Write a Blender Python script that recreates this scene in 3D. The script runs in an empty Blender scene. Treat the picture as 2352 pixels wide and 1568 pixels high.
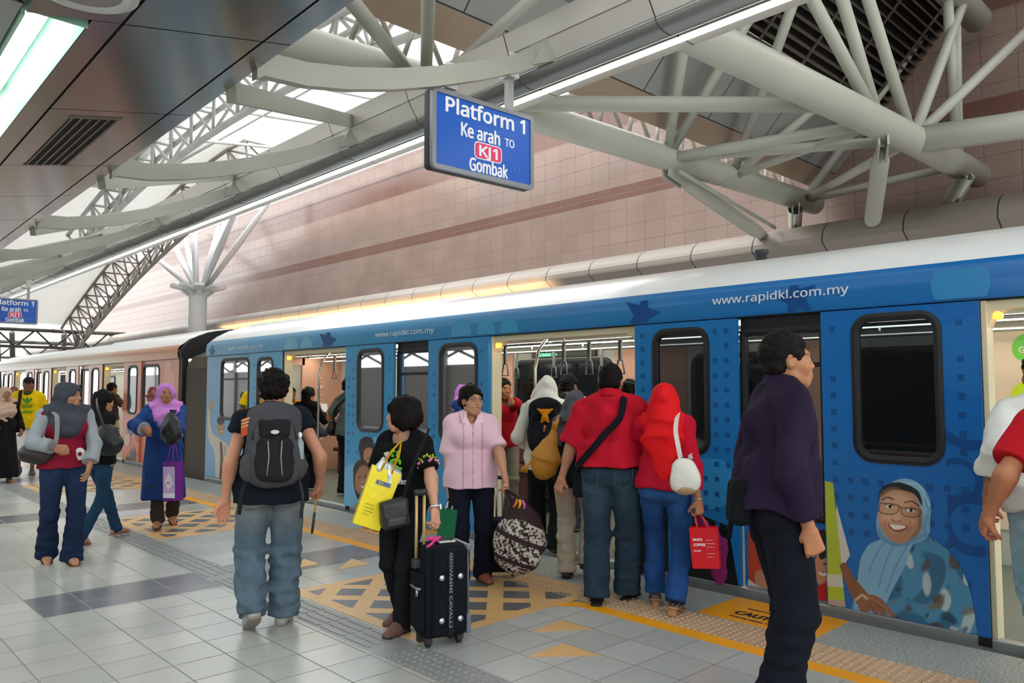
import bpy, bmesh, math, random
import numpy as np
from mathutils import Vector, Matrix
random.seed(4)
SC = bpy.context.scene
# ------------------------------------------------------------------ camera
cam_d = bpy.data.cameras.new('camera'); cam_d.sensor_width = 36; cam_d.lens = 1775/2352*36; cam_d.clip_start = .05; cam_d.clip_end = 400
cam_o = bpy.data.objects.new('camera', cam_d); SC.collection.objects.link(cam_o)
cam_o.location = (0, 0, 1.55); cam_o.rotation_euler = (math.radians(90+3.45), 0, math.radians(-43.509))
SC.camera = cam_o
# ------------------------------------------------------------------ daylight: bright white overcast sky
wd = bpy.data.worlds.new('overcast_sky'); SC.world = wd; wd.use_nodes = True
_n = wd.node_tree.nodes; _bg = _n['Background']
_tc = _n.new('ShaderNodeTexCoord'); _sep = _n.new('ShaderNodeSeparateXYZ'); _rmp = _n.new('ShaderNodeValToRGB')
wd.node_tree.links.new(_tc.outputs['Generated'], _sep.inputs[0]); wd.node_tree.links.new(_sep.outputs['Z'], _rmp.inputs[0])
_rmp.color_ramp.elements[0].position = 0; _rmp.color_ramp.elements[0].color = (.58, .58, .58, 1)
_rmp.color_ramp.elements[1].position = .12; _rmp.color_ramp.elements[1].color = (.98, .985, 1, 1)
wd.node_tree.links.new(_rmp.outputs[0], _bg.inputs[0]); _bg.inputs[1].default_value = 1.7
SUN = bpy.data.lights.new('hazy_sun', 'SUN'); SUN.energy = 1.1; SUN.angle = math.radians(25); SUN.color = (1, .97, .92)
_so = bpy.data.objects.new('hazy_sun', SUN); SC.collection.objects.link(_so); _so.rotation_euler = (math.radians(-42), math.radians(-22), 0)
# ------------------------------------------------------------------ exposure
SC.view_settings.view_transform = 'Standard'; SC.view_settings.look = 'None'; SC.view_settings.gamma = 1
SC.view_settings.use_curve_mapping = False; SC.view_settings.exposure = 1.02
SC.cycles.max_bounces = 8; SC.cycles.diffuse_bounces = 4; SC.cycles.glossy_bounces = 3; SC.cycles.transmission_bounces = 4
SC.cycles.transparent_max_bounces = 8; SC.cycles.caustics_reflective = False; SC.cycles.caustics_refractive = False
SC.cycles.sample_clamp_indirect = 6
# ------------------------------------------------------------------ helpers
def lin(h):
    if isinstance(h, str):
        h = h.lstrip('#'); c = [int(h[i:i+2], 16)/255 for i in (0, 2, 4)]
    else:
        c = list(h)
    return [x/12.92 if x <= .04045 else ((x+.055)/1.055)**2.4 for x in c]

MATS = {}
def mat(name, col=None, rough=.6, metal=0., bump=0., bscale=200., var=0., vscale=6., vert=False, emit=0., spec=.5, trans=0., alpha=1.):
    if name in MATS: return MATS[name]
    m = bpy.data.materials.new(name); m.use_nodes = True
    nt = m.node_tree; N = nt.nodes; L = nt.links
    b = N['Principled BSDF']
    b.inputs['Roughness'].default_value = rough; b.inputs['Metallic'].default_value = metal
    b.inputs['Specular IOR Level'].default_value = spec
    if trans: b.inputs['Transmission Weight'].default_value = trans
    if alpha < 1: b.inputs['Alpha'].default_value = alpha
    c = lin(col) if col is not None else [.5]*3
    b.inputs['Base Color'].default_value = (*c, 1)
    src = None
    if vert:
        a = N.new('ShaderNodeVertexColor'); a.layer_name = 'Col'; src = a.outputs['Color']
    if var > 0:
        tc = N.new('ShaderNodeTexCoord')
        n = N.new('ShaderNodeTexNoise'); n.inputs['Scale'].default_value = vscale; n.inputs['Detail'].default_value = 4
        L.new(tc.outputs['Object'], n.inputs['Vector'])
        r = N.new('ShaderNodeMapRange'); r.inputs[1].default_value = .25; r.inputs[2].default_value = .75
        r.inputs[3].default_value = 1-var; r.inputs[4].default_value = 1+var
        L.new(n.outputs['Fac'], r.inputs[0])
        mx = N.new('ShaderNodeMix'); mx.data_type = 'RGBA'; mx.blend_type = 'MULTIPLY'; mx.inputs[0].default_value = 1
        if src: L.new(src, mx.inputs[6])
        else: mx.inputs[6].default_value = (*c, 1)
        L.new(r.outputs[0], mx.inputs[7]); src = mx.outputs[2]
    if src: L.new(src, b.inputs['Base Color'])
    if bump > 0:
        tc = N.new('ShaderNodeTexCoord')
        n = N.new('ShaderNodeTexNoise'); n.inputs['Scale'].default_value = bscale; n.inputs['Detail'].default_value = 3
        L.new(tc.outputs['Object'], n.inputs['Vector'])
        bp = N.new('ShaderNodeBump'); bp.inputs['Strength'].default_value = bump; bp.inputs['Distance'].default_value = .01
        L.new(n.outputs['Fac'], bp.inputs['Height']); L.new(bp.outputs['Normal'], b.inputs['Normal'])
    if emit:
        b.inputs['Emission Color'].default_value = (*c, 1); b.inputs['Emission Strength'].default_value = emit
    MATS[name] = m
    return m
def fab(col, rough=.9, bump=.25, bscale=260., var=.10, vscale=9.):
    return mat('fabric_'+col.strip('#'), col, rough, 0, bump, bscale, var, vscale, spec=.15)
def metalm(col, rough=.35): return mat('metal_%s_%d' % (col.strip('#'), rough*100), col, rough, .9)
def plast(col, rough=.45): return mat('plastic_%s_%d' % (col.strip('#'), rough*100), col, rough)

COLL = bpy.context.scene.collection
def tag(o, label=None, cat=None, group=None, kind=None):
    if label: o['label'] = label
    if cat: o['category'] = cat
    if group: o['group'] = group
    if kind: o['kind'] = kind
    return o
def empty(name, loc=(0, 0, 0), rz=0., label=None, cat=None, group=None, kind=None):
    o = bpy.data.objects.new(name, None); COLL.objects.link(o); o.location = loc; o.rotation_euler = (0, 0, rz)
    o.empty_display_size = .1
    return tag(o, label, cat, group, kind)
def link(name, me, parent=None):
    o = bpy.data.objects.new(name, me); COLL.objects.link(o)
    if parent is not None: o.parent = parent
    return o
def copy_tree(o, parent=None):
    c = o.copy(); COLL.objects.link(c)
    if parent is not None: c.parent = parent
    for ch in list(o.children): copy_tree(ch, c)
    return c

class MB:
    """collects polygons for ONE mesh"""
    def __init__(s): s.v = []; s.f = []; s.mi = []; s.cur = 0; s.sm = []; s.smooth = False
    def add(s, vs, fs):
        o = len(s.v); s.v += [tuple(map(float, p)) for p in vs]
        for f in fs: s.f.append([i+o for i in f]); s.mi.append(s.cur); s.sm.append(s.smooth)
    def poly(s, vs): s.add(vs, [list(range(len(vs)))])
    def box(s, lo, hi, bev=0.):
        x0, y0, z0 = [min(a, b) for a, b in zip(lo, hi)]; x1, y1, z1 = [max(a, b) for a, b in zip(lo, hi)]
        if bev <= 0:
            s.add([(x0,y0,z0),(x1,y0,z0),(x1,y1,z0),(x0,y1,z0),(x0,y0,z1),(x1,y0,z1),(x1,y1,z1),(x0,y1,z1)],
                  [(3,2,1,0),(4,5,6,7),(0,1,5,4),(1,2,6,5),(2,3,7,6),(3,0,4,7)])
            return
        b = min(bev, (x1-x0)/2.01, (y1-y0)/2.01, (z1-z0)/2.01)
        bm = bmesh.new(); bmesh.ops.create_cube(bm, size=1)
        for v in bm.verts: v.co = (x0+(v.co.x+.5)*(x1-x0), y0+(v.co.y+.5)*(y1-y0), z0+(v.co.z+.5)*(z1-z0))
        bmesh.ops.bevel(bm, geom=list(bm.edges), offset=b, segments=2, affect='EDGES', profile=.5)
        bm.verts.index_update()
        s.add([v.co for v in bm.verts], [[v.index for v in f.verts] for f in bm.faces]); bm.free()
    def obox(s, c, ax, hs):
        c = Vector(c); a = [Vector(q)*h for q, h in zip(ax, hs)]
        vs = [c+a[0]*i+a[1]*j+a[2]*k for k in (-1, 1) for i, j in ((-1,-1),(1,-1),(1,1),(-1,1))]
        s.add(vs, [(3,2,1,0),(4,5,6,7),(0,1,5,4),(1,2,6,5),(2,3,7,6),(3,0,4,7)])
    def bar(s, a, b, w, h, up=(0, 0, 1)):
        a = Vector(a); b = Vector(b); d = (b-a); L = d.length; d.normalize()
        x = d.cross(Vector(up)); x.normalize(); u = x.cross(d)
        s.obox((a+b)/2, (x, d, u), (w/2, L/2, h/2))
    def tube(s, pts, r, n=10, caps=True, closed=False):
        pts = [Vector(p) for p in pts]
        rs = r if isinstance(r, (list, tuple)) else [r]*len(pts)
        P = len(pts); tang = []
        for i in range(P):
            a = pts[i-1] if (i or closed) else pts[0]; b = pts[(i+1) % P] if (i < P-1 or closed) else pts[-1]
            t = b-a
            if t.length < 1e-9: t = Vector((0, 0, 1))
            tang.append(t.normalized())
        ref = Vector((0, 0, 1)) if abs(tang[0].z) < .9 else Vector((1, 0, 0))
        x = tang[0].cross(ref).normalized(); vs = []
        for i in range(P):
            t = tang[i]; x = (x-t*x.dot(t)).normalized(); y = t.cross(x)
            for k in range(n):
                a = 2*math.pi*k/n; vs.append(pts[i]+(x*math.cos(a)+y*math.sin(a))*rs[i])
        fs = []
        for i in range(P if closed else P-1):
            j = (i+1) % P
            for k in range(n):
                k2 = (k+1) % n; fs.append((i*n+k, i*n+k2, j*n+k2, j*n+k))
        if caps and not closed: fs.append(tuple(range(n))[::-1]); fs.append(tuple((P-1)*n+k for k in range(n)))
        sm = s.smooth; s.smooth = True; s.add(vs, fs); s.smooth = sm
    def lathe(s, c, prof, n=20):
        c = Vector(c); vs = []; fs = []
        for (r, z) in prof:
            for k in range(n):
                a = 2*math.pi*k/n; vs.append(c+Vector((r*math.cos(a), r*math.sin(a), z)))
        for i in range(len(prof)-1):
            for k in range(n):
                k2 = (k+1) % n; fs.append((i*n+k, i*n+k2, (i+1)*n+k2, (i+1)*n+k))
        fs.append(tuple(range(n))[::-1]); fs.append(tuple((len(prof)-1)*n+k for k in range(n)))
        s.add(vs, fs)
    def extr(s, prof, y0, y1, closed=True, axis='y'):
        """2-D profile (x,z) swept along y"""
        n = len(prof)
        vs = [(x, y0, z) for x, z in prof]+[(x, y1, z) for x, z in prof]
        fs = [(i, (i+1) % n, n+(i+1) % n, n+i) for i in range(n if closed else n-1)]
        if closed: fs += [tuple(range(n))[::-1], tuple(range(n, 2*n))]
        s.add(vs, fs)
    def sheet(s, f, nu, nv, thick=None):
        vs = [f(i/nu, j/nv) for i in range(nu+1) for j in range(nv+1)]
        s.add(vs, [(i*(nv+1)+j, (i+1)*(nv+1)+j, (i+1)*(nv+1)+j+1, i*(nv+1)+j+1) for i in range(nu) for j in range(nv)])
    def build(s, name, mats, parent=None, recalc=False):
        me = bpy.data.meshes.new(name)
        me.from_pydata(s.v, [], s.f)
        for m in (mats if isinstance(mats, (list, tuple)) else [mats]): me.materials.append(m)
        me.polygons.foreach_set('material_index', s.mi)
        me.polygons.foreach_set('use_smooth', s.sm)
        if recalc:
            bm = bmesh.new(); bm.from_mesh(me); bmesh.ops.recalc_face_normals(bm, faces=bm.faces); bm.to_mesh(me); bm.free()
        me.update()
        return link(name, me, parent)

def rrect(w, h, r, n=5):
    """rounded rectangle points, centred, w wide h high"""
    o = []
    for cx, cy, a0 in ((w/2-r, h/2-r, 0), (-w/2+r, h/2-r, 90), (-w/2+r, -h/2+r, 180), (w/2-r, -h/2+r, 270)):
        for k in range(n+1):
            a = math.radians(a0+90*k/n); o.append((cx+r*math.cos(a), cy+r*math.sin(a)))
    return o

FONT = None
try:
    import os
    FONT = bpy.data.fonts.load(os.path.join(bpy.utils.system_resource('DATAFILES'), 'fonts', 'NotoSansMath-Regular.woff2'))   # a font that comes with Blender
except Exception:
    FONT = None
def text_obj(name, body, size, mtl, parent, origin, ux, uz, depth=.002, align='LEFT', bold=0., sx=1., fit=None, cap=None):
    """lettering as a mesh standing in the plane (ux, uz)"""
    cu = bpy.data.curves.new(name, 'FONT'); cu.body = body; cu.size = size; cu.extrude = depth
    if FONT is not None: cu.font = FONT
    cu.align_x = align
    cu.resolution_u = 3
    o = bpy.data.objects.new(name, cu); COLL.objects.link(o)
    bpy.context.view_layer.update()
    me = bpy.data.meshes.new_from_object(o.evaluated_get(bpy.context.evaluated_depsgraph_get()))
    bpy.data.objects.remove(o); bpy.data.curves.remove(cu)
    if fit:
        xs = [v.co.x for v in me.vertices]; a0, b0 = min(xs), max(xs); off = -(a0+b0)/2 if align == 'CENTER' else -a0
        for v in me.vertices: v.co.x += off
        sx = fit/(b0-a0)
    if cap:
        q = cap/max(v.co.y for v in me.vertices)*(1.06 if any(c in 'bdfhkl' for c in body) else 1)
        for v in me.vertices: v.co.y *= q
    if bold:                                     # heavier strokes: the same letters struck again a hair to each side
        bm = bmesh.new()
        for dx, dy, dz in [(0, 0, 0)]+[(math.cos(k*math.pi/4), .8*math.sin(k*math.pi/4), 1e-4*(k+1)) for k in range(8)]:
            n0 = len(bm.verts); bm.from_mesh(me); bm.verts.ensure_lookup_table()
            for v in bm.verts[n0:]: v.co += Vector((dx*bold/max(sx, .01), dy*bold, dz))
        bm.to_mesh(me); bm.free()
    ux = Vector(ux).normalized(); uz = Vector(uz).normalized(); un = ux.cross(uz)
    M = Matrix(((ux.x*sx, uz.x, un.x, origin[0]), (ux.y*sx, uz.y, un.y, origin[1]), (ux.z*sx, uz.z, un.z, origin[2]), (0, 0, 0, 1)))
    me.transform(M); me.name = name
    me.materials.clear(); me.materials.append(mtl)
    return link(name, me, parent)

# ------------------------------------------------------------------ implicit surfaces (union of blended capsules / ellipsoids -> one mesh)
A = lambda *v: np.array(v, dtype=np.float64)
def nrm(v):
    v = np.asarray(v, float); return v/(np.linalg.norm(v)+1e-12)
class Sdf:
    def __init__(s): s.ops = []; s.lo = A(9, 9, 9); s.hi = -s.lo; s.post = []
    def _reg(s, fn, lo, hi, k, mode):
        if mode == 'u': s.lo = np.minimum(s.lo, lo); s.hi = np.maximum(s.hi, hi)
        s.ops.append((fn, np.asarray(lo, float), np.asarray(hi, float), k, mode)); return s
    def cap(s, a, b, ra, rb=None, k=.02, n=None, fl=1., mode='u'):
        a = np.asarray(a, float); b = np.asarray(b, float); rb = ra if rb is None else rb
        ba = b-a; bb = max(ba@ba, 1e-9); R = max(ra, rb)
        if n is not None: n = nrm(n)
        def f(X, Y, Z):
            px, py, pz = X-a[0], Y-a[1], Z-a[2]
            t = np.clip((px*ba[0]+py*ba[1]+pz*ba[2])/bb, 0, 1)
            dx, dy, dz = px-t*ba[0], py-t*ba[1], pz-t*ba[2]
            if n is not None:
                dn = (dx*n[0]+dy*n[1]+dz*n[2])*(1/fl-1)
                dx, dy, dz = dx+dn*n[0], dy+dn*n[1], dz+dn*n[2]
            return np.sqrt(dx*dx+dy*dy+dz*dz)-(ra+(rb-ra)*t)
        e = R*max(1, fl if n is not None else 1)
        return s._reg(f, np.minimum(a, b)-e, np.maximum(a, b)+e, k, mode)
    def ell(s, c, r, R=None, k=.02, mode='u'):
        c = np.asarray(c, float); r = np.asarray(r, float); R = np.eye(3) if R is None else R
        def f(X, Y, Z):
            px, py, pz = X-c[0], Y-c[1], Z-c[2]
            q = [(px*R[0, i]+py*R[1, i]+pz*R[2, i])/r[i] for i in range(3)]
            k0 = np.sqrt(q[0]**2+q[1]**2+q[2]**2)
            k1 = np.sqrt((q[0]/r[0])**2+(q[1]/r[1])**2+(q[2]/r[2])**2)+1e-6
            return k0*(k0-1)/k1
        e = np.abs(R)@r
        return s._reg(f, c-e, c+e, k, mode)
    def box(s, c, hs, rad=.01, R=None, k=.01, mode='u'):
        c = np.asarray(c, float); hs = np.asarray(hs, float)-rad; R = np.eye(3) if R is None else R
        def f(X, Y, Z):
            px, py, pz = X-c[0], Y-c[1], Z-c[2]
            q = [np.abs(px*R[0, i]+py*R[1, i]+pz*R[2, i])-hs[i] for i in range(3)]
            o = np.sqrt(sum(np.maximum(t, 0)**2 for t in q))
            return o+np.minimum(np.maximum(q[0], np.maximum(q[1], q[2])), 0)-rad
        e = np.abs(R)@(hs+rad)
        return s._reg(f, c-e, c+e, k, mode)
    def cut(s, p, n, k=.004, lo=None, hi=None):
        """keep the side n points AWAY from (removes where (x-p).n > 0)"""
        p = np.asarray(p, float); n = nrm(n)
        def f(X, Y, Z): return (X-p[0])*n[0]+(Y-p[1])*n[1]+(Z-p[2])*n[2]
        return s._reg(f, A(-9, -9, -9) if lo is None else lo, A(9, 9, 9) if hi is None else hi, k, 'i')
    def wrinkle(s, amp, freq, seed=0, lo=None, hi=None, aniso=(1, 1, 1)):
        s.post.append((amp, freq, seed, lo, hi, aniso)); return s
    def field(s, h, pad=.02):
        lo = s.lo-pad; hi = s.hi+pad
        n = np.maximum(np.ceil((hi-lo)/h).astype(int)+1, 4)
        ax = [(lo[i]+h*np.arange(n[i])).astype(np.float32) for i in range(3)]
        F = np.full(tuple(n), .5, np.float32)
        for fn, l, u, k, mode in s.ops:
            m = k+2.5*h
            i0 = [int(max(0, np.floor((l[i]-m-lo[i])/h))) for i in range(3)]
            i1 = [int(min(n[i], np.ceil((u[i]+m-lo[i])/h)+1)) for i in range(3)]
            if any(i1[i] <= i0[i] for i in range(3)): continue
            sl = tuple(slice(i0[i], i1[i]) for i in range(3))
            d = fn(ax[0][sl[0]][:, None, None], ax[1][sl[1]][None, :, None], ax[2][sl[2]][None, None, :]).astype(np.float32)
            a = F[sl]; k = max(k, 1e-5)
            if mode == 'u':
                hh = np.maximum(k-np.abs(a-d), 0)/k; F[sl] = np.minimum(a, d)-hh*hh*k*.25
            elif mode == 's':
                d = -d; hh = np.maximum(k-np.abs(a-d), 0)/k; F[sl] = np.maximum(a, d)+hh*hh*k*.25
            else:
                hh = np.maximum(k-np.abs(a-d), 0)/k; F[sl] = np.maximum(a, d)+hh*hh*k*.25
        for amp, fr, seed, l, u, an in s.post:
            rs = np.random.RandomState(seed)
            X, Y, Z = ax[0][:, None, None], ax[1][None, :, None], ax[2][None, None, :]
            g = 0
            for _ in range(4):
                w = rs.normal(size=3); w = w/np.linalg.norm(w)*fr*np.array(an)*rs.uniform(.6, 1.5)
                v = rs.normal(size=3)*fr*.35*np.array(an)
                g = g+np.sin(X*w[0]+Y*w[1]+Z*w[2]+rs.uniform(0, 6)+1.3*np.sin(X*v[0]+Y*v[1]+Z*v[2]+rs.uniform(0, 6)))
            wgt = 1.
            if l is not None:
                wgt = 1/(1+np.exp(np.clip((l-Z)/.03, -30, 30)))/(1+np.exp(np.clip((Z-u)/.03, -30, 30)))
            F = F+amp*.5*g*wgt*(np.abs(F) < .04)
        return F.astype(np.float32), lo, h
    def nets(s, h, pad=.02):
        F, o, h = s.field(h, pad)
        F[0], F[-1] = np.maximum(F[0], .01), np.maximum(F[-1], .01)
        F[:, 0], F[:, -1] = np.maximum(F[:, 0], .01), np.maximum(F[:, -1], .01)
        F[:, :, 0], F[:, :, -1] = np.maximum(F[:, :, 0], .01), np.maximum(F[:, :, -1], .01)
        S = F < 0
        cnt = np.zeros(tuple(q-1 for q in F.shape), np.int8)
        offs = [(i, j, k) for i in (0, 1) for j in (0, 1) for k in (0, 1)]
        sh = F.shape
        for i, j, k in offs: cnt += S[i:sh[0]-1+i, j:sh[1]-1+j, k:sh[2]-1+k]
        mx = (cnt > 0) & (cnt < 8)
        idx = np.argwhere(mx)
        if len(idx) == 0: return np.zeros((0, 3)), np.zeros((0, 4), int)
        V = {of: F[idx[:, 0]+of[0], idx[:, 1]+of[1], idx[:, 2]+of[2]] for of in offs}
        acc = np.zeros((len(idx), 3)); c = np.zeros(len(idx))
        for a in range(len(offs)):
            for b in range(a+1, len(offs)):
                p, q = offs[a], offs[b]
                if sum(abs(p[i]-q[i]) for i in range(3)) != 1: continue
                fa, fb = V[p], V[q]; m = (fa < 0) != (fb < 0)
                t = np.where(m, fa/np.where(np.abs(fa-fb) < 1e-12, 1, fa-fb), 0)
                for i in range(3): acc[:, i] += np.where(m, p[i]+t*(q[i]-p[i]), 0)
                c += m
        verts = o+(idx+acc/c[:, None])*h
        vid = np.full(mx.shape, -1, int); vid[mx] = np.arange(len(idx))
        quads = []
        for ax in range(3):
            e = np.argwhere(np.diff(S.astype(np.int8), axis=ax) != 0)
            o1, o2 = [(1, 2), (2, 0), (0, 1)][ax]
            d1 = np.zeros(3, int); d1[o1] = 1; d2 = np.zeros(3, int); d2[o2] = 1
            ok = (e[:, o1] > 0) & (e[:, o2] > 0) & (e[:, o1] < vid.shape[o1]) & (e[:, o2] < vid.shape[o2]); e = e[ok]
            g = lambda w: vid[w[:, 0], w[:, 1], w[:, 2]]
            q = np.stack([g(e-d1-d2), g(e-d2), g(e), g(e-d1)], 1)
            inside = S[e[:, 0], e[:, 1], e[:, 2]]
            q[~inside] = q[~inside][:, ::-1]
            quads.append(q)
        Q = np.concatenate(quads); Q = Q[(Q >= 0).all(1)]
        return verts, Q
def mesh_np(name, verts, quads, m, parent=None, colf=None, smooth=True, mats=None, mi=None):
    me = bpy.data.meshes.new(name)
    nv, nq = len(verts), len(quads)
    me.vertices.add(nv); me.vertices.foreach_set('co', np.asarray(verts, np.float32).ravel())
    me.loops.add(nq*4); me.loops.foreach_set('vertex_index', np.asarray(quads, np.int32).ravel())
    me.polygons.add(nq); me.polygons.foreach_set('loop_start', np.arange(0, nq*4, 4, dtype=np.int32))
    me.update(calc_edges=True)
    me.polygons.foreach_set('use_smooth', np.full(nq, smooth))
    me.materials.append(m)
    if colf is not None:
        c = colf(np.asarray(verts)) if callable(colf) else colf
        at = me.color_attributes.new('Col', 'FLOAT_COLOR', 'POINT')
        at.data.foreach_set('color', np.concatenate([c, np.ones((nv, 1))], 1).astype(np.float32).ravel())
    me.validate()
    return link(name, me, parent)
def sdf_obj(name, sd, h, m, parent=None, colf=None):
    v, q = sd.nets(h) if isinstance(sd, Sdf) else sd
    return mesh_np(name, v, q, m, parent, colf)
def merge_nets(parts):
    vs, qs, o = [], [], 0
    for v, q in parts:
        vs.append(v); qs.append(q+o); o += len(v)
    return np.concatenate(vs), np.concatenate(qs)
# ------------------------------------------------------------------ people
def con(s, a, b, ra, rb, k=.02, n=None, fl=1., er=.006, mode='u'):
    """flat-ended cone: sleeves, trouser legs, hems"""
    a = np.asarray(a, float); b = np.asarray(b, float); L = np.linalg.norm(b-a); u = (b-a)/L
    if n is not None: n = nrm(n)
    def f(X, Y, Z):
        px, py, pz = X-a[0], Y-a[1], Z-a[2]
        t = px*u[0]+py*u[1]+pz*u[2]
        dx, dy, dz = px-t*u[0], py-t*u[1], pz-t*u[2]
        if n is not None:
            dn = (dx*n[0]+dy*n[1]+dz*n[2])*(1/fl-1)
            dx, dy, dz = dx+dn*n[0], dy+dn*n[1], dz+dn*n[2]
        r = np.sqrt(dx*dx+dy*dy+dz*dz)-(ra+(rb-ra)*np.clip(t/L, -.2, 1.2))
        x = np.maximum(-t, t-L)
        return np.where((r > -er) & (x > -er), np.sqrt(np.maximum(r+er, 0)**2+np.maximum(x+er, 0)**2)-er, np.maximum(r, x))
    e = max(ra, rb)*1.05
    return s._reg(f, np.minimum(a, b)-e, np.maximum(a, b)+e, k, mode)
def rotm(yaw=0, pitch=0, roll=0):
    """yaw>0 turns to the left (about z), pitch>0 looks up, roll about forward; columns = axes"""
    y, p, r = map(math.radians, (yaw, pitch, roll))
    Rz = np.array([[math.cos(y), -math.sin(y), 0], [math.sin(y), math.cos(y), 0], [0, 0, 1]])
    Rx = np.array([[1, 0, 0], [0, math.cos(p), -math.sin(p)], [0, math.sin(p), math.cos(p)]])
    Ry = np.array([[math.cos(r), 0, math.sin(r)], [0, 1, 0], [-math.sin(r), 0, math.cos(r)]])
    return Rz@Rx@Ry
def ik(a, b, l1, l2, pole):
    a = np.asarray(a, float); b = np.asarray(b, float); d = b-a; L = np.linalg.norm(d)
    if L > (l1+l2)*.999: b = a+d*((l1+l2)*.999/L); d = b-a; L = np.linalg.norm(d)
    u = d/L; x = (l1*l1-l2*l2+L*L)/(2*L); h = math.sqrt(max(l1*l1-x*x, 0))
    p = np.asarray(pole, float); p = nrm(p-u*(p@u))
    return a+u*x+p*h, b

class Hum:
    """a posed figure; local frame: faces +y, right hand +x"""
    def __init__(s, name, label, loc, az, H=1.68, build=1., sh=1., skin='b98664', lean=(0, 0), syaw=0, head=(0, 0, 0),
                 feet=None, hands=None, pole=None, drop=0., hair='15110f', curl=None, palm=None, group=None, belly=0.):
        s.H = H; s.k = H/1.7; s.b = build; s.skin = skin; s.hairc = hair; s.belly = belly
        k = s.k
        s.root = empty(name, loc, -math.radians(az), label, 'person', group)
        s.az = az; az = math.radians(az)
        s.Rw = np.array([[math.cos(az), math.sin(az), 0], [-math.sin(az), math.cos(az), 0], [0, 0, 1]]); s.loc = A(*loc)
        s.T = rotm(syaw, -lean[1], lean[0])
        s.pel = A(0, 0, .535*H-drop)
        up = lambda x, y, z: s.pel+s.T@(A(x, y, z-.535*H))
        s.up = up
        s.sx = .094*H*sh*(.5+.5*build)
        s.neck = up(0, -.012*k, .835*H); s.shL = up(-s.sx, -.005, .794*H); s.shR = up(s.sx, -.005, .794*H)
        s.HR = rotm(head[0], head[1], head[2])@np.eye(3)
        s.hk = k*1.06
        s.hc = up(0, .012*k, .866*H)+s.HR@A(0, .012, .062)*k   # head centre
        f = dict(L=(-.085, 0, 0, 8, 0), R=(.085, 0, 0, -8, 0)); f.update(feet or {})
        s.ft = {}
        s.leg = {}
        for d, sg in (('L', -1), ('R', 1)):
            x, y, z, yw, pt = f[d]
            R = rotm(yw, pt, 0); ank = A(x*k, y*k, z)+R@A(0, 0, .078*k)
            hip = s.pel+A(sg*.055*H*(.6+.4*build), 0, -.015*H)
            kn, ank = ik(hip, ank, .245*H, .238*H, A(sg*.12, 1, 0))
            s.ft[d] = (ank, R); s.leg[d] = (hip, kn, ank)
        hd = dict(L=(-.20, .03, .47*H/k/1.0), R=(.20, .03, .47*H/k)); hd.update(hands or {})
        pl = dict(L=(-.5, -1, -.2), R=(.5, -1, -.2)); pl.update(pole or {})
        s.arm = {}
        for d in 'LR':
            a = s.shL if d == 'L' else s.shR
            t = A(*hd[d][1:]) if hd[d][0] == 'w' else None
            t = s.Rw.T@(t-s.loc) if t is not None else A(*hd[d])*k
            el, wr = ik(a, t, .172*H, .148*H, A(*pl[d]))
            s.arm[d] = (a, el, wr)
        s.curl = dict(L=.35, R=.35); s.curl.update(curl or {})
        s.palm = dict(L=None, R=None); s.palm.update(palm or {})
    def w(s, p): return tuple(s.loc+s.Rw@np.asarray(p, float))
    def l(s, p): return s.Rw.T@(np.asarray(p, float)-s.loc)
    def wd(s, p): return tuple(s.Rw@np.asarray(p, float))
    def hw(s, p): return s.hc+s.HR@(np.asarray(p, float)*s.hk)      # head-local metres -> local
    # ---- skin
    def torso(s, sd, o=0., k=.05):
        K, b, H = s.k, s.b, s.H; u = s.up
        e = lambda c, r: sd.ell(u(*c), np.array(r)*A(K*b, K*b, K)+o, s.T, k)
        e((0, 0, .545*H), (.160, .108, .12)); e((0, .005, .635*H), (.132, .09, .13))
        e((0, .008*K, .725*H), (.146, .105, .14))
        if s.belly: e((0, .03*K, .63*H), (.14, .10+s.belly*.03, .13))
        for q in (-1, 1): e((q*.07*K, -.045*K, .525*H), (.085, .085, .09))
        sd.cap(s.shL, s.shR, .045*K+o*.6, k=.05)
        for q in (s.shL, s.shR): sd.cap(s.neck+A(0, 0, .004), q*.8+s.neck*.2, .046*K+o*.5, .043*K+o*.7, k=.04)
    def legs(s, sd, d, o=0., k=.03):
        h, kn, an = s.leg[d]; K = s.k; b = .5+.5*s.b
        sd.cap(h, kn, .083*K*b+o, .054*K+o, k); sd.cap(kn, an, .052*K+o, .034*K+o, k)
        u = nrm(an-kn); m = kn+(an-kn)*.3+A(0, -.018*K, 0)
        sd.cap(m-u*.05*K, m+u*.06*K, .046*K+o, .036*K+o, k)
    def foot(s, sd, d, o=0., sole=0., k=.02):
        an, R = s.ft[d]; K = s.k; w = lambda *p: an+R@(A(*p)*K)
        sd.cap(w(0, -.035, -.045), w(0, .06, -.045), .031*K+o, .036*K+o, k); sd.cap(w(.003, .06, -.045), w(0, .15, -.058), .036*K+o, .022*K+o, k, n=R[:, 0], fl=1.25)
        sd.cap(w(0, 0, 0), w(0, .08, -.05), .036*K+o, .03*K+o, k)
        sd.cut(w(0, 0, -.078+sole), -R[:, 2], .004, *s._near(w(0, .06, -.08), .17*K))
    def _near(s, c, r): return np.asarray(c)-r, np.asarray(c)+r
    def armp(s, sd, d, o=0., k=.03, bk=.97):
        a, e, w_ = s.arm[d]; K = s.k*bk
        sd.cap(a, e, .050*K+o, .040*K+o, k); sd.cap(e, w_, .041*K+o, .026*K+o, k)
        sd.cap(e+(w_-e)*.12, e+(w_-e)*.4, .041*K+o, .036*K+o, k)
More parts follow.
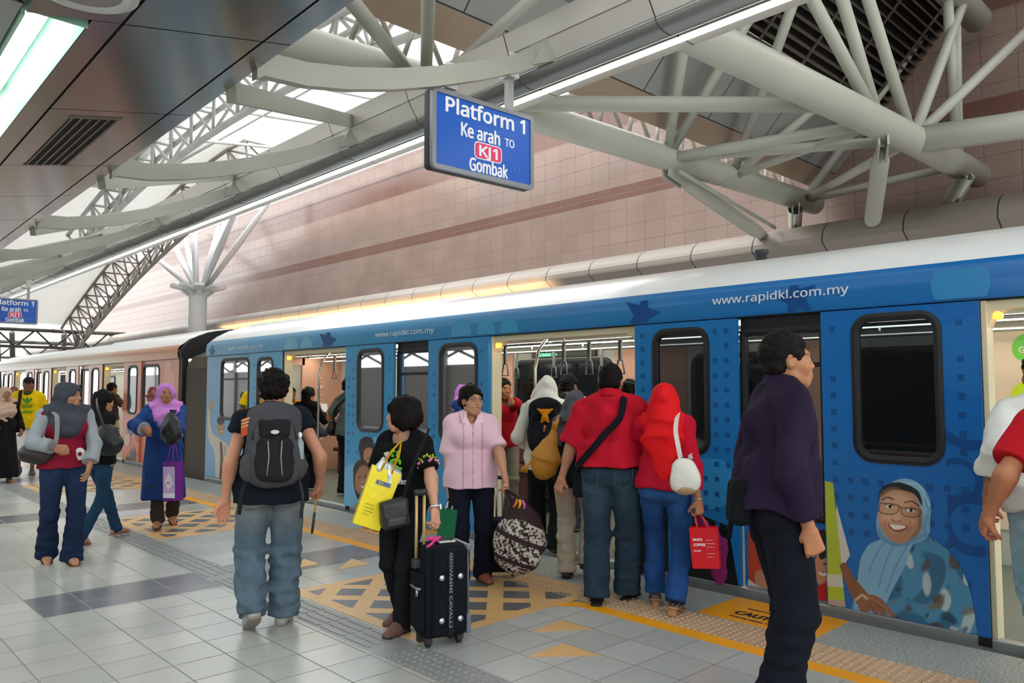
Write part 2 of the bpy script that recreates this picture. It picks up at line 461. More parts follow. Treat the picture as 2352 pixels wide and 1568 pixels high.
    def hand(s, d):
        a, el, wr = s.arm[d]; K = s.k*.98
        fw = nrm(wr-el)
        if isinstance(s.palm[d], tuple) and isinstance(s.palm[d][0], tuple):
            nd, fw2 = s.palm[d]; fw = nrm(fw2) if fw2 is not None else fw
        else: nd = s.palm[d]
        nd = A(*(nd if nd is not None else ((-1, 0, 0) if d == 'L' else (1, 0, 0))))   # back of the hand looks this way
        nd = nrm(nd-fw*(nd@fw)); lat = np.cross(fw, nd)                                  # towards the thumb for the right hand
        if d == 'L': lat = -lat
        c = s.curl[d]; sd = Sdf()
        sd.cap(wr-(wr-el)*.12, wr, .029*K, .025*K, .01)
        pt = lambda x, y, z: wr+(lat*x+fw*y+nd*z)*K
        for i, (x, y, L) in enumerate(((-.031, .082, .058), (-.0105, .090, .072), (.0105, .092, .078), (.031, .088, .070))):
            sd.cap(pt(x*.55, .01, 0), pt(x, y, 0), .0165*K, .0118*K, .018)
            p = pt(x, y, 0); ang = 0.
            for j, q in enumerate((.46, .31, .25)):
                ang += c*(1.1 if j == 0 else 1.25)*(1+.12*(1.5-i))
                dr = fw*math.cos(ang)-nd*math.sin(ang)+lat*(x*.9)*(1-min(c, 1))
                p2 = p+nrm(dr)*L*q*K
                sd.cap(p, p2, (.0098-.0011*j)*K, (.0088-.0011*j)*K, .005); p = p2
        th = pt(.026, .022, -.006); t1 = th+nrm(lat*.72+fw*.75-nd*(.25+.5*c))*.042*K
        t2 = t1+nrm(lat*(.40-.5*c)+fw*.85-nd*(.2+.75*c))*.031*K; t3 = t2+nrm(lat*(.2-.7*c)+fw*.85-nd*(.25+.9*c))*.024*K
        sd.cap(pt(.008, .008, 0), th, .018*K, .0165*K, .014); sd.cap(th, t1, .0155*K, .0118*K, .012); sd.cap(t1, t2, .0112*K, .0102*K, .006); sd.cap(t2, t3, .0102*K, .008*K, .006)
        s.grip = {**getattr(s, 'grip', {}), d: pt(.0, .085, -.03)}
        return sd
    def headsdf(s, female=False, mouth=0.):
        sd = Sdf(); R = s.HR; g = s.hk; W = s.hw; fe = 1 if female else 0
        E = lambda c, r, k=.02, m='u': sd.ell(W(c), np.array(r)*g, R, k*g, m)
        C = lambda a, b, ra, rb=None, k=.015, m='u': sd.cap(W(a), W(b), ra*g, (rb or ra)*g, k*g, mode=m)
        E((0, -.014, .034), (.0735, .092, .083)); E((0, .022, -.022), (.0625, .066, .085), .03)
        E((0, .044, -.085), (.034-.004*fe, .034, .026), .035)
        for q in (-1, 1):
            C((q*.050, .0, -.06), (q*.022, .055, -.093), .018, .016, .03)
            E((q*.041, .05, -.024), (.024, .024, .022), .03)
        C((-.034, .077, .024), (.034, .077, .024), .0115-.003*fe, k=.018)
        for q in (-1, 1): E((q*.0315, .096, .007), (.0185, .016, .0125), .012, 's')
        C((0, .083, .014), (0, .1015, -.026), .0068, .0105, .013)
        for q in (-1, 1): E((q*.0115, .094, -.029), (.0085, .0105, .0078), .008)
        E((0, .080, -.062), (.028, .017, .022), .02)
        C((-.019, .088, -.0545), (.019, .088, -.0545), .0052, k=.006); C((-.0165, .0885, -.0655-mouth), (.0165, .0885, -.0655-mouth), .0063, k=.006)
        C((-.021, .0955, -.0598-mouth*.5), (.021, .0955, -.0598-mouth*.5), .0028+mouth*.5, k=.003, m='s')
        for q in (-1, 1):
            E((q*.0315, .0745, .0072), (.0125, .0125, .0118), .002)
            C((q*.020, .0815, .0135), (q*.043, .0755, .0125), .0042, k=.004)
            sd.ell(W((q*.077, -.010, .0)), A(.0085, .021, .031)*g, R@rotm(q*-20, 0, q*8), .008*g)
            sd.ell(W((q*.084, -.002, .003)), A(.006, .011, .017)*g, R, .006*g, 's')
        sd.cap(W((0, -.028, -.045)), s.neck-A(0, 0, .03*s.k), (.055-.007*fe)*s.k, (.060-.006*fe)*s.k, .03)
        return sd
    def headcol(s, female=False, lips=None, stubble=0.):
        sk = np.array(lin(s.skin)); lp = np.array(lin(lips)) if lips else sk*A(.80, .58, .58); hc = np.array(lin(s.hairc))
        def f(v):
            q = (np.asarray(v)-s.hc)@s.HR/s.hk
            c = np.tile(sk, (len(q), 1)); x, y, z = q.T; ax = np.abs(x)
            def mixc(m, col): c[:] = c*(1-m[:, None])+np.asarray(col)*m[:, None]
            sm = lambda d, e: np.clip(.5-d/e, 0, 1)
            mixc(sm(np.hypot((ax-.045)/.03, (z+.03)/.025)-1, 1.)*(y > .03)*.22, sk*A(1.08, .86, .84))
            mixc(sm(np.maximum(np.hypot(x/.0215, (z+.0605)/.0125)-1, 0)-.05, .25)*(y > .078)*.8, lp)
            bz = .0245+.004*np.clip(1-((ax-.034)/.018)**2, 0, 1)
            mixc(sm(np.maximum(np.abs(z-bz)-.0022-.0012*(ax < .034), np.abs(ax-.033)-.0175), .003)*(y > .055)*(.85 if not female else .75), hc)
            r = np.hypot(ax-.0315, z-.0065); eye = (y > .0775)*(np.hypot((ax-.0315)/.0125, (z-.0060)/.0052) < 1.05)
            mixc(eye*1., A(.62, .60, .57)); mixc(eye*sm(r-.0066, .002), A(.018, .011, .008))
            lid = (y > .073)*(np.abs(np.hypot((ax-.0315)/.0145, (z-.0060)/.0068)-1.05) < .16)*(z > .006)
            mixc(lid*.8, A(.02, .014, .012))
            if stubble: mixc(sm(z+.045, .02)*(y > .03)*stubble, sk*.55)
            return c
        return f
    def body(s, fine=.0035, female=False, arms=True, hands='LR', legs=True, feet='', lips=None, mouth=0., stubble=0., torso=True, hfine=.004):
        parts = []; cols = []; sk = np.array(lin(s.skin))
        v, q = s.headsdf(female, mouth).nets(fine*s.k, .012); parts.append((v, q)); cols.append(s.headcol(female, lips, stubble)(v))
        sd = Sdf()
        if torso: s.torso(sd, -.028)
        sd.cap(s.neck-A(0, 0, .04), s.neck+(s.hc-s.neck)*.3, .052*s.k, .05*s.k, .03)
        if arms:
            for d in 'LR': s.armp(sd, d)
        if legs:
            for d in 'LR': s.legs(sd, d, -.006)
        for d in feet: s.foot(sd, d)
        v, q = sd.nets(.0085 if not feet else .0075); parts.append((v, q)); cols.append(np.tile(sk, (len(v), 1)))
        for d in hands:
            v, q = s.hand(d).nets(hfine, .01); parts.append((v, q)); cols.append(np.tile(sk*A(1.02, .97, .96), (len(v), 1)))
        v, q = merge_nets(parts)
        m = mat('skin', 'ffffff', .52, bump=.08, bscale=350, var=.06, vscale=25, vert=True, spec=.35)
        s.bodyo = mesh_np('body', v, q, m, s.root, np.concatenate(cols))
        return s.bodyo
    def put(s, name, sd, h, m, colf=None, parent=None):
        return sdf_obj(name, sd, h, m, s.root if parent is None else parent, colf)
    # ---- clothes
    def trousers(s, col, o=.016, knee=.068, hem=.085, hemz=.02, h=.0085, wr=.006, name='trousers', seat=0., m=None, colf=None, seed=3, upto=1.):
        sd = Sdf(); K = s.k; b = .5+.5*s.b; u = s.up; H = s.H
        sd.ell(u(0, 0, .545*H), A(.157*K*s.b+o*.4, .106*K*s.b+o*.4, .12*K), s.T, .05)
        for q in (-1, 1): sd.ell(u(q*.068*K, -.045*K, .52*H), A(.088, .084+seat, .095)*K+o*.4, s.T, .05)
        for d in 'LR':
            hp, kn, an = s.leg[d]; R = s.ft[d][1]
            sd.cap(hp, kn, .086*K*b+o, knee*K, .03)
            u2 = nrm(an-kn); en = an+u2*(.078*K-hemz)*.9 if upto >= 1 else kn+(an-kn)*upto
            con(sd, kn-u2*.01, en, knee*K, hem*K, .04)
        sd.cut(u(0, 0, .615*H), s.T[:, 2])
        sd.wrinkle(wr*.45, 24, seed, aniso=(1, 1, .7)); sd.wrinkle(wr*.9, 48, seed+1, .02*H, .30*H, (.6, .6, 1.4)); sd.wrinkle(wr*.6, 46, seed+5, .42*H, .56*H, (.7, .7, 1.2))
        return s.put(name, sd, h, m or fab(col), colf)
    def shirt(s, col, o=.020, hem=.50, hemr=.165, hfl=.72, slv=.55, sr=.070, sr2=None, neckr=.062, neckz=.0, h=.007, wr=.005, name='shirt', long=0., colf=None, m=None, sleeves='LR', seed=11, collar=False, vneck=0., hemy=0., bust=0., lift=0.):
        """slv: sleeve length along the upper arm (0 none); long>0: down the forearm as well; hem as a fraction of height"""
        sd = Sdf(); K = s.k; H = s.H; u = s.up
        s.torso(sd, o)
        if bust:
            for q in (-1, 1): sd.ell(u(q*.068*K, .075*K, .725*H), A(.07, .055+bust, .065)*K+o, s.T, .06)
        con(sd, u(0, .005*K, .65*H), u(0, .008*K+hemy, hem*H), (.150*s.b*K+o), hemr*K*s.b+o, .05, s.T[:, 1], hfl)
        for d in sleeves:
            a, e, w_ = s.arm[d]
            if slv <= 0: continue
            if long:
                sd.cap(a, e, .046*K+o*.5, sr*K*.8, .045)
                con(sd, e-nrm(w_-e)*.01, e+(w_-e)*long, sr*K*.8, (sr2 or sr*.7)*K, .03)
            else:
                p = a+(e-a)*slv; con(sd, a+(a-p)*.0, p, .045*K+o*.5, (sr2 or sr)*K, .045, er=.02)
        sd.cut(u(0, 0, hem*H), -s.T[:, 2])
        if vneck: sd.cap(s.neck+s.T@A(0, .10, -.02)*K, s.neck+s.T@A(0, .16, -.02-vneck)*K, .05*K, .005, .01, mode='s')
        if neckr: sd.cap(s.neck+s.T@A(0, .035*K, .06*K+neckz), s.neck+s.T@A(0, .055*K, -.022*K+neckz), neckr*K*1.0, neckr*K*.95, .008, mode='s')
        sd.wrinkle(wr*.7, 22, seed); sd.wrinkle(wr, 38, seed+1, None, None, (1, 1, .55))
        return s.put(name, sd, h, m or fab(col), colf)
    def collarpiece(s, col, r=.066, h=.042, m=None, open=.25, up=0.):
        mb = MB(); mb.smooth = True; K = s.k
        def f(u, v):
            a = (open+(2*math.pi-2*open)*u)+math.pi/2
            rr = (r+(.0 if v < .5 else .016)*abs(2*v-1)+.004)*K
            z = (.0+h*(1-abs(2*v-1)))*K-.010*K*math.sin(a)
            p = s.neck+s.T@A(math.cos(a)*rr, math.sin(a)*rr*.95+.012*K, z-.010*K+up)
            return p
        mb.sheet(f, 28, 8)
        o = mb.build('collar', m or fab(col), s.root)
        md = o.modifiers.new('t', 'SOLIDIFY'); md.thickness = .004
        return o
    def shoes(s, col, sole='2a2622', o=.008, name='shoe', soleh=.018, heel=0.):
        for d in 'LR':
            sd = Sdf(); an, R = s.ft[d]; K = s.k
            s.foot(sd, d, o, .006)
            sd.cut(an+R@A(0, 0, .035*K), R[:, 2])
            sh = s.put(name, sd, .006, mat('shoe_'+col, col, .55, bump=.1))
            s2 = Sdf(); w = lambda *p: an+R@(A(*p)*K)
            s2.cap(w(0, -.04, -.07), w(.0, .145, -.07), .042*K, .040*K, .01, n=R[:, 2], fl=.34)
            s.put('sole', s2, .006, plast(sole, .7), parent=sh)
    def sandals(s, col='241a14', sole='3a2a1c', heel=.0):
        for d in 'LR':
            an, R = s.ft[d]; K = s.k; w = lambda *p: an+R@(A(*p)*K)
            s2 = Sdf(); s2.cap(w(0, -.04, -.076), w(.0, .15, -.078), .042*K, .042*K, .01, n=R[:, 2], fl=.26)
            if heel: s2.box(w(0, -.035, -.078-heel/2), A(.026, .03, heel/2+.012)*K, .006, R)
            sh = s.put('sandal', s2, .006, plast(sole, .7))
            mb = MB()
            for y0, y1, z0 in ((.115, .085, -.045), (.085, .115, -.045), (.04, .07, -.012)):
                mb.tube([w(-.045, y0, -.07), w(-.033, (y0*2+y1)/3, z0-.008), w(0, (y0+y1)/2, z0+.008), w(.033, (y0+2*y1)/3, z0-.008), w(.045, y1, -.07)], .006, 6)
            mb.tube([w(-.036, -.01, -.06), w(-.036, -.03, -.01), w(0, -.046, .0), w(.036, -.03, -.01), w(.036, -.01, -.06)], .005, 6)
            mb.build('strap', mat('leather_'+col, col, .5), sh)
    def sleeves(s, col, sr=.078, sr2=None, long=.95, o=.026, h=.007, wr=.006, shd=.085, m=None):
        sd = Sdf(); K = s.k
        for d in 'LR':
            a, e, w_ = s.arm[d]; i = s.neck*.35+a*.65
            sd.cap(i, a, .058*K+o*.5, .052*K+o*.6, .03); sd.cap(a, e, .050*K+o*.6, sr*K*.8, .04)
            con(sd, e-nrm(w_-e)*.01, e+(w_-e)*long, sr*K*.8, (sr2 or sr*.7)*K, .03)
        sd.wrinkle(wr, 40, 77); return s.put('sleeves', sd, h, m or fab(col))
    # ---- hair and headscarves
    def hairm(s): return mat('hair_'+s.hairc, s.hairc, .62, bump=.5, bscale=160, var=.4, vscale=40, spec=.12)
    def hair_short(s, o=.010, side=.0, topc=.012, back=-.055, name='hair', h=.0045, wr=.004, fringe=.058):
        sd = Sdf(); g = s.hk; R = s.HR
        sd.ell(s.hw((0, -.016, .038)), A(.0735+o, .092+o, .083+topc)*g, R, .01)
        sd.cap(s.hw((-.04, -.065, -.02)), s.hw((.04, -.065, -.02)), .034*g, k=.03)
        sd.cut(s.hw((0, 0, back)), -R[:, 2], .012)
        sd.ell(s.hw((0, .098, -.02)), A(.074, .072, .078+fringe*.1)*g, R@rotm(0, -14, 0), .012*g, 's')
        for q in (-1, 1): sd.ell(s.hw((q*.092, .012, -.030)), A(.032, .046, .055)*g, R, .01*g, 's')
        sd.wrinkle(wr, 130, 5); sd.wrinkle(wr, 60, 6)
        return s.put(name, sd, h*s.k, s.hairm())
    def hair_bob(s, o=.022, length=-.10, h=.005, wr=.006, vol=1., back=-.03, face=.07):
        sd = Sdf(); g = s.hk; R = s.HR
        sd.ell(s.hw((0, -.018, .036)), A(.076+o, .094+o, .086+o)*g, R, .01)
        sd.ell(s.hw((0, -.03, -.02)), A(.085+o, .082+o, .095)*g, R, .04)
        con(sd, s.hw((0, -.03, .0)), s.hw((0, -.045, length)), (.088+o)*g, (.082+o*.6)*g, .03, R[:, 1], .85, .02)
        sd.ell(s.hw((0, .115, -.045)), A(face, .085, .092)*g, R, .012*g, 's')
        sd.wrinkle(wr, 110, 5, aniso=(1.3, 1.3, .4)); sd.wrinkle(wr, 55, 6, aniso=(1.3, 1.3, .4))
        return s.put('hair', sd, h*s.k, s.hairm())
    def hair_long(s, length=.36, o=.014, h=.006):
        sd = s.hair_long_sdf(length, o); return s.put('hair', sd, h, s.hairm())
    def hair_long_sdf(s, length, o):
        sd = Sdf(); g = s.hk; R = s.HR
        sd.ell(s.hw((0, -.016, .036)), A(.075+o, .093+o, .085+o)*g, R, .01)
        sd.cap(s.hw((0, -.05, .0)), s.hw((0, -.075, 0))-A(0, 0, length*.5), .085*g, .08*g, .03, R[:, 1], .6)
        con(sd, s.hw((0, -.075, 0))-A(0, 0, length*.4), s.hw((0, -.09, 0))-A(0, 0, length), .085*g, .055*g, .03, R[:, 1], .5, .02)
        sd.ell(s.hw((0, .115, -.04)), A(.07, .085, .09)*g, R, .012*g, 's')
        sd.wrinkle(.006, 90, 5, aniso=(1.4, 1.4, .3))
        return sd
    def hijab(s, col, o=.013, drape=.30, wid=.20, off=.036, back=.22, bust=.012, h=.006, wr=.007, face=(.052, .079), m=None, under=None, colf=None, fy=0.02, tail=None, hood=.108):
        sd = Sdf(); g = s.hk; R = s.HR; K = s.k; c0 = s.neck
        s.torso(sd, off)
        if bust:
            for q in (-1, 1): sd.ell(s.up(q*.06*K, .075*K, .725*s.H), A(.07, .055+bust, .065)*K+off, s.T, .06)
        for d in 'LR': sd.cap(s.arm[d][0], s.arm[d][1], .044*K+off*.8, .05*K+off*.8, .03)
        cc = s.neck+s.T@A(0, fy, .05)*K
        sd.ell(cc, A(wid, .30, drape+.05)*K, s.T, .012, 'i'); o_ = sd.ops[-1]; sd.ops[-1] = (o_[0], A(-9, -9, -9), A(9, 9, 9), o_[3], 'i')
        if back is not None: sd.cut(c0+s.T@A(0, -.04, -back)*K, s.T@nrm((0, -1, -.6)), .01)
        sd.lo = np.maximum(sd.lo, cc-A(.4, .4, drape+.06)); 
        sd.ell(s.hw((0, -.014, .034)), A(.0735+o, .094+o, .083+o)*g, R, .01)
        sd.ell(s.hw((0, .012, -.03)), A(.066+o, .070+o, .092+o)*g, R, .03)
        sd.cap(s.hw((0, -.03, -.05)), s.neck+A(0, .005, .01), .068*g, .080*K, .04)
        sd.ell(s.hw((0, -.008, -.002)), A(.096, .045, .055)*g, R, .03)
        con(sd, s.hw((0, -.022, .0)), s.neck+s.T@A(0, -.025, -.055)*K, .086*g, hood*K, .05, s.T[:, 1], .88, .015)
        if tail is not None:
            m_ = c0+s.T@A(tail[0]*.4, tail[1]*.62, tail[2]*.38)*K; t_ = c0+s.T@A(*tail)*K
            con(sd, s.hw((0, -.03, -.03)), m_, .085*K, .158*K, .05, s.T[:, 1], .62); con(sd, m_+A(0, 0, .02), t_, .158*K, .028*K, .05, s.T[:, 1], .5, .012)
        sd.ell(s.hw((0, .108, -.012)), A(face[0], .062, face[1])*g, R, .008*g, 's')
        sd.wrinkle(wr*.6, 30, 21, aniso=(1, 1, .5)); sd.wrinkle(wr, 55, 22, None, None, (.7, .7, 1.2))
        return s.put('headscarf', sd, h, m or fab(col, bump=.15), colf)
    def glasses(s, col='1b1414'):
        mb = MB(); g = s.hk
        for q in (-1, 1):
            pts = [s.hw((q*.0325+x, .1005-.012*abs(q*.0325+x)/.05, .004+z)) for x, z in rrect(.046, .030, .012, 4)]
            mb.tube(pts, .0014*g, 6, closed=True)
            mb.tube([s.hw((q*.055, .094, .010)), s.hw((q*.074, .06, .012)), s.hw((q*.081, .0, .010))], .0014*g, 6)
        mb.tube([s.hw((-.010, .1, .008)), s.hw((0, .103, .010)), s.hw((.010, .1, .008))], .0013*g, 6)
        return mb.build('glasses', plast(col, .3), s.root)
    def band(s, name, pts, w, t, m, parent=None):
        """flat strap through local points"""
        return strap(name, pts, w, t, m, s.root if parent is None else parent)
def strap(name, pts, w, t, m, parent=None, up=None):
    mb = MB(); pts = [Vector(tuple(p)) for p in pts]; n = len(pts); vs = []; fs = []
    mb.smooth = False
    for i, p in enumerate(pts):
        tg = (pts[min(i+1, n-1)]-pts[max(i-1, 0)]).normalized()
        nn = up[i] if up is not None and isinstance(up, list) else (up if up is not None else Vector((0, 1, 0)))
        nn = Vector(tuple(nn)); sd_ = tg.cross(nn)
        if sd_.length < 1e-4: sd_ = Vector((1, 0, 0))
        sd_.normalize(); nn = sd_.cross(tg).normalized()
        for a, b in ((-1, -1), (1, -1), (1, 1), (-1, 1)): vs.append(p+sd_*a*w/2+nn*b*t/2)
    for i in range(n-1):
        for k in range(4): fs.append((i*4+k, i*4+(k+1) % 4, i*4+4+(k+1) % 4, i*4+4+k))
    fs += [(3, 2, 1, 0), tuple((n-1)*4+k for k in range(4))]
    mb.add(vs, fs)
    return mb.build(name, m, parent)
def spline(pts, n=8):
    """Catmull-Rom through points"""
    P = [np.asarray(p, float) for p in pts]; P = [2*P[0]-P[1]]+P+[2*P[-1]-P[-2]]; o = []
    for i in range(1, len(P)-2):
        for k in range(n):
            t = k/n; a, b, c, d = P[i-1:i+3]
            o.append(.5*((2*b)+(c-a)*t+(2*a-5*b+4*c-d)*t*t+(3*b-a-3*c+d)*t**3))
    return o+[P[-2]]

def pp(px, py, depth):
    """hall point seen at a photo pixel at a given distance along the view"""
    p = math.radians(3.45); y = math.radians(43.509); f = 1775.
    fw = A(math.sin(y)*math.cos(p), math.cos(y)*math.cos(p), math.sin(p)); rt = A(math.cos(y), -math.sin(y), 0); up = np.cross(rt, fw)
    return A(0, 0, 1.55)+(fw*f+rt*(px-1176)+up*(784-py))*(depth/f)
def ground(px, py, z=0.):
    p = pp(px, py, 1.)-A(0, 0, 1.55); return A(0, 0, 1.55)+p*((z-1.55)/p[2])
def W3(*a): return ('w',)+tuple(pp(*a))
class Bag:
    """a carried thing: its own object; shapes are given in its carrier's local frame"""
    def __init__(s, P, name, label, cat, off, group=None):
        s.P = P; s.off = np.asarray(off, float); s.root = empty(name, P.w(off), -math.radians(P.az), label, cat, group)
    def _sh(s, o): o.data.transform(Matrix.Translation(tuple(-s.off))); return o
    def sdf(s, name, sd, h, m, colf=None, parent=None):
        return s._sh(sdf_obj(name, sd, h, m, parent or s.root, colf))
    def strap(s, name, pts, w, t, m, up=None, parent=None):
        return s._sh(strap(name, pts, w, t, m, parent or s.root, up))
    def tube(s, name, pts, r, m, n=8, parent=None):
        mb = MB(); mb.tube(pts, r, n); return s._sh(mb.build(name, m, parent or s.root))
    def mb(s, name, mb, m, parent=None): return s._sh(mb.build(name, m, parent or s.root))
# ------------------------------------------------------------------ node shorthand
def mth(nt, op, a, b=None, c=None):
    n = nt.nodes.new('ShaderNodeMath'); n.operation = op
    for i, v in enumerate((a, b, c)):
        if v is None: continue
        if isinstance(v, (int, float)): n.inputs[i].default_value = v
        else: nt.links.new(v, n.inputs[i])
    return n.outputs[0]
def mixn(nt, f, a, b):
    n = nt.nodes.new('ShaderNodeMix'); n.data_type = 'RGBA'
    for i, v in ((0, f), (6, a), (7, b)):
        if isinstance(v, (int, float)): n.inputs[i].default_value = v
        elif isinstance(v, (tuple, list)): n.inputs[i].default_value = (*v[:3], 1)
        else: nt.links.new(v, n.inputs[i])
    return n.outputs[2]
def tilemat(name, ax, sx, sy, ox, oy, c1, c2, lc, lw=.003, rough=.3, speck=0., spscale=120., bands=None, bumpy=True, coat=0.):
    m = bpy.data.materials.new(name); m.use_nodes = True; nt = m.node_tree; L = nt.links
    b = nt.nodes['Principled BSDF']
    tc = nt.nodes.new('ShaderNodeTexCoord'); sp = nt.nodes.new('ShaderNodeSeparateXYZ'); L.new(tc.outputs['Object'], sp.inputs[0])
    U, V = sp.outputs[ax[0]], sp.outputs[ax[1]]
    u = mth(nt, 'DIVIDE', mth(nt, 'SUBTRACT', U, ox), sx); v = mth(nt, 'DIVIDE', mth(nt, 'SUBTRACT', V, oy), sy)
    fu, fv = mth(nt, 'FRACT', u), mth(nt, 'FRACT', v)
    du = mth(nt, 'MULTIPLY', mth(nt, 'MINIMUM', fu, mth(nt, 'SUBTRACT', 1., fu)), sx)
    dv = mth(nt, 'MULTIPLY', mth(nt, 'MINIMUM', fv, mth(nt, 'SUBTRACT', 1., fv)), sy)
    d = mth(nt, 'MINIMUM', du, dv); ln = mth(nt, 'LESS_THAN', d, lw)
    cb = nt.nodes.new('ShaderNodeCombineXYZ'); L.new(mth(nt, 'FLOOR', u), cb.inputs[0]); L.new(mth(nt, 'FLOOR', v), cb.inputs[1])
    wn = nt.nodes.new('ShaderNodeTexWhiteNoise'); wn.noise_dimensions = '2D'; L.new(cb.outputs[0], wn.inputs['Vector'])
    col = mixn(nt, wn.outputs['Value'], lin(c1), lin(c2))
    if bands:
        for z0, z1, bc in bands:
            f = mth(nt, 'MULTIPLY', mth(nt, 'GREATER_THAN', V, z0), mth(nt, 'LESS_THAN', V, z1))
            col = mixn(nt, f, col, lin(bc))
    ns = nt.nodes.new('ShaderNodeTexNoise'); ns.inputs['Scale'].default_value = .9; ns.inputs['Detail'].default_value = 6; L.new(tc.outputs['Object'], ns.inputs['Vector'])
    g = nt.nodes.new('ShaderNodeMapRange'); g.inputs[1].default_value = .3; g.inputs[2].default_value = .7; g.inputs[3].default_value = .9; g.inputs[4].default_value = 1.06; L.new(ns.outputs['Fac'], g.inputs[0])
    mm = nt.nodes.new('ShaderNodeMix'); mm.data_type = 'RGBA'; mm.blend_type = 'MULTIPLY'; mm.inputs[0].default_value = 1; L.new(col, mm.inputs[6]); L.new(g.outputs[0], mm.inputs[7]); col = mm.outputs[2]
    if speck:
        n2 = nt.nodes.new('ShaderNodeTexNoise'); n2.inputs['Scale'].default_value = spscale; n2.inputs['Detail'].default_value = 2; L.new(tc.outputs['Object'], n2.inputs['Vector'])
        g2 = nt.nodes.new('ShaderNodeMapRange'); g2.inputs[1].default_value = .35; g2.inputs[2].default_value = .65; g2.inputs[3].default_value = 1-speck; g2.inputs[4].default_value = 1+speck; L.new(n2.outputs['Fac'], g2.inputs[0])
        m2 = nt.nodes.new('ShaderNodeMix'); m2.data_type = 'RGBA'; m2.blend_type = 'MULTIPLY'; m2.inputs[0].default_value = 1; L.new(col, m2.inputs[6]); L.new(g2.outputs[0], m2.inputs[7]); col = m2.outputs[2]
    col = mixn(nt, ln, col, lin(lc))
    L.new(col, b.inputs['Base Color'])
    r = mth(nt, 'ADD', mth(nt, 'MULTIPLY', ns.outputs['Fac'], .16), rough-.08); L.new(mth(nt, 'ADD', r, mth(nt, 'MULTIPLY', ln, .4)), b.inputs['Roughness'])
    if bumpy:
        bp = nt.nodes.new('ShaderNodeBump'); bp.inputs['Strength'].default_value = .35; bp.inputs['Distance'].default_value = .004
        L.new(mth(nt, 'MINIMUM', mth(nt, 'DIVIDE', d, lw*2), 1.), bp.inputs['Height']); L.new(bp.outputs['Normal'], b.inputs['Normal'])
    return m
# ------------------------------------------------------------------ platform floor
Y0, Y1 = -14., 62.
mb = MB(); mb.box((-7, Y0, -.4), (2.6, Y1, 0)); mb.box((2.6, Y0, -.4), (4.2, Y1, -.004)); mb.box((4.2, Y0, -.4), (5.25, Y1, -.006))
mb.build('floor', tilemat('platform_tile', 'XY', .3, .3, 1.07, 5.11, 'b3b4b0', 'bebeb9', '76746f', .0030, .24), None)
tag(bpy.data.objects['floor'], 'pale grey square tiled platform floor', 'floor', kind='structure')
mb = MB(); mb.box((2.88, Y0, -.004), (4.2, Y1, 0))
tag(mb.build('floor_edge_tiles', tilemat('platform_tile_edge', 'XY', .335, .3, 2.88, 3.04, 'afb0ad', 'bababa', '76746f', .003, .24)), 'grey tiled floor between tactile path and yellow line', 'floor', kind='structure')
mb = MB(); mb.box((4.66, Y0, -.006), (5.25, Y1, .0))
tag(mb.build('trim_1', mat('granite_edge', '9da19e', .5, bump=.1, bscale=90, var=.6, vscale=70)), 'speckled grey granite platform edge beside the train', 'platform edge', kind='structure')
mb = MB()
for a, b in ((Y0, 3.72), (5.62, 8.12), (10.12, 12.6), (14.6, 17.1), (19.1, 21.6), (23.6, 26.1), (28.1, 60)):
    mb.box((4.20, a, -.004), (4.325, b, .001))
for c in (4.67, 9.12, 13.6, 18.1, 22.6, 27.1):       # the line bends into each hatched box
    for sg in (-1, 1):
        y = c+sg*.95; mb.poly([(4.20, y, .0012), (4.325, y, .0012), (4.20, y-sg*.22, .0012), (3.98, y-sg*.26, .0012)][::sg])
tag(mb.build('trim_2', mat('yellow_line', 'f2a40c', .45, var=.08, vscale=3)), 'yellow safety line along the platform edge', 'line', kind='structure')
# tactile paving: raised bars and domes
mb = MB(); mb.box((2.6, Y0, -.004), (2.88, Y1, .001))
bm_bars = []
dots = [(-.5, .1), (2.95, 3.85), (5.65, 6.25), (8.1, 8.7), (12.6, 13.2), (17.1, 17.7)]
y = Y0
while y < 30:
    if not any(a-.02 <= y < b for a, b in dots):
        for i in range(4):
            x = 2.64+.0667*i; mb.box((x-.014, y+.02, .001), (x+.014, y+.28, .005), 0)
    y += .3
mb.smooth = True
for a, b in dots:
    y = a+.03
    while y < b:
        for i in range(5):
            x = 2.63+.055*i
            mb.lathe((x, y, .001), [(.016, 0), (.013, .004), (.006, .0055)], 8)
        y += .055
tag(mb.build('trim_3', mat('tactile_grey', '8b8d8c', .4, var=.06)), 'grey raised tactile guide path along the platform', 'tactile paving', kind='structure')
mb = MB(); mb.box((4.325, Y0, -.004), (4.66, Y1, .001)); mb.smooth = True
y = 1.0
while y < 12:
    for i in range(7):
        x = 4.35+.048*i; mb.lathe((x, y, .001), [(.017, 0), (.013, .0045), (.006, .006)], 8 if y < 6 else 6)
    y += .048
tag(mb.build('trim_4', tilemat('tactile_beige', 'XY', .335, .3, 4.325, 3.04, 'c2a284', 'cbab8c', '9c8468', .002, .45)), 'beige domed warning paving beside the yellow line', 'tactile paving', kind='structure')
mb = MB(); mb.box((5.2, Y0, -1.3), (5.25, Y1, -.006)); mb.box((5.25, Y0, -1.4), (11.6, Y1, -1.3))
tag(mb.build('trim_5', mat('track_concrete', '4a4844', .9, var=.2)), 'dark concrete trackbed under the train', 'trackbed', kind='structure')
# dark tile bands across the floor
darkt = tilemat('dark_tile', 'XY', .3, .3, 1.07, 5.11, '707177', '7a7b81', '8f9092', .003, .26)
for y in (6.04, 10.5, 14.95, 19.4):
    mb = MB(); mb.box((1.37, y, -.002), (2.6, y+.61, .0006)); mb.box((2.885, y+.06, -.002), (4.195, y+.67, .0006))
    tag(mb.build('trim_6', darkt), 'band of dark grey tiles across the floor', 'dark tile band', kind='structure')
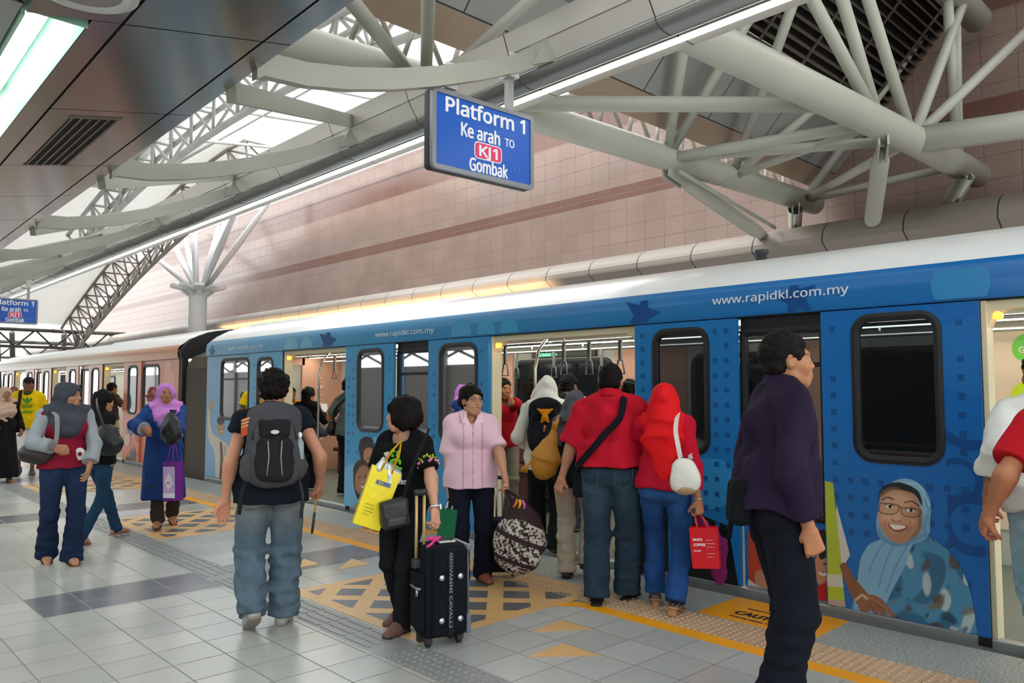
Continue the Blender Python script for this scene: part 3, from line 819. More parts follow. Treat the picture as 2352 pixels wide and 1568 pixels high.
# ------------------------------------------------------------------ floor markings
def clip_poly(p, x0, x1, y0, y1):
    for ax, lim, sg in ((0, x0, 1), (0, x1, -1), (1, y0, 1), (1, y1, -1)):
        o = []
        for i in range(len(p)):
            a, b = p[i-1], p[i]; da, db = sg*(a[ax]-lim), sg*(b[ax]-lim)
            if da >= 0: o.append(a)
            if (da >= 0) != (db >= 0):
                t = da/(da-db); o.append((a[0]+t*(b[0]-a[0]), a[1]+t*(b[1]-a[1])))
        p = o
        if len(p) < 3: return []
    return p
hatch_m = mat('marking_sand', 'd8ac74', .4, var=.06, vscale=4); hatch_d = mat('marking_slate', '626368', .35, var=.08, vscale=8); jointm = mat('marking_joint', '8f6c42', .6)
def hatch(yc, label):
    r = empty('floor_marking', (0, 0, 0), 0, label, 'floor marking', 'hatched boxes in front of the train doors')
    x0, x1, y0, y1 = 2.9, 4.45, yc-.82, yc+.84
    mb = MB(); mb.box((x0, y0, .0008), (4.33, y1, .0022)); mb.poly([(4.33, y0+.0, .0023), (4.62, y0+.25, .0023), (4.62, y1-.25, .0023), (4.33, y1, .0023)])
    mb.build('sand_base', hatch_m, r)
    mb = MB()
    for i in range(-6, 7):
        for j in range(-6, 7):
            cx, cy = 3.66+(i+j)*.215, yc+.04+(i-j)*.23
            h = .142
            p = clip_poly([(cx-h*.95, cy), (cx, cy-h), (cx+h*.95, cy), (cx, cy+h)], x0+.10, x1-.06, y0+.10, y1-.10)
            if p: mb.poly([(a, b, .0030) for a, b in p])
    mb.build('dark_diamonds', hatch_d, r)
    mb = MB()
    for k in range(1, 5): mb.box((x0, y0+k*.335, .0022), (x0+.10, y0+k*.335+.003, .0025)); mb.box((x0+k*.335, y0, .0022), (x0+k*.335+.003, y0+.1, .0025))
    mb.build('joint_lines', jointm, r)
hatch(4.68, 'sand and slate hatched floor box under the suitcase woman, in front of the open middle doors')
hatch(9.12, 'sand and slate hatched floor box under the pink headscarf woman\'s feet')
hatch(13.6, 'distant hatched floor box near the black gangway')
hatch(.2, 'hatched floor box by the near right doors')
def arrow(pts, label):
    mb = MB(); mb.add([(a, b, .0006) for a, b in pts]+[(a, b, .0028) for a, b in pts], [(3, 4, 5), (2, 1, 0), (0, 1, 4, 3), (1, 2, 5, 4), (2, 0, 3, 5)])
    tag(mb.build('arrow_marking', hatch_m), label, 'floor marking', 'triangle markings on the floor')
arrow([(3.20, 3.25), (3.53, 2.97), (3.53, 3.27)], 'sand triangle tile nearest the camera, below the hatched box')
arrow([(3.55, 3.56), (3.87, 3.32), (3.87, 3.60)], 'sand triangle tile second nearest, beside the yellow line start')
arrow([(3.54, 5.89), (3.86, 5.89), (3.86, 6.19)], 'sand triangle tile just in front of the dark tile band')
arrow([(3.22, 6.19), (3.54, 6.19), (3.54, 6.47)], 'sand triangle tile lying on the dark tile band')
arrow([(3.5, 10.35), (3.86, 10.35), (3.86, 10.65)], 'faint sand triangle tile beyond the far hatched box')
caut_y = mat('caution_yellow', 'eda017', .4, var=.08, vscale=5); caut_k = mat('caution_black', '14120f', .6)
def caution(y0, label):
    r = empty('caution_plate', (4.69, y0, .0), 0, label, 'floor sign', 'caution plates on the platform edge')
    mb = MB(); mb.box((0, 0, 0), (.55, .82, .003)); mb.build('plate', caut_y, r)
    # read from the platform: words run along -y
    ux, uz = (0, -1, 0), (1, 0, 0)
    text_obj('lettering', 'CAUTION', .165, caut_k, r, (.155, .41, .0034), ux, uz, .0006, 'CENTER', .006, .9)
    text_obj('lettering', 'PLEASE MIND THE GAP', .052, caut_k, r, (.075, .41, .0034), ux, uz, .0006, 'CENTER', .002, 1.1)
    text_obj('lettering', 'BERDIRI DI BELAKANG GARISAN', .04, caut_k, r, (.315, .41, .0034), ux, uz, .0006, 'CENTER', .002, 1.)
    mb = MB(); mb.tube([(.38, .41+.07, .004), (.38, .41-.07, .004), (.50, .41, .004)], .007, 5, closed=True); mb.box((.405, .403, .003), (.455, .417, .0042))
    mb.build('warning_triangle', caut_k, r)
caution(2.26, 'yellow caution plate on the edge behind the purple-jacketed man\'s legs')
caution(6.62, 'yellow caution plate on the edge below the yellow carrier bag')
# ------------------------------------------------------------------ granite wall and ledge across the track
wall_m = tilemat('granite_wall', 'YZ', .5, .375, .03, .27, '8a766c', '8e7a70', '63514a', .005, .22, .2, 70,
                 bands=[(5.76, 6.06, '6f5046'), (7.42, 8.10, '70544a'), (8.0, 8.06, '4a3832')])
mb = MB(); mb.box((13.5, -14, -1.4), (13.9, 60, 8.62))
tag(mb.build('wall_right', wall_m), 'polished pinkish granite wall with brown bands across the track', 'wall', kind='structure')
mb = MB(); prof = [(11.95, 3.86)]+[(12.45-.5*math.cos(a), 3.90+.36*math.sin(a)) for a in [math.pi/2*k/8 for k in range(9)]]+[(13.5, 4.30), (13.5, 3.70), (12.2, 3.70)]
mb.extr(prof, -14, 60)
ledge_m = tilemat('ledge_panel', 'YX', 1.22, 40, .55, -10, '7d756a', '857d72', '38332e', .011, .5)
tag(mb.build('wall_ledge', ledge_m), 'rounded grey panelled ledge running along the granite wall', 'ledge', kind='structure')
mb = MB()
for a, b in ((6.2, 7.3), (8.2, 9.3), (10.6, 12.2), (14, 16)): mb.box((12.02, a, 3.84), (12.3, b, 3.872))
mb.build('slot', mat('slot_dark', '2b211a', .8), bpy.data.objects['wall_ledge'])
# added warm lamp, unseen behind the train, for the far ledge's orange glow
for i, y in enumerate((20.,)):
    l = bpy.data.lights.new('added_ledge_lamp', 'AREA'); l.shape = 'RECTANGLE'; l.size = 17; l.size_y = .15; l.energy = 110; l.color = (1, .66, .38)
    o = bpy.data.objects.new('added_ledge_lamp', l); COLL.objects.link(o); o.location = (11.55, y, 3.15); l.spread = math.radians(70); o.rotation_euler = (math.radians(90), math.radians(0), math.radians(-90))
    o.rotation_euler = Vector((.55, 0, .8)).to_track_quat('-Z', 'Y').to_euler()
mb = MB(); mb.box((-7.3, -14, -.4), (-7, 0, 4.2)); mb.box((-7.3, 0, -.4), (-7, 17, 5.6)); mb.box((-7.3, 17, -.4), (-7, 60, 2.4)); mb.box((-7.3, 17, 2.9), (-7, 60, 4.6))
for y in np.arange(-14, 60, 3.0): mb.box((-7.02, y, 0), (-6.9, y+.25, 4.6))
tag(mb.build('wall_left', mat('concourse_wall', '6b6762', .5, var=.15)), 'grey concourse wall on the other side of the platform', 'wall', kind='structure')
segs = []
for y in np.arange(17, 44, 3.0): segs += [((-7.1, y, 2.4), (-7.1, y+1.5, 2.9), .06), ((-7.1, y+1.5, 2.9), (-7.1, y+3, 2.4), .06)]
SEG_LEFT = segs
# ------------------------------------------------------------------ steel
paint = mat('steel_paint', 'aeb0a4', .42, var=.05, vscale=2, spec=.4)
paint2 = mat('steel_white', 'c9cac6', .45)
darksteel = mat('steel_dark', '55534c', .6)
def tubes(name, segs, label, cat='beam', m=paint, n=16, extra=None, kind='structure', parent=None):
    mb = MB()
    for a, b, r in segs: mb.tube([a, b], r, n)
    if extra: extra(mb)
    o = mb.build(name, m, parent)
    return tag(o, label, cat, kind=kind) if label else o
tubes('cross_bracing', SEG_LEFT, 'steel cross bracing in the openings of the concourse wall', 'bracing', darksteel, 8)
zt = 4.75; B_Y, A_Y = 6.2, 3.65
mb = MB(); mb.tube([(2.4, 6.55, zt), (4.8, 6.35, zt), (8.86, B_Y, zt), (10.1, 6.12, zt), (13.0, 6.02, zt)], .178, 24)
for x in (10.05,): mb.tube([(x-.01, 6.12, zt), (x+.02, 6.12, zt)], .185, 24)
tag(mb.build('truss_chord', paint), 'thick grey steel tube crossing behind the hanging sign', 'roof truss', kind='structure')
mb = MB(); mb.tube([(3.6, 3.95, zt), (6.0, 3.80, zt), (10.5, 3.55, zt), (13.0, 3.50, zt)], .188, 24)
mb.tube([(10.55, 3.55, zt), (10.95, 2.2, zt), (11.5, .3, zt)], .172, 24)
tag(mb.build('truss_chord', paint), 'thickest grey steel tube at upper right with a forked end', 'roof truss', kind='structure')
def at(px, py_, Y=None, X=None, Z=None):
    """point seen at a photo pixel, on a plane of the hall"""
    p = math.radians(3.45); y = math.radians(43.509); f = 1775.
    fw = A(math.sin(y)*math.cos(p), math.cos(y)*math.cos(p), math.sin(p)); rt = A(math.cos(y), -math.sin(y), 0); up = np.cross(rt, fw)
    d = fw*f+rt*(px-1176)+up*(784-py_); C = A(0, 0, 1.55)
    t = Y/d[1] if Y is not None else (X/d[0] if X is not None else (Z-1.55)/d[2])
    return tuple(C+d*t)
b1, b2, b3 = (8.86, 6.2, zt), (10.4, 6.1, zt), (12.6, 6.03, zt)
a0, a1, a2, a3 = (8.6, 3.66, zt), (9.55, 3.6, zt), (10.5, 3.55, zt), (12.2, 3.52, zt)
tubes('truss_lacing', [((5.75, 6.3, zt), a0, .088), (b1, a1, .072), (b1, a2, .068), (b3, a2, .066), (b3, a3, .062), (b2, a1, .05)],
      'horizontal grey tubes lacing the two big truss tubes together', 'roof truss')
web = []
for nd, px, yy in ((b1, (1770, -40), 4.5), (b1, (1590, -20), 4.9), (b2, (1840, -45), 4.3), (b2, (2152, 18), 4.2), (b3, (2152, 36), 4.1),
                   (a1, (1850, -30), 3.55), (a1, (1926, -30), 3.5), (a2, (1985, -30), 3.45), (a2, (2225, -30), 3.3), (a2, (2370, 60), 2.6), (a3, (2195, 60), 3.4), (a3, (2175, -20), 3.4)):
    web.append((nd, at(*px, Y=yy), .069))
tubes('truss_web', web, 'slim grey web tubes fanning up from the truss nodes', 'roof truss')
tubes('truss_chord', [((8.2, 3.4, 7.1), (12.9, 3.4, 7.1), .2)], 'upper grey truss tube high under the dark louvres', 'roof truss')
def pinstrut(top, bot, label, br):
    r = empty('support_strut', (0, 0, 0), 0, label, 'support strut', kind='structure')
    d = (Vector(bot)-Vector(top)).normalized(); t = Vector(top)
    mb = MB(); p = [t+d*.25, t+d*.55, Vector(bot)-d*.5, Vector(bot)]
    mb.tube(p, [.045, .11, .12, .07], 14); mb.build('shaft', paint, r)
    mb = MB(); s = d.cross(Vector((0, 0, 1))).normalized()
    for q in (-.05, .05): mb.obox(t+d*.12+s*q, (d, s, d.cross(s)), (.26, .012, .11))
    mb.tube([t+d*.3-s*.08, t+d*.3+s*.08], .03, 10); mb.build('bracket', paint, r)
pinstrut((8.95, 6.2, zt-.18), (12.2, 6.52, 4.12), 'slanting pinned strut from the middle truss node down to the ledge', 0)
pinstrut((9.65, 3.60, zt-.2), (12.35, 4.82, 4.02), 'pinned strut from the thickest tube down to the ledge', 0)
pinstrut((12.3, 6.03, zt-.17), (12.7, 6.25, 4.3), 'short pinned strut under the thinner tube end', 0)
pinstrut((12.35, 3.51, zt-.2), (12.55, 3.75, 4.3), 'short pinned strut under the thickest tube end', 0)
tubes('cable_tray', [((8.9, 6.02, zt-.22), (12.1, 6.3, 4.25), .03)], 'thin conduit beside the slanting pinned strut', 'conduit', n=6)
# sloping panelled soffit above the truss, louvres above that
def plane_z(y): return 1.55+4.75+1.08*(5.0-y)
pan_m = tilemat('soffit_panel', 'XY', 1.5, .62, .4, 5.88, '8e8f8c', '969692', '3a3936', .010, .5)
mb = MB(); pr = [(5.88, plane_z(5.88)), (5.12, plane_z(5.12)), (5.12, plane_z(5.12)+.12), (5.88, plane_z(5.88)+.12)]
n = len(pr)
def extx(mb, pr, x0, x1):
    n = len(pr); vs = [(x0, y, z) for y, z in pr]+[(x1, y, z) for y, z in pr]
    mb.add(vs, [(i, (i+1) % n, n+(i+1) % n, n+i) for i in range(n)]+[tuple(range(n))[::-1], tuple(range(n, 2*n))])
extx(mb, pr, 3.0, 13.5); tag(mb.build('ceiling_panels', pan_m), 'grey panelled sloping soffit above the steel tubes', 'ceiling', kind='structure')
mb = MB(); extx(mb, [(6.12, plane_z(6.12)), (5.885, plane_z(5.885)), (5.885, plane_z(5.885)+.3), (6.12, plane_z(6.12)+.35)], 3.0, 13.5)
tag(mb.build('ceiling_fascia', mat('tan_panel', '94826f', .55, var=.05)), 'tan edge strip below the grey panelled soffit', 'ceiling', kind='structure')
mb = MB()
k = 0
y = 5.10
while y > 1.7:
    z = plane_z(y); mb.obox((10.6 if True else 0, y, z+.05), (Vector((1, 0, 0)), Vector((0, .4, .9)).normalized(), Vector((0, .9, -.4)).normalized()), (2.9, .050, .008)); y -= .088
for x in (8.2, 9.4, 10.6, 11.8, 13.0): mb.bar((x, 5.1, plane_z(5.1)-.01), (x, 1.7, plane_z(1.7)-.01), .03, .03)
tag(mb.build('ceiling_louvres', mat('louvre_brown', '5c564c', .55)), 'dark slatted louvres in the roof at upper right', 'louvre', kind='structure')
mb = MB(); extx(mb, [(5.12, plane_z(5.12)+.14), (1.6, plane_z(1.6)+.14), (1.6, plane_z(1.6)+.3), (5.12, plane_z(5.12)+.3)], 2.2, 13.9)
tag(mb.build('roof_deck', mat('deck_dark', '26221d', .9)), 'dark roof deck above the louvres', 'roof', kind='structure')
mb = MB(); extx(mb, [(5.10, plane_z(5.10)), (3.6, plane_z(3.6)), (3.6, plane_z(3.6)+.12), (5.10, plane_z(5.10)+.12)], 2.4, 7.55)
tag(mb.build('ceiling_panels', pan_m), 'grey soffit panels left of the dark louvres', 'ceiling', kind='structure')
# secondary lattice seen under the tan strip
lat = []
x = 4.0
while x < 13:
    lat += [((x, 6.6, 4.95), (x+.32, 6.7, 5.7), .03), ((x+.32, 6.7, 5.7), (x+.64, 6.6, 4.95), .03)]; x += .64
lat += [((3, 6.6, 4.95), (13.2, 6.6, 4.95), .035), ((3, 6.7, 5.7), (13.2, 6.7, 5.7), .035)]
tubes('lattice_girder', lat, 'thin dark lattice girder behind the grey steel tube', 'roof truss', mat('lattice_grey', '8a877d', .5), 8)
tubes('truss_post', [((4.75, 6.3, zt), at(985, -40, Y=4.8), .06), ((4.6, 6.33, zt), at(785, -25, Y=5.2), .068), ((4.9, 6.3, zt), at(1262, -40, Y=4.7), .055)],
      'grey posts rising from the big tube above the sign', 'roof truss')
# ------------------------------------------------------------------ clad boom with light strip, ribs and struts to the soffit
boom = empty('light_boom', (0, 0, 0), 0, 'long grey metal clad boom running above the platform edge', 'boom', kind='structure')
boom_m = tilemat('boom_panel', 'YZ', 1.45, 10, .35, -3, 'cfcdc4', 'd4d2ca', '4a4843', .006, .42)
mb = MB(); mb.extr([(4.36, 4.55), (4.42, 4.395), (4.46, 4.395), (4.46, 4.55)], -4, 48); mb.build('upper_panel', boom_m, boom)
mb = MB(); mb.extr([(4.425, 4.385), (4.52, 4.245), (4.56, 4.26), (4.465, 4.40)], -4, 48); mb.build('lower_panel', boom_m, boom)
mb = MB(); mb.smooth = True
pr = [(4.52+.16*(1-math.cos(a)), 4.243-.075*math.sin(a)) for a in [math.pi*.60*k/8 for k in range(9)]]
pr = pr+[(4.80, 4.20), (4.80, 4.24), (4.56, 4.27)]
mb.extr(pr, -4, 48); mb.build('trough', mat('brushed_trough', '8d8f8e', .28, .75), boom)
mb = MB(); mb.box((4.81, -4, 4.19), (5.02, 48, 4.42)); mb.box((4.46, -4, 4.40), (5.02, 48, 4.56)); mb.build('back', boom_m, boom)
mb = MB(); y = -4
while y < 46: mb.box((4.825, y, 4.172), (4.875, y+1.445, 4.189)); y += 1.45
mb.build('light_strip', mat('strip_light', 'f4fff6', .4, emit=2.6), boom)
boom.children[-1]['label'] = 'glowing white fluorescent strip'
mb = MB()
for i in range(34):
    y = .35+1.45*i
    mb.smooth = False
    pr2 = [(4.517+.163*(1-math.cos(a)), 4.242-.079*math.sin(a)) for a in [math.pi*.58*k/8 for k in range(9)]]
    mb.extr(pr2+[(4.60, 4.2)], y-.005, y+.005)
mb.build('seams', darksteel, boom)
ribc = [(2.0, 3.47), (2.05, 3.499), (2.33, 3.515), (2.64, 3.575), (2.99, 3.67), (3.36, 3.795), (3.78, 3.96), (4.17, 4.13), (4.44, 4.27)]
for i in range(11):
    yc = 4.35+2.97*i; dx = .02*(yc-4.35)
    r = empty('curved_rib', (0, yc, 0), 0, 'curved grey rib above the nearest platform sign' if i == 0 else 'curved grey rib linking soffit and boom', 'rib', 'curved ribs between soffit and boom', 'structure')
    pts = [Vector((x+dx*max(0, (4.44-x)/2.44), 0, z)) for x, z in ribc]
    mb = MB(); vs = []; fs = []
    for j, p in enumerate(pts):
        h = .075
        for a, b in ((-.035, -h), (.035, -h), (.035, h), (-.035, h)): vs.append((p.x, a, p.z+b))
    for j in range(len(pts)-1):
        for k in range(4): fs.append((j*4+k, j*4+(k+1) % 4, j*4+4+(k+1) % 4, j*4+4+k))
    fs += [(3, 2, 1, 0), tuple(len(pts)*4-4+k for k in range(4))]
    mb.add(vs, fs); mb.build('bar', paint, r)
    mb = MB(); mb.add([(4.32, -.045, 4.16), (4.32, .045, 4.16), (4.44, .10, 4.42), (4.44, -.10, 4.42), (4.56, -.10, 4.25), (4.56, .10, 4.25)],
                      [(0, 1, 2, 3), (0, 4, 5, 1), (0, 3, 4), (1, 5, 2), (3, 2, 5, 4)]); mb.build('gusset', paint, r)
    r2 = empty('diagonal_strut', (0, yc, 0), 0, 'straight grey strut bracing soffit to boom beside a curved rib', 'strut', 'diagonal struts between soffit and boom', 'structure')
    mb = MB(); mb.bar((2.05+dx, .45, 3.46), (4.42, 2.87, 4.46), .07, .13); mb.build('bar', paint, r2)
# ------------------------------------------------------------------ metal soffit over the platform
soff = mat('soffit_metal', '9b9c99', .19, .85, bump=.03, bscale=3, var=.06, vscale=1.5)
def skew(mb, y0=4.35):
    mb.v = [(x+.02*(y-y0), y, z) for x, y, z in mb.v]
soffit = empty('ceiling', (0, 0, 0), 0, 'dark reflective metal soffit with recessed light at upper left', 'ceiling', kind='structure')
def sz(x): return 3.28+.195*(x-1.13)
mb = MB()
seams_y = [-4.0, -2.3, -.6, 1.0, 2.4, 3.88, 5.38, 7.03, 8.4, 9.85, 11.3, 12.75, 14.2, 15.65, 17.1, 18.55, 20.0, 21.5, 23, 26, 30, 36, 46]
for a, b in zip(seams_y[:-1], seams_y[1:]):
    g = .005
    if a < 3.5: mb.box((-.6, a+g, 3.36), (.73, b-g, 3.25)); mb.add([(.735, a+g, sz(.73)), (1.125, a+g, sz(1.13)), (1.125, b-g, sz(1.13)), (.735, b-g, sz(.73))], [(3, 2, 1, 0)])
    else:
        mb.box((-.6, a+g, 3.36), (.725, b-g, 3.24)); mb.add([(1.0, a, sz(1.0)), (1.125, a, sz(1.13)), (1.125, b, sz(1.13)), (1.0, b, sz(1.0))], [(3, 2, 1, 0)])
    mb.add([(1.14, a+g, sz(1.14)), (1.83, a+g, sz(1.83)), (1.83, b-g, sz(1.83)), (1.14, b-g, sz(1.14))], [(3, 2, 1, 0)])
    mb.add([(1.845, a+g, sz(1.845)), (2.0, a+g, 3.45), (2.0, b-g, 3.45), (1.845, b-g, sz(1.845))], [(3, 2, 1, 0)])
    mb.add([(2.0, a+g, 3.45), (2.03, a+g, 3.56), (2.03, b-g, 3.56), (2.0, b-g, 3.45)], [(3, 2, 1, 0)])
skew(mb); mb.build('panels', soff, soffit)
mb = MB(); mb.extr([(-.6, 3.40), (.71, 3.40), (.71, 3.55), (1.02, 3.55), (1.02, 3.285), (1.14, 3.295), (1.99, 3.46), (2.02, 3.57), (1.9, 3.85), (-.6, 3.85)], -4, 46); skew(mb); mb.build('core', mat('soffit_core', '1d1c1a', .9), soffit)
trough_m = mat('trough_enamel', 'a9d6c0', .35)
for y0_, y1_ in ((3.95, 46.),):
    mb = MB(); mb.box((.73, y0_, 3.40), (1.0, y1_, 3.42)); mb.box((.73, y0_, 3.22), (.745, y1_, 3.40)); mb.add([(.90, y0_, 3.398), (1.0, y0_, 3.262), (1.0, y1_, 3.262), (.90, y1_, 3.398)], [(0, 1, 2, 3)]); mb.box((.73, y0_-.01, 3.24), (1.0, y0_, 3.42)); skew(mb)
    mb.build('light_trough', trough_m, soffit)
y = -8.0; k = 0
while y < 40:
    if 2. < y < 3.9: y = 4.0
    f = empty('ceiling_light', (0, 0, 0), 0, 'nearest visible fluorescent light in the soffit trough at upper left' if y == 4.0 else 'fluorescent light in the soffit trough', 'light', 'fluorescent lights in the soffit trough')
    mb = MB(); mb.box((.755, y, 3.345), (.885, y+1.46, 3.398), .01); (setattr(mb, 'v', [(a, b, c-.14) for a, b, c in mb.v]) if y < 2.5 else None); skew(mb); mb.build('housing', mat('lamp_housing', 'dcebe3', .4), f)
    mb = MB(); mb.tube([(.785, y+.04, 3.325), (.785, y+1.42, 3.325)], .018, 10); mb.tube([(.855, y+.04, 3.325), (.855, y+1.42, 3.325)], .018, 10); (setattr(mb, 'v', [(a, b, c-.14) for a, b, c in mb.v]) if y < 2.5 else None); skew(mb)
    mb.build('tube', mat('lamp_tube', 'f6fffa', .4, emit=6.) if y > 3 else mat('lamp_tube_added', 'f6fffa', .4, emit=18.), f)  # near tubes are unseen, added and stronger to brighten the near platform
    y += 1.5; k += 1
vent = empty('air_vent', (0, 0, 0), 0, 'slotted air vent in the metal soffit', 'vent')
mb = MB()
for k in range(6):
    x = 1.30+.275*k/5; mb.box((x-.006, 5.55, sz(x)-.008), (x+.006, 7.0, sz(x)-.001))

for ya, yb in ((5.53, 5.56), (6.98, 7.01)): mb.add([(x, y, sz(x)-d) for d in (.008, .001) for x, y in ((1.28, ya), (1.60, ya), (1.60, yb), (1.28, yb))], [(3, 2, 1, 0), (4, 5, 6, 7), (0, 1, 5, 4), (1, 2, 6, 5), (2, 3, 7, 6), (3, 0, 4, 7)])
skew(mb); mb.build('frame', mat('vent_frame', '6f665c', .35, .6), vent)
mb = MB(); mb.add([(1.29, 5.55, sz(1.29)-.002), (1.59, 5.55, sz(1.59)-.002), (1.59, 7.0, sz(1.59)-.002), (1.29, 7.0, sz(1.29)-.002)], [(3, 2, 1, 0)]); skew(mb); mb.build('dark_slots', mat('vent_dark', '080706', .9), vent)
spk = empty('speaker', (.87, 3.52, 3.235), 0, 'round ceiling speaker with perforated grille at the top left', 'speaker')
mb = MB(); mb.smooth = True; mb.lathe((0, 0, 0), [(.205, .0), (.205, -.02), (.17, -.03), (.165, -.02)], 40); mb.build('rim', mat('speaker_rim', 'c9cbc8', .35, .3), spk)
mb = MB(); mb.lathe((0, 0, -.026), [(.165, .012), (.12, .0), (.01, -.006)], 32); mb.build('grille', mat('speaker_grille', '9d9591', .5, bump=.8, bscale=220), spk)
# ------------------------------------------------------------------ hanging platform signs
sign_b = mat('sign_blue', '0a5ec6', .3, emit=0); sign_w = mat('sign_white', 'f6f8fb', .4); sign_p = mat('sign_pink', 'e5396f', .35); sign_f = mat('sign_frame', '8d9196', .35, .5); sign_k = mat('sign_case', '24262a', .4)
sign_g = mat('sign_faint', '3d78d0', .35)
def platform_sign(x, y, z, label, rz=0., drop=.37):
    """x,y,z: left top corner of the face; the face looks back along -y"""
    r = empty('platform_sign', (x, y, z), rz, label, 'sign', 'hanging platform signs')
    W, H = 1.0, .60
    mb = MB(); mb.box((0, .02, -H), (W, .12, 0), .03); mb.build('case', sign_k, r)
    mb = MB()
    out = [(W/2+a, -H/2+b) for a, b in rrect(W, H, .035)]; inn = [(W/2+a, -H/2+b) for a, b in rrect(W-.07, H-.07, .012)]
    n = len(out); vs = [(a, -.006, b) for a, b in out]+[(a, -.006, b) for a, b in inn]+[(a, .03, b) for a, b in out]+[(a, .008, b) for a, b in inn]
    fs = [(i, (i+1) % n, n+(i+1) % n, n+i) for i in range(n)]+[(i, 2*n+i, 2*n+(i+1) % n, (i+1) % n) for i in range(n)]+[(n+i, n+(i+1) % n, 3*n+(i+1) % n, 3*n+i) for i in range(n)]
    mb.add(vs, fs); mb.build('frame', sign_f, r, True)
    mb = MB(); mb.box((.03, .004, -H+.03), (W-.03, .03, -.03)); mb.build('face', sign_b, r)
    ux, uz = (1, 0, 0), (0, 0, 1); t = lambda s_, sz_, cx, cz, bo, sx=1., al='CENTER', m=sign_w: text_obj('lettering', s_, sz_, m, r, (cx, .002, cz), ux, uz, .001, al, bo, sx)
    mb = MB()
    for a, b, c, d in ((.72, -.10, .90, -.30),): mb.box((a, .0033, b), (c, .0041, b-.002)); mb.box((a, .0033, d), (c, .0041, d-.002)); mb.box((c, .0033, b), (c-.002, .0041, d))
    for q in range(4): mb.box((.70, .0033, -.34-.02*q), (.82+.02*q, .0041, -.342-.02*q))
    mb.box((.04, .0033, -.2), (.96, .0041, -.202))
    mb.build('outline', sign_g, r)
    t('LRT', .10, .80, -.50, .002, m=sign_g)
    T = lambda s_, cap, cx, cz, w, bo, m=sign_w: text_obj('lettering', s_, cap/.714, m, r, (cx, .002, cz), ux, uz, .001, 'CENTER', bo, 1., w, cap)
    T('Platform 1', .108, .515, -.158, .78, .0052); T('Ke arah', .098, .455, -.308, .375, .0042); T('TO', .062, .745, -.300, .095, .0018); T('Gombak', .094, .535, -.553, .375, .0042)
    mb = MB(); p = [(.53+a, -.386+b) for a, b in rrect(.275, .132, .035)]; q = [(.53+a, -.386+b) for a, b in rrect(.258, .116, .028)]
    mb.add([(a, .0035, b) for a, b in p]+[(a, .001, b) for a, b in p], [tuple(range(len(p)))[::-1]]); mb.build('badge_edge', sign_w, r)
    mb = MB(); mb.add([(a, .0020, b) for a, b in q]+[(a, .0035, b) for a, b in q], [tuple(range(len(q)))[::-1]]); mb.build('badge', sign_p, r)
    T('KJ1', .080, .53, -.426, .175, .0042)
    for hx, top in ((.18, .055), (.80, .31)):
        mb = MB(); mb.box((hx-.028, .045, -.01), (hx+.028, .095, top)); mb.build('hanger', mat('hanger_steel', 'a7a9a8', .35, .4), r)
        mb = MB(); mb.box((hx-.05, .005, top-.03), (hx+.05, .135, top)); mb.box((hx-.045, .005, top), (hx+.045, .02, top+.165)); mb.box((hx-.045, .12, top), (hx+.045, .135, top+.165)); mb.tube([(hx, -.005, top+.09), (hx, .008, top+.09)], .018, 8); mb.build('clamp', mat('clamp_steel', 'd3d4d2', .35, .2), r)
    return r
platform_sign(3.345, 4.36, 3.735, 'blue platform sign with white lettering hanging from the nearest curved rib', math.radians(-2), .31)
platform_sign(3.46, 21.2, 3.66, 'small distant blue platform sign at the left edge', 0, .4)
# ------------------------------------------------------------------ roofs beyond
def roofmat(tr):
    m = bpy.data.materials.new('roof_membrane'); m.use_nodes = True; nt = m.node_tree; b = nt.nodes['Principled BSDF']; out = nt.nodes['Material Output']
    b.inputs['Base Color'].default_value = (.88, .88, .86, 1); b.inputs['Roughness'].default_value = .6
    t = nt.nodes.new('ShaderNodeBsdfTranslucent'); t.inputs[0].default_value = (.92, .92, .9, 1)
    mx = nt.nodes.new('ShaderNodeMixShader'); mx.inputs[0].default_value = tr
    nt.links.new(b.outputs[0], mx.inputs[1]); nt.links.new(t.outputs[0], mx.inputs[2]); nt.links.new(mx.outputs[0], out.inputs[0])
    return m
roof_m = roofmat(.34)
def r1(y): return 8.75-.9*((y-16.5)/10)**2
def r2(y): return 9.1-4.5*(max(0, y-23)/19.)**1.5
def roofsheet(x0, x1, y0, y1, zf, label, step=.3):
    mb = MB(); mb.smooth = False; n = int((y1-y0)/step); vs = []; fs = []
    for i in range(n+1):
        y = y0+(y1-y0)*i/n; z = zf(y)+(.03 if i % 2 else 0)
        vs += [(x0, y, z), (x1, y, z)]
    for i in range(n): fs.append((i*2, i*2+1, i*2+3, i*2+2))
    mb.add(vs, fs); o = mb.build('roof_sheet', roof_m); tag(o, label, 'roof', kind='structure')
    md = o.modifiers.new('thick', 'SOLIDIFY'); md.thickness = .02
roofsheet(-7, 7.6, 7.5, 26.5, r1, 'white ribbed roof vault above the middle of the platform')
roofsheet(-7, 10.6, 23, 42, r2, 'white ribbed roof sheet sloping down at the far end')
roofsheet(2.1, 13.9, -14, 1.6, lambda y: 10.1, 'white ribbed roof sheet above the near end of the train')
roofsheet(-7, 2.1, -14, 7.5, lambda y: 7.9, 'white roof sheet over the near platform')
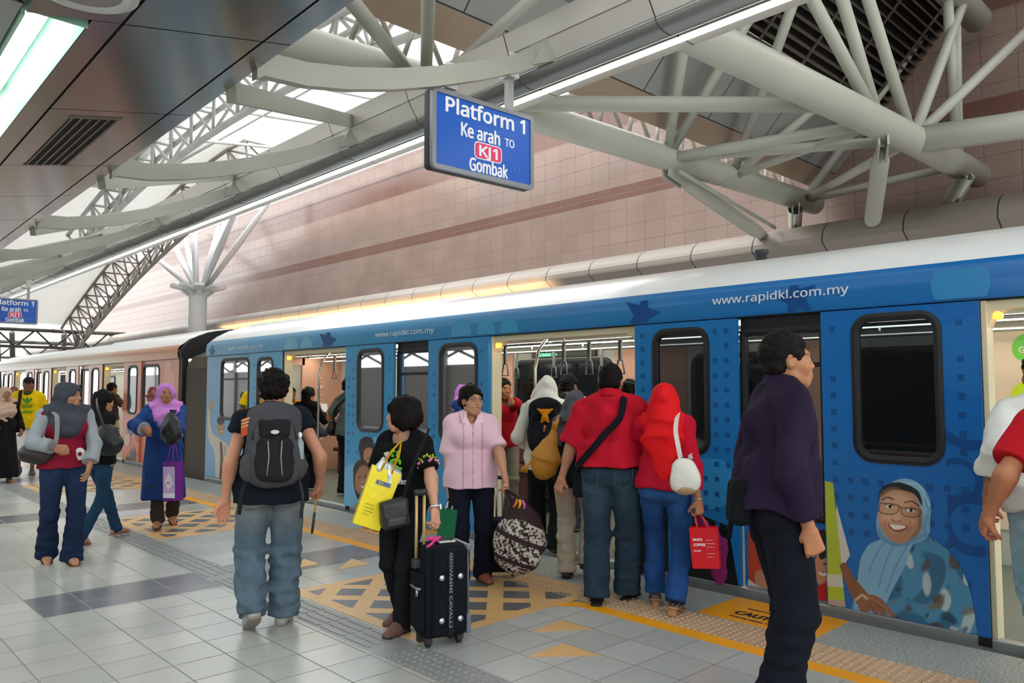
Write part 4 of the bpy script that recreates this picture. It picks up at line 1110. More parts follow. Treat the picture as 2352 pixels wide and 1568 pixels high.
def truss(y0, y1, zt_, x, depth, w, label, r=.04, n=12, m=paint2, rc=.07):
    segs = []
    ys = [y0+(y1-y0)*i/n for i in range(n+1)]
    T1 = [(x-w/2, y, zt_(y)) for y in ys]; T2 = [(x+w/2, y, zt_(y)) for y in ys]; Bm = [(x, y, zt_(y)-depth) for y in ys]
    for P_, rr in ((T1, rc), (T2, rc), (Bm, rc*1.2)): segs += [(P_[i], P_[i+1], rr) for i in range(n)]
    for i in range(n):
        mid = tuple((np.array(Bm[i])+np.array(Bm[i+1]))/2)
        segs += [(T1[i], mid, r), (mid, T1[i+1], r), (T2[i], mid, r), (mid, T2[i+1], r), (T1[i], T2[i], r), (T1[i], T2[i+1], r)]
    tubes('arched_truss', segs, label, 'roof truss', m, 8)
truss(8, 30, lambda y: r1(y)-.25, 7.4, .75, .55, 'white arched pipe truss under the roof vault', n=16)
truss(8, 27, lambda y: r1(y)-.2, 4.6, .8, .5, 'second white arched truss nearer the platform', r=.03, n=14, m=mat('lattice_grey', '8a877d', .5), rc=.045)
truss(22, 42, lambda y: r2(y)-.15, 10.4, 1.3, 1.1, 'dark lattice truss along the edge of the far sloping roof', r=.035, n=16, m=mat('truss_shade', '8d8a83', .5), rc=.06)
truss(24, 44, lambda y: r2(y)-.2, 5.4, 1.0, .8, 'dark lattice truss beyond the far platform sign', r=.035, n=16, m=mat('truss_shade', '8d8a83', .5), rc=.06)
truss(24, 42, lambda y: r2(y)-.2, .5, 1.0, .8, 'dark lattice truss under the far roof beside the soffit', r=.035, n=14, m=mat('truss_shade', '8d8a83', .5), rc=.05)
# skylight purlins between vault and wall
mb = MB()
for y in np.arange(9, 27, 2.6): mb.tube([(7.6, y, r1(y)+.05), (13.6, y, 9.3)], .05, 8)
for x in (9.2, 11.2): mb.tube([(x, 8, 8.9), (x, 27, 8.9)], .045, 8)
tag(mb.build('skylight_frame', paint2), 'thin white skylight bars between roof vault and granite wall', 'roof frame', kind='structure')
for y, z in ((42.2, 4.3), (46., 3.9)):
    segs = []; xs = np.arange(-8, 13, 1.6)
    for i in range(len(xs)-1):
        a, b = xs[i], xs[i+1]; segs += [((a, y, z), (b, y, z), .09), ((a, y, z-.8), (b, y, z-.8), .07), ((a, y, z-.8), ((a+b)/2, y, z), .045), (((a+b)/2, y, z), (b, y, z-.8), .045)]
    tubes('cross_girder', segs, 'dark lattice cross girder at the far end of the station', 'roof truss', darksteel, 8)
for x in (7.4, 10.2):
    tubes('far_post', [((x, 43, 4.2), (x+1.0, 47, -.5), .12), ((x+.6, 43, 4.2), (x+1.6, 47, -.5), .12)], 'slanting grey post at the far end of the station', 'post', darksteel, 8)
col = empty('tree_column', (11.3, 29, 0), 0, 'round white column with branching arms beyond the train', 'column', kind='structure')
mb = MB(); mb.smooth = True; mb.lathe((0, 0, -1.3), [(.32, 0), (.32, 6.2), (.36, 6.3), (.42, 6.45)], 28); mb.build('shaft', mat('column_paint', 'c3c5c5', .5), col)
mb = MB()
for k in range(10):
    a = 2*math.pi*k/10; c, s = math.cos(a), math.sin(a)
    mb.obox((.62*c, .62*s, 5.25), (Vector((c, s, .25)).normalized(), Vector((-s, c, 0)), Vector((-.25*c, -.25*s, 1)).normalized()), (.36, .16, .05))
    mb.obox((.42*c, .42*s, 5.10), (Vector((c, s, .7)).normalized(), Vector((-s, c, 0)), Vector((-.7*c, -.7*s, 1)).normalized()), (.16, .08, .06))
mb.build('capital', mat('column_paint', 'c3c5c5', .5), col)
for (px, py_) in ((335, 570), (392, 543), (422, 530), (446, 520), (502, 520), (524, 487), (548, 470), (628, 450)):
    e = Vector(at(px, py_, Y=29+(6 if px < 430 else -3 if px > 540 else 1)))-Vector((11.3, 29, 0)); d = Vector((e.x, e.y, 0)).normalized()*.3
    mb = MB(); mb.tube([(d.x, d.y, 5.2), e*.5+Vector((d.x*.5, d.y*.5, 2.6)), e], [.085, .12, .075], 12); mb.build('arm', mat('column_paint', 'c3c5c5', .5), col)
# ------------------------------------------------------------------ train
TX = 5.35
def rampmat(name, stops, rough=.28, axis='Y', spec=.5, extra=None):
    m = bpy.data.materials.new(name); m.use_nodes = True; nt = m.node_tree; b = nt.nodes['Principled BSDF']
    tc = nt.nodes.new('ShaderNodeTexCoord'); sp = nt.nodes.new('ShaderNodeSeparateXYZ'); nt.links.new(tc.outputs['Object'], sp.inputs[0])
    a, z = stops[0][0], stops[-1][0]
    f = mth(nt, 'DIVIDE', mth(nt, 'SUBTRACT', sp.outputs[axis], a), z-a)
    r = nt.nodes.new('ShaderNodeValToRGB'); nt.links.new(f, r.inputs[0]); cr = r.color_ramp
    while len(cr.elements) < len(stops): cr.elements.new(.5)
    for e, (p, c) in zip(cr.elements, stops): e.position = (p-a)/(z-a); e.color = (*lin(c), 1)
    nt.links.new(r.outputs[0], b.inputs['Base Color']); b.inputs['Roughness'].default_value = rough; b.inputs['Specular IOR Level'].default_value = spec
    return m
blue_m = rampmat('wrap_blue', [(-2, '0d5cac'), (2, '1268b6'), (4.5, '2081c4'), (8, '3a97ce'), (10.5, '5fa8d6'), (13.3, '86b0da')])  # paler far end: part wrap gradient, part haze and reflection painted in
blue_f = rampmat('wrap_blue_fascia', [(-2, '0f62ae'), (3, '136fb8'), (8, '3291c8'), (13.3, '7fb2dc')])  # fascia carries the same painted haze and reflection towards its far end
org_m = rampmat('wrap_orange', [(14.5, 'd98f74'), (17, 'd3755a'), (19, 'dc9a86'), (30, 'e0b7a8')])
white_m = mat('train_white', 'f3f5f6', .2); silver_m = mat('sill_silver', 'a9adae', .35, .5); blk = mat('rubber_black', '15161a', .5); dk = mat('frame_charcoal', '2c2e33', .45)
cream_m = mat('jamb_cream', 'e6dcbc', .45); steel_m = mat('rail_steel', 'c4c4c0', .22, .9); inter_m = mat('interior_grey', 'bfbfb6', .5); floor_m = mat('train_floor', '6b7068', .5, var=.1)
pink_m = mat('interior_ad', 'd3a189', .5); lamp_m = mat('train_lamp', 'fffbe9', .4, emit=5.); strapm = mat('strap_grey', '6d7377', .5)
def glassmat(name, tint=(.30, .33, .36), ior=1.5):
    m = bpy.data.materials.new(name); m.use_nodes = True; nt = m.node_tree; out = nt.nodes['Material Output']; nt.nodes.remove(nt.nodes['Principled BSDF'])
    t = nt.nodes.new('ShaderNodeBsdfTransparent'); t.inputs[0].default_value = (*tint, 1); g = nt.nodes.new('ShaderNodeBsdfGlossy'); g.inputs['Roughness'].default_value = .02; g.inputs[0].default_value = (.9, .95, 1, 1)
    fr = nt.nodes.new('ShaderNodeFresnel'); fr.inputs[0].default_value = ior; mx = nt.nodes.new('ShaderNodeMixShader')
    nt.links.new(fr.outputs[0], mx.inputs[0]); nt.links.new(t.outputs[0], mx.inputs[1]); nt.links.new(g.outputs[0], mx.inputs[2]); nt.links.new(mx.outputs[0], out.inputs[0])
    return m
glass_m = glassmat('tinted_glass'); glass_l = glassmat('clear_glass', (.45, .48, .5))
def holed(name, y0, y1, z0, z1, hole, x, th, m, parent):
    """upright panel in the plane x with a rounded window hole (ya, yb, za, zb, r)"""
    bm = bmesh.new(); loops = [[(y0, z0), (y1, z0), (y1, z1), (y0, z1)]]
    if hole: ya, yb, za, zb, r = hole; loops.append([((ya+yb)/2+a, (za+zb)/2+b) for a, b in rrect(yb-ya, zb-za, r, 6)])
    ed = []
    for lp in loops:
        vs = [bm.verts.new((x, a, b)) for a, b in lp]; ed += [bm.edges.new((vs[i], vs[(i+1) % len(vs)])) for i in range(len(vs))]
    bmesh.ops.triangle_fill(bm, use_beauty=True, edges=ed)
    r_ = bmesh.ops.extrude_face_region(bm, geom=bm.faces[:]); bmesh.ops.translate(bm, vec=(th, 0, 0), verts=[v for v in r_['geom'] if isinstance(v, bmesh.types.BMVert)])
    bmesh.ops.recalc_face_normals(bm, faces=bm.faces)
    me = bpy.data.meshes.new(name); bm.to_mesh(me); bm.free(); me.materials.append(m)
    return link(name, me, parent)
def ring(name, hole, w, x0, x1, m, parent):
    ya, yb, za, zb, r = hole; cy, cz = (ya+yb)/2, (za+zb)/2
    o = [(cy+a, cz+b) for a, b in rrect(yb-ya+2*w*.4, zb-za+2*w*.4, r+w*.4, 6)]; i = [(cy+a, cz+b) for a, b in rrect(yb-ya-2*w*.6, zb-za-2*w*.6, max(r-w*.6, .01), 6)]
    n = len(o); vs = [(x0, a, b) for a, b in o]+[(x0-.006, a, b) for a, b in [((p[0]+q[0])/2, (p[1]+q[1])/2) for p, q in zip(o, i)]]+[(x0, a, b) for a, b in i]+[(x1, a, b) for a, b in i]+[(x1, a, b) for a, b in o]
    fs = []
    for k in range(n):
        j = (k+1) % n
        for s in range(4): fs.append((s*n+k, s*n+j, (s+1)*n+j, (s+1)*n+k))
        fs.append((4*n+k, 4*n+j, j, k))
    mb = MB(); mb.add(vs, fs); return mb.build(name, m, parent, True)
def pane(hole, x, m, parent, split=None):
    ya, yb, za, zb, r = hole; p = [((ya+yb)/2+a, (za+zb)/2+b) for a, b in rrect(yb-ya, zb-za, r, 6)]
    n = len(p); mb = MB(); mb.add([(x, a, b) for a, b in p]+[(x+.006, a, b) for a, b in p], [tuple(range(n)), tuple(range(2*n-1, n-1, -1))]+[(k, n+k, n+(k+1) % n, (k+1) % n) for k in range(n)])
    return mb.build('window_pane', m, parent)
def leaf(car, a, b, win, m, x=TX-.035, name='door', gm=None, fm=None, z1=2.085, z0=.06):
    d = holed(name, a, b, z0, z1, win, x, .035, m, car)
    if win: ring('window_frame', win, .05, x-.008, x+.04, fm or dk, d); pane(win, x+.012, gm or glass_m, d)
    return d
def shell(car, y0, y1, mf, flip):
    """fascia, roof, floor, far wall and ceiling"""
    pr = [(TX-.025, 2.105), (TX-.028, 2.22), (TX-.012, 2.30), (TX+.05, 2.355)]
    mb = MB(); mb.smooth = True; mb.extr(pr, y0, y1, closed=False); mb.smooth = False; mb.box((TX-.02, y0, 2.095), (TX+.1, y1, 2.105))
    mb.build('fascia', mf, car)
    pr = [(TX+.05, 2.355), (TX+.16, 2.44), (TX+.36, 2.545), (TX+.66, 2.635), (TX+1.0, 2.685), (TX+1.325, 2.70), (TX+1.65, 2.685), (TX+2.0, 2.635), (TX+2.3, 2.545), (TX+2.5, 2.42), (TX+2.62, 2.25)]
    mb = MB(); mb.smooth = True; mb.extr(pr, y0, y1, closed=False); mb.build('roof', white_m, car)
    mb = MB(); mb.box((TX+2.58, y0, -.6), (TX+2.65, y1, 2.3)); mb.build('far_side', inter_m, car)
    mb = MB(); mb.box((TX+.03, y0, -.14), (TX+2.58, y1, -.005)); mb.build('train_floor', floor_m, car)
    mb = MB(); mb.box((TX+.12, y0, 2.13), (TX+2.58, y1, 2.16)); mb.build('inner_ceiling', mat('inner_ceiling', 'd8d6cc', .5), car)
    mb = MB(); mb.box((TX-.01, y0, -.075), (TX+.06, y1, .052), .01); mb.build('sill', silver_m, car)
    mb = MB(); mb.box((TX+.02, y0, -1.05), (TX+.1, y1, -.08)); mb.build('skirt', mat('skirt_dark', '17181b', .7), car)
    for x in (TX+.75, TX+1.9):
        mb = MB(); mb.box((x-.09, y0+.2, 2.105), (x+.09, y1-.2, 2.13), .01); mb.build('lamp_strip', lamp_m, car)
    mb = MB(); mb.box((TX+.0, y0, 2.085), (TX+.12, y1, 2.097)); mb.build('door_track', blk, car)
def doorway(car, a, b, gm=None):
    mb = MB(); mb.box((TX+.0, b, -.0), (TX+.13, b+.028, 2.09)); mb.box((TX+.0, a-.028, 0), (TX+.13, a, 2.09)); mb.box((TX+.02, a, 2.03), (TX+.13, b, 2.09))
    for y, s in ((b, -1), (a, 1)):
        mb.add([(TX+.02, y, 2.03), (TX+.02, y, 1.92), (TX+.02, y+s*.03, 1.985), (TX+.02, y+s*.11, 2.03), (TX+.13, y, 2.03), (TX+.13, y, 1.92), (TX+.13, y+s*.03, 1.985), (TX+.13, y+s*.11, 2.03)],
               [(0, 1, 2, 3), (4, 5, 6, 7), (1, 2, 6, 5), (2, 3, 7, 6)])
    mb.build('door_frame', cream_m, car)
    for p_, q_ in ((b+.028, b+.10), (a-.10, a-.028)): mb = MB(); mb.box((TX-.02, p_, 0), (TX+.08, q_, 2.09)); mb.build('door_seal', blk, car)
    mb = MB(); mb.box((TX-.015, a, -.03), (TX+.13, b, .004)); mb.build('threshold', silver_m, car)
    mb = MB(); mb.tube([(TX+.06, b-.055, 1.99), (TX+.016, b-.055, 1.99)], .025, 10); mb.build('door_lamp', mat('door_lamp', 'ffab2e', .4, emit=2.5), car)
def grab(car, x, y, z=2.02):
    mb = MB(); mb.box((x-.012, y-.018, z-.2), (x+.012, y+.018, z+.01)); mb.tube([(x, y-.05, z-.33), (x, y-.03, z-.2), (x, y+.03, z-.2), (x, y+.05, z-.33)], .010, 6, closed=True); mb.build('grab_handle', strapm, car)
def rails(car, y0, y1, xs=(TX+.62, TX+1.95), poles=()):
    mb = MB()
    for x in xs:
        mb.tube([(x, y0, 2.03), (x, y1, 2.03)], .016, 8)
        y = y0+.2
        while y < y1: mb.tube([(x, y, 2.03), (x, y, 2.12)], .012, 6); y += .9
    mb.build('grab_rail', steel_m, car)
    for x, y in poles:
        mb = MB(); mb.tube([(x, y, 0), (x, y, 1.75), (x+.05, y, 1.95), (x+.2, y, 2.1)], .017, 8); mb.build('grab_pole', steel_m, car)
def bench(car, y0, y1):
    mb = MB(); x = TX+2.56; mb.box((x-.48, y0, .40), (x, y1, .47), .02); mb.box((x-.10, y0, .47), (x, y1, .92), .03); mb.box((x-.40, y0+.05, 0), (x-.30, y1-.05, .4)); mb.build('bench_seat', mat('seat_red', '5a2a28', .5), car)
def farwin(car, y0, y1, z0=.98, z1=1.93):
    h = (y0, y1, z0, z1, .12); f = ring('far_window', h, .07, TX+2.555, TX+2.585, blk, car); mb = MB(); p = [((y0+y1)/2+a, (z0+z1)/2+b) for a, b in rrect(y1-y0, z1-z0, .12, 6)]; n = len(p)
    mb.add([(TX+2.57, a, b) for a, b in p], [tuple(range(n))]); mb.build('window_pane', mat('far_glass', '141a1d', .06), f)
def adpanel(car, y0, y1, z0=.3, z1=2.05, words='LRT'):
    mb = MB(); mb.box((TX+2.565, y0, z0), (TX+2.58, y1, z1)); p = mb.build('ad_panel', pink_m, car)
    return p
adw = mat('ad_white', 'ecd9cb', .5); adk = mat('ad_dark', '4a3430', .5)
# ---- blue car
car = empty('train_car', (0, 0, 0), 0, 'blue wrapped metro car with open doors standing at the platform', 'train car', 'metro cars at the platform')
CY0, CY1 = -2.2, 13.25
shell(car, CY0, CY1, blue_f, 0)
W = lambda a, b, r=.10, z0=1.04, z1=2.0: (a, b, z0, z1, r)
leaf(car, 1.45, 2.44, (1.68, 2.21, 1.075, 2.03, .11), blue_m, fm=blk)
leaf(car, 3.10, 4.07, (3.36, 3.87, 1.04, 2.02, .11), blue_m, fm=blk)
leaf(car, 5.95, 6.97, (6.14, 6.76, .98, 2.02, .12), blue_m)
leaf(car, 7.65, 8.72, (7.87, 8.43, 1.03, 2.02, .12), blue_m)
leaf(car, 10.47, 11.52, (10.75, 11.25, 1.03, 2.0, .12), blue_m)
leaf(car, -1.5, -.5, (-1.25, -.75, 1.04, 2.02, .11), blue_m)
def fixedwin(a, b, m, win=None, x=TX+.03):
    p = leaf(car, a, b, win or (a-.02, b+.02, .95, 2.0, .05), m, x, 'side_panel', glass_l, blk)
    mb = MB(); mb.box((x-.004, a+.0, 1.70), (x+.02, b, 1.735)); mb.box((x-.004, a, 1.98), (x+.02, b, 2.09)); mb.build('window_bar', blk, p)
    return p
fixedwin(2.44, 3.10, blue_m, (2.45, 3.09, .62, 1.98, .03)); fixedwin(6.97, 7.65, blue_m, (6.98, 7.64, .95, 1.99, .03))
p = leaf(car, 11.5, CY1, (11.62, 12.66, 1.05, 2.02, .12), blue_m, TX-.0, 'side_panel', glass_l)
mb = MB(); mb.box((TX-.002, 11.64, 1.68), (TX+.02, 12.64, 1.71)); mb.build('window_bar', dk, p)
for a, b in ((4.10, 5.93), (8.74, 10.44), (-.47, 1.42)): doorway(car, a, b)
rails(car, CY0+.3, CY1-.5, poles=((TX+.42, 5.72), (TX+.42, 10.2), (TX+.42, 1.2), (TX+1.9, 4.6), (TX+.45, 8.95)))
for y in (4.35, 4.75, 5.15, 5.5, 8.9, 9.3, 9.75, 10.1, .9, 1.2, 6.4, 7.2, 2.7, 3.5): grab(car, TX+.62, y)
for y in (5.4, 6.1, 6.9, 7.6, 8.4, 9.6, 10.6, 11.4): grab(car, TX+1.95, y)
for a, b in ((6.45, 8.25), (9.0, 10.4), (2.2, 3.4), (3.9, 5.2)): farwin(car, a, b)
for a, b in ((8.32, 8.95), (5.3, 6.38), (3.45, 3.85), (10.5, 11.2)): adpanel(car, a, b)
for a, b in ((6.4, 8.3), (2.2, 3.5), (10.5, 12.6)): bench(car, a, b)
mb = MB(); mb.box((TX+2.54, 6.7, 1.98), (TX+2.58, 7.9, 2.08)); mb.build('led_display', mat('led_case', '1b2420', .4), car)
ux, uz = (0, -1, 0), (0, 0, 1)
text_obj('display_text', 'GOMBAK >>>', .085, mat('led_green', '5dff9a', .5, emit=2.2), bpy.data.objects['led_display'], (TX+2.535, 7.75, 2.0), ux, uz, .001, 'LEFT', 0)
for z, s_, sz_ in ((1.72, 'LIFE', .10), (1.56, 'play', .13), (1.43, 'friendship', .09)):
    text_obj('ad_text', s_, sz_, adk, bpy.data.objects['ad_panel'], (TX+2.562, 8.9, z), ux, uz, .001, 'LEFT', .002)
# car end wall seen through the left doors
mb = MB(); mb.box((TX+.1, CY1-.08, 0), (TX+.75, CY1-.03, 2.13)); mb.box((TX+1.75, CY1-.08, 0), (TX+2.58, CY1-.03, 2.13)); mb.box((TX+.7, CY1-.08, 1.98), (TX+1.8, CY1-.03, 2.13)); ew = mb.build('end_wall', pink_m, car)
for k in range(5):
    text_obj('ad_text', 'LRT', .085, adw, ew, (TX+2.12, CY1-.085, 1.72-k*.32), (1, 0, 0), (0, 0, 1), .001, 'CENTER', .002)
    mb = MB(); z = 1.60-k*.32; mb.tube([(TX+2.04, CY1-.083, z-.06), (TX+2.04, CY1-.083, z+.06), (TX+2.20, CY1-.083, z+.06), (TX+2.20, CY1-.083, z-.06)], .006, 5, closed=True); mb.box((TX+2.06, CY1-.086, z-.05), (TX+2.18, CY1-.080, z-.0)); mb.build('ad_icon', adw, ew)
# green stickers behind the right doors
mb = MB(); mb.box((TX+2.565, .9, .3), (TX+2.58, 2.1, 2.1)); rp = mb.build('ad_panel', mat('ad_cream', 'e2c9ae', .5), car)
for cy_, cz_, c in ((1.78, 1.90, '6cc53a'), (1.80, 1.48, 'c8dd2a'), (1.5, 1.7, '6cc53a')):
    mb = MB(); n = 24; mb.poly([(TX+2.562, cy_+.13*math.cos(2*math.pi*k/n), cz_+.13*math.sin(2*math.pi*k/n)) for k in range(n)]); mb.build('round_sticker', plast(c, .4), rp)
text_obj('ad_text', 'Go', .11, adw, rp, (TX+2.56, 1.86, 1.86), ux, uz, .001, 'LEFT', .002)
# lettering and graphics on the wrap
wt = mat('url_white', 'dfe9f2', .4); wl = mat('wrap_pale', '6db4de', .3); wd_ = mat('wrap_navy', '0d4b92', .3); wc = mat('wrap_sky', '2f8fd0', .3)
fas = bpy.data.objects['fascia']
def url(y, z, w): 
    o = text_obj('url_lettering', 'www.rapidkl.com.my', .125, wt, fas, (TX-.0312, y, z), ux, (.02, 0, 1), .001, 'LEFT', .0012, 1., w)
url(3.31, 2.205, 1.07); url(8.05, 2.175, 1.17); url(12.35, 2.165, 1.25)
def star(y, z, r, rot, m, x, parent, inner=.42, line=False):
    p = []
    for k in range(10):
        a = rot+math.pi*k/5; q = r if k % 2 == 0 else r*inner; p.append((y-q*math.sin(a), z+q*math.cos(a)))
    return p
def clipdecal(p, z0, z1, y0=-9, y1=99): return clip_poly(p, y0, y1, z0, z1)
def decals(parent, polys, m, x, name='wrap_print', n_=0):
    me = parent.data; me.materials.append(m); k0 = len(me.materials)-1; bm = bmesh.new(); bm.from_mesh(me)
    for i_, p in enumerate(polys):
        if not p: continue
        if len(polys) < 12 or (n_ and i_ % n_ == 0): x -= .0003
        vs = [bm.verts.new((x-.0012, a, b)) for a, b in p]+[bm.verts.new((x, a, b)) for a, b in p]; n = len(p)
        for f in [tuple(range(n))[::-1]]+[(k, (k+1) % n, n+(k+1) % n, n+k) for k in range(n)]:
            try: bm.faces.new([vs[i] for i in f]).material_index = k0
            except ValueError: pass
    bm.to_mesh(me); bm.free()
def disc(y, z, r, n=28): return [(y+r*math.cos(2*math.pi*k/n), z+r*math.sin(2*math.pi*k/n)) for k in range(n)]
FX = TX-.0275
decals(fas, [clipdecal(star(4.0, 2.18, .20, .3, 0, 0, 0), 2.108, 2.295), clipdecal(star(9.2, 2.17, .24, .2, 0, 0, 0), 2.108, 2.295), clipdecal(star(2.62, 2.2, .17, -.2, 0, 0, 0), 2.108, 2.295), clipdecal(star(13.0, 2.15, .16, .1, 0, 0, 0), 2.108, 2.295)], wd_, FX, 'star_print')
decals(fas, [clipdecal(disc(1.55, 2.2, .17), 2.108, 2.295), clipdecal(disc(6.4, 2.13, .17), 2.108, 2.295), clipdecal(disc(6.0, 2.12, .15), 2.108, 2.295), clipdecal(disc(5.65, 2.12, .14), 2.108, 2.295), clipdecal(disc(10.2, 2.12, .2), 2.108, 2.295), clipdecal(disc(9.75, 2.1, .17), 2.108, 2.295)], rampmat('wrap_bubbles', [(0, '2a80c0'), (6, '3f9fd2'), (11, '86bfdf')]), FX, 'bubble_print')
random.seed(8)
LX = TX-.0352
def squares(y0, y1, z0, z1, win, p=.75, step=.115):
    o = []; y = y0+.06
    while y < y1-.05:
        z = z0
        while z < z1:
            if not (win and win[0]-.07 < y < win[1]+.07 and win[2]-.09 < z < win[3]+.09) and random.random() < p: o.append([(y-.019, z-.019), (y+.019, z-.019), (y+.019, z+.019), (y-.019, z+.019)])
            z += step
        y += .10
    return o
doors = [o for o in car.children if o.name.split('.')[0] == 'door']
dsq = rampmat('wrap_squares', [(0, '0b4688'), (5, '14609f'), (9, '1f78b4'), (13, '5a8cc4')])
decals(doors[0], squares(1.5, 2.42, .35, 2.0, (1.68, 2.21, 1.075, 2.03), .8), dsq, LX-.0012, 'dot_pattern')
decals(doors[1], squares(3.13, 4.05, .5, 2.0, (3.36, 3.87, 1.04, 2.02), .85), dsq, LX-.0012, 'dot_pattern')
decals(doors[2], squares(6.0, 6.95, .9, 2.0, (6.14, 6.76, .98, 2.02), .7), dsq, LX-.0012, 'dot_pattern')
decals(doors[3], squares(7.67, 8.7, .75, 2.0, (7.87, 8.43, 1.03, 2.02), .7), dsq, LX-.0012, 'dot_pattern')
decals(doors[4], squares(10.5, 11.5, .75, 2.0, (10.75, 11.25, 1.03, 2.0), .5), dsq, LX-.0012, 'dot_pattern')
def annulus(y, z, r0, r1, n=28):
    return [[(y+r*math.cos(2*math.pi*k/n), z+r*math.sin(2*math.pi*k/n)) for r, k in ((r0, k), (r1, k), (r1, k+1), (r0, k+1))] for k in range(n)]
clipq = lambda L, y0, y1, z0, z1: [clip_poly(q, y0, y1, z0, z1) for q in L]
decals(doors[0], clipq(annulus(1.60, .98, .10, .14)+annulus(1.52, .72, .13, .19)+annulus(1.50, 1.45, .22, .28), 1.46, 1.66, .06, 2.0), wd_, LX+.0003, 'circle_print', 28)
decals(doors[0], [clip_poly(disc(1.5, 1.75, .24), 1.46, 1.66, .9, 2.05)], mat('wrap_mid', '1a6cb6', .3), LX+.0002, 'circle_print')
decals(doors[1], clipq([disc(3.35, .82, .21), disc(3.62, .70, .14)], 3.12, 4.05, .06, 1.0), wc, LX+.0003, 'circle_print')
decals(doors[1], [[(3.75, .06), (4.03, .06), (4.03, .55), (3.75, .62)], [(3.12, .06), (3.72, .06), (3.72, .62), (3.2, .5)]], mat('wrap_black_print', '0e1118', .35), LX+.0004, 'dark_print')
decals(doors[2], clipq([disc(6.2, .55, .3), disc(6.85, 1.5, .3)], 5.97, 6.13, .06, 2.05)+clipq([disc(6.85, 1.5, .3)], 6.78, 6.96, .06, 2.05), wc, LX+.0003, 'circle_print')
decals(doors[3], clipq([disc(7.9, .8, .22), disc(8.5, .3, .3)], 7.66, 8.71, .06, .96), wl, LX+.0003, 'circle_print')
# roof fairing with dark slots and the little roof post
mb = MB(); mb.smooth = False
mb.extr([(TX+.55, 2.60), (TX+.62, 2.66), (TX+1.0, 2.725), (TX+1.9, 2.74), (TX+1.9, 2.6)], 7.6, 12.9); rf = mb.build('roof_fairing', white_m, car)
for y in (8.5, 9.6, 10.7, 11.8):
    mb = MB(); mb.add([(TX+.70, y, 2.672), (TX+.86, y, 2.700), (TX+.86, y+.34, 2.700), (TX+.70, y+.34, 2.672)], [(0, 1, 2, 3)]); mb.build('roof_slot', blk, rf)
mb = MB(); mb.smooth = True; mb.lathe((TX+1.2, 3.55, 2.68), [(.05, 0), (.05, .10), (.065, .11), (.065, .14)], 14); mb.build('roof_post', dk, car)
# ---- bellows between the cars
def bellows():
    mb = MB(); n = 24
    vs = []; sec = []
    for i in range(n+1):
        y = CY1+.02+1.135*i/n; off = .0 if i % 2 else .012
        sec.append([(TX+.07+off, y, -.1), (TX+.07+off, y, 1.92-off), (TX+.18+off, y, 2.12-off), (TX+.6, y, 2.30-off), (TX+1.3, y, 2.36-off), (TX+2.0, y, 2.30-off), (TX+2.5-off, y, 2.0), (TX+2.5-off, y, -.1)])
    m = len(sec[0])
    for i in range(n):
        mb.cur = i % 2; mb.add(sec[i]+sec[i+1], [(k, k+1, m+k+1, m+k) for k in range(m-1)])  # every other fold face darker: pleat shade put into the colour
    return mb.build('gangway', [mat('bellows_rubber', '5a514a', .6), mat('bellows_fold_shade', '2a2523', .7)], car)
bellows()
mb = MB(); mb.box((TX+.06, CY1, -.1), (TX+.16, CY1+.05, 2.35)); mb.extr([(TX+.06, 2.1), (TX+.3, 2.46), (TX+.8, 2.62), (TX+1.3, 2.66), (TX+1.9, 2.62), (TX+1.9, 2.2), (TX+.3, 2.1)], CY1, CY1+.10); mb.build('end_frame', blk, car)
# ---- orange car
car2 = empty('train_car', (0, 0, 0), 0, 'orange wrapped metro car coupled beyond the black gangway', 'train car', 'metro cars at the platform')
car_b = car
OY0, OY1 = 14.55, 31.5
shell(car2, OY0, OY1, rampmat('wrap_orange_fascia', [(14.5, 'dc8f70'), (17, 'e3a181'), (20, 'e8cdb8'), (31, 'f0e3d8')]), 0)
car = car2
p = leaf(car2, OY0, 16.5, (15.55, 16.45, 1.05, 2.0, .12), org_m, TX, 'side_panel', glass_l)
for k in range(4):
    y = 17.55+4.5*k
    if y+1.5 > OY1: break
    leaf(car2, y-1.08, y-.02, (y-.85, y-.3, 1.03, 2.0, .12), org_m); leaf(car2, y+1.5, min(y+2.55, OY1), (y+1.75, y+2.3, 1.03, 2.0, .12), org_m) if y+2.4 < OY1 else None
    doorway(car2, y, y+1.46)
    if y+3.4 < OY1: leaf(car2, y+2.55, y+3.42, (y+2.57, y+3.40, .95, 1.99, .03), org_m, TX+.03, 'side_panel', glass_l, blk)
rails(car2, OY0+.3, OY1-.5, poles=((TX+.42, 18.8), (TX+.42, 23.3)))
for y in (17.8, 18.2, 18.6, 22.3, 22.8, 23.2): grab(car2, TX+.62, y)
for a, b in ((20.5, 22), (24, 26), (27, 29)): farwin(car2, a, b)
for a, b in ((16, 20), (22.2, 23.8)): adpanel(car2, a, b)
bench(car2, 20, 24)
decals(bpy.data.objects['side_panel.003'] if False else p, clipq([disc(15.0, 1.6, .3), disc(15.2, .95, .24), disc(15.1, 1.95, .18)], OY0+.02, 15.5, .1, 2.05), mat('wrap_salmon', 'e2a58d', .3), TX-.0002, 'circle_print')
mb = MB(); mb.extr([(TX+.0, 2.10), (TX-.02, 2.24), (TX+.16, 2.45), (TX+.5, 2.60), (TX+1.3, 2.705), (TX+1.9, 2.65), (TX+1.9, 2.2), (TX+.16, 2.1)], OY0-.12, OY0+.001); mb.box((TX+.01, OY0-.14, -.1), (TX+.12, OY0, 2.2)); mb.build('end_frame', blk, car2)
mb = MB(); mb.extr([(TX+.55, 2.60), (TX+.62, 2.66), (TX+1.0, 2.725), (TX+1.9, 2.74), (TX+1.9, 2.6)], 15.2, 20.5); rf = mb.build('roof_fairing', white_m, car2)
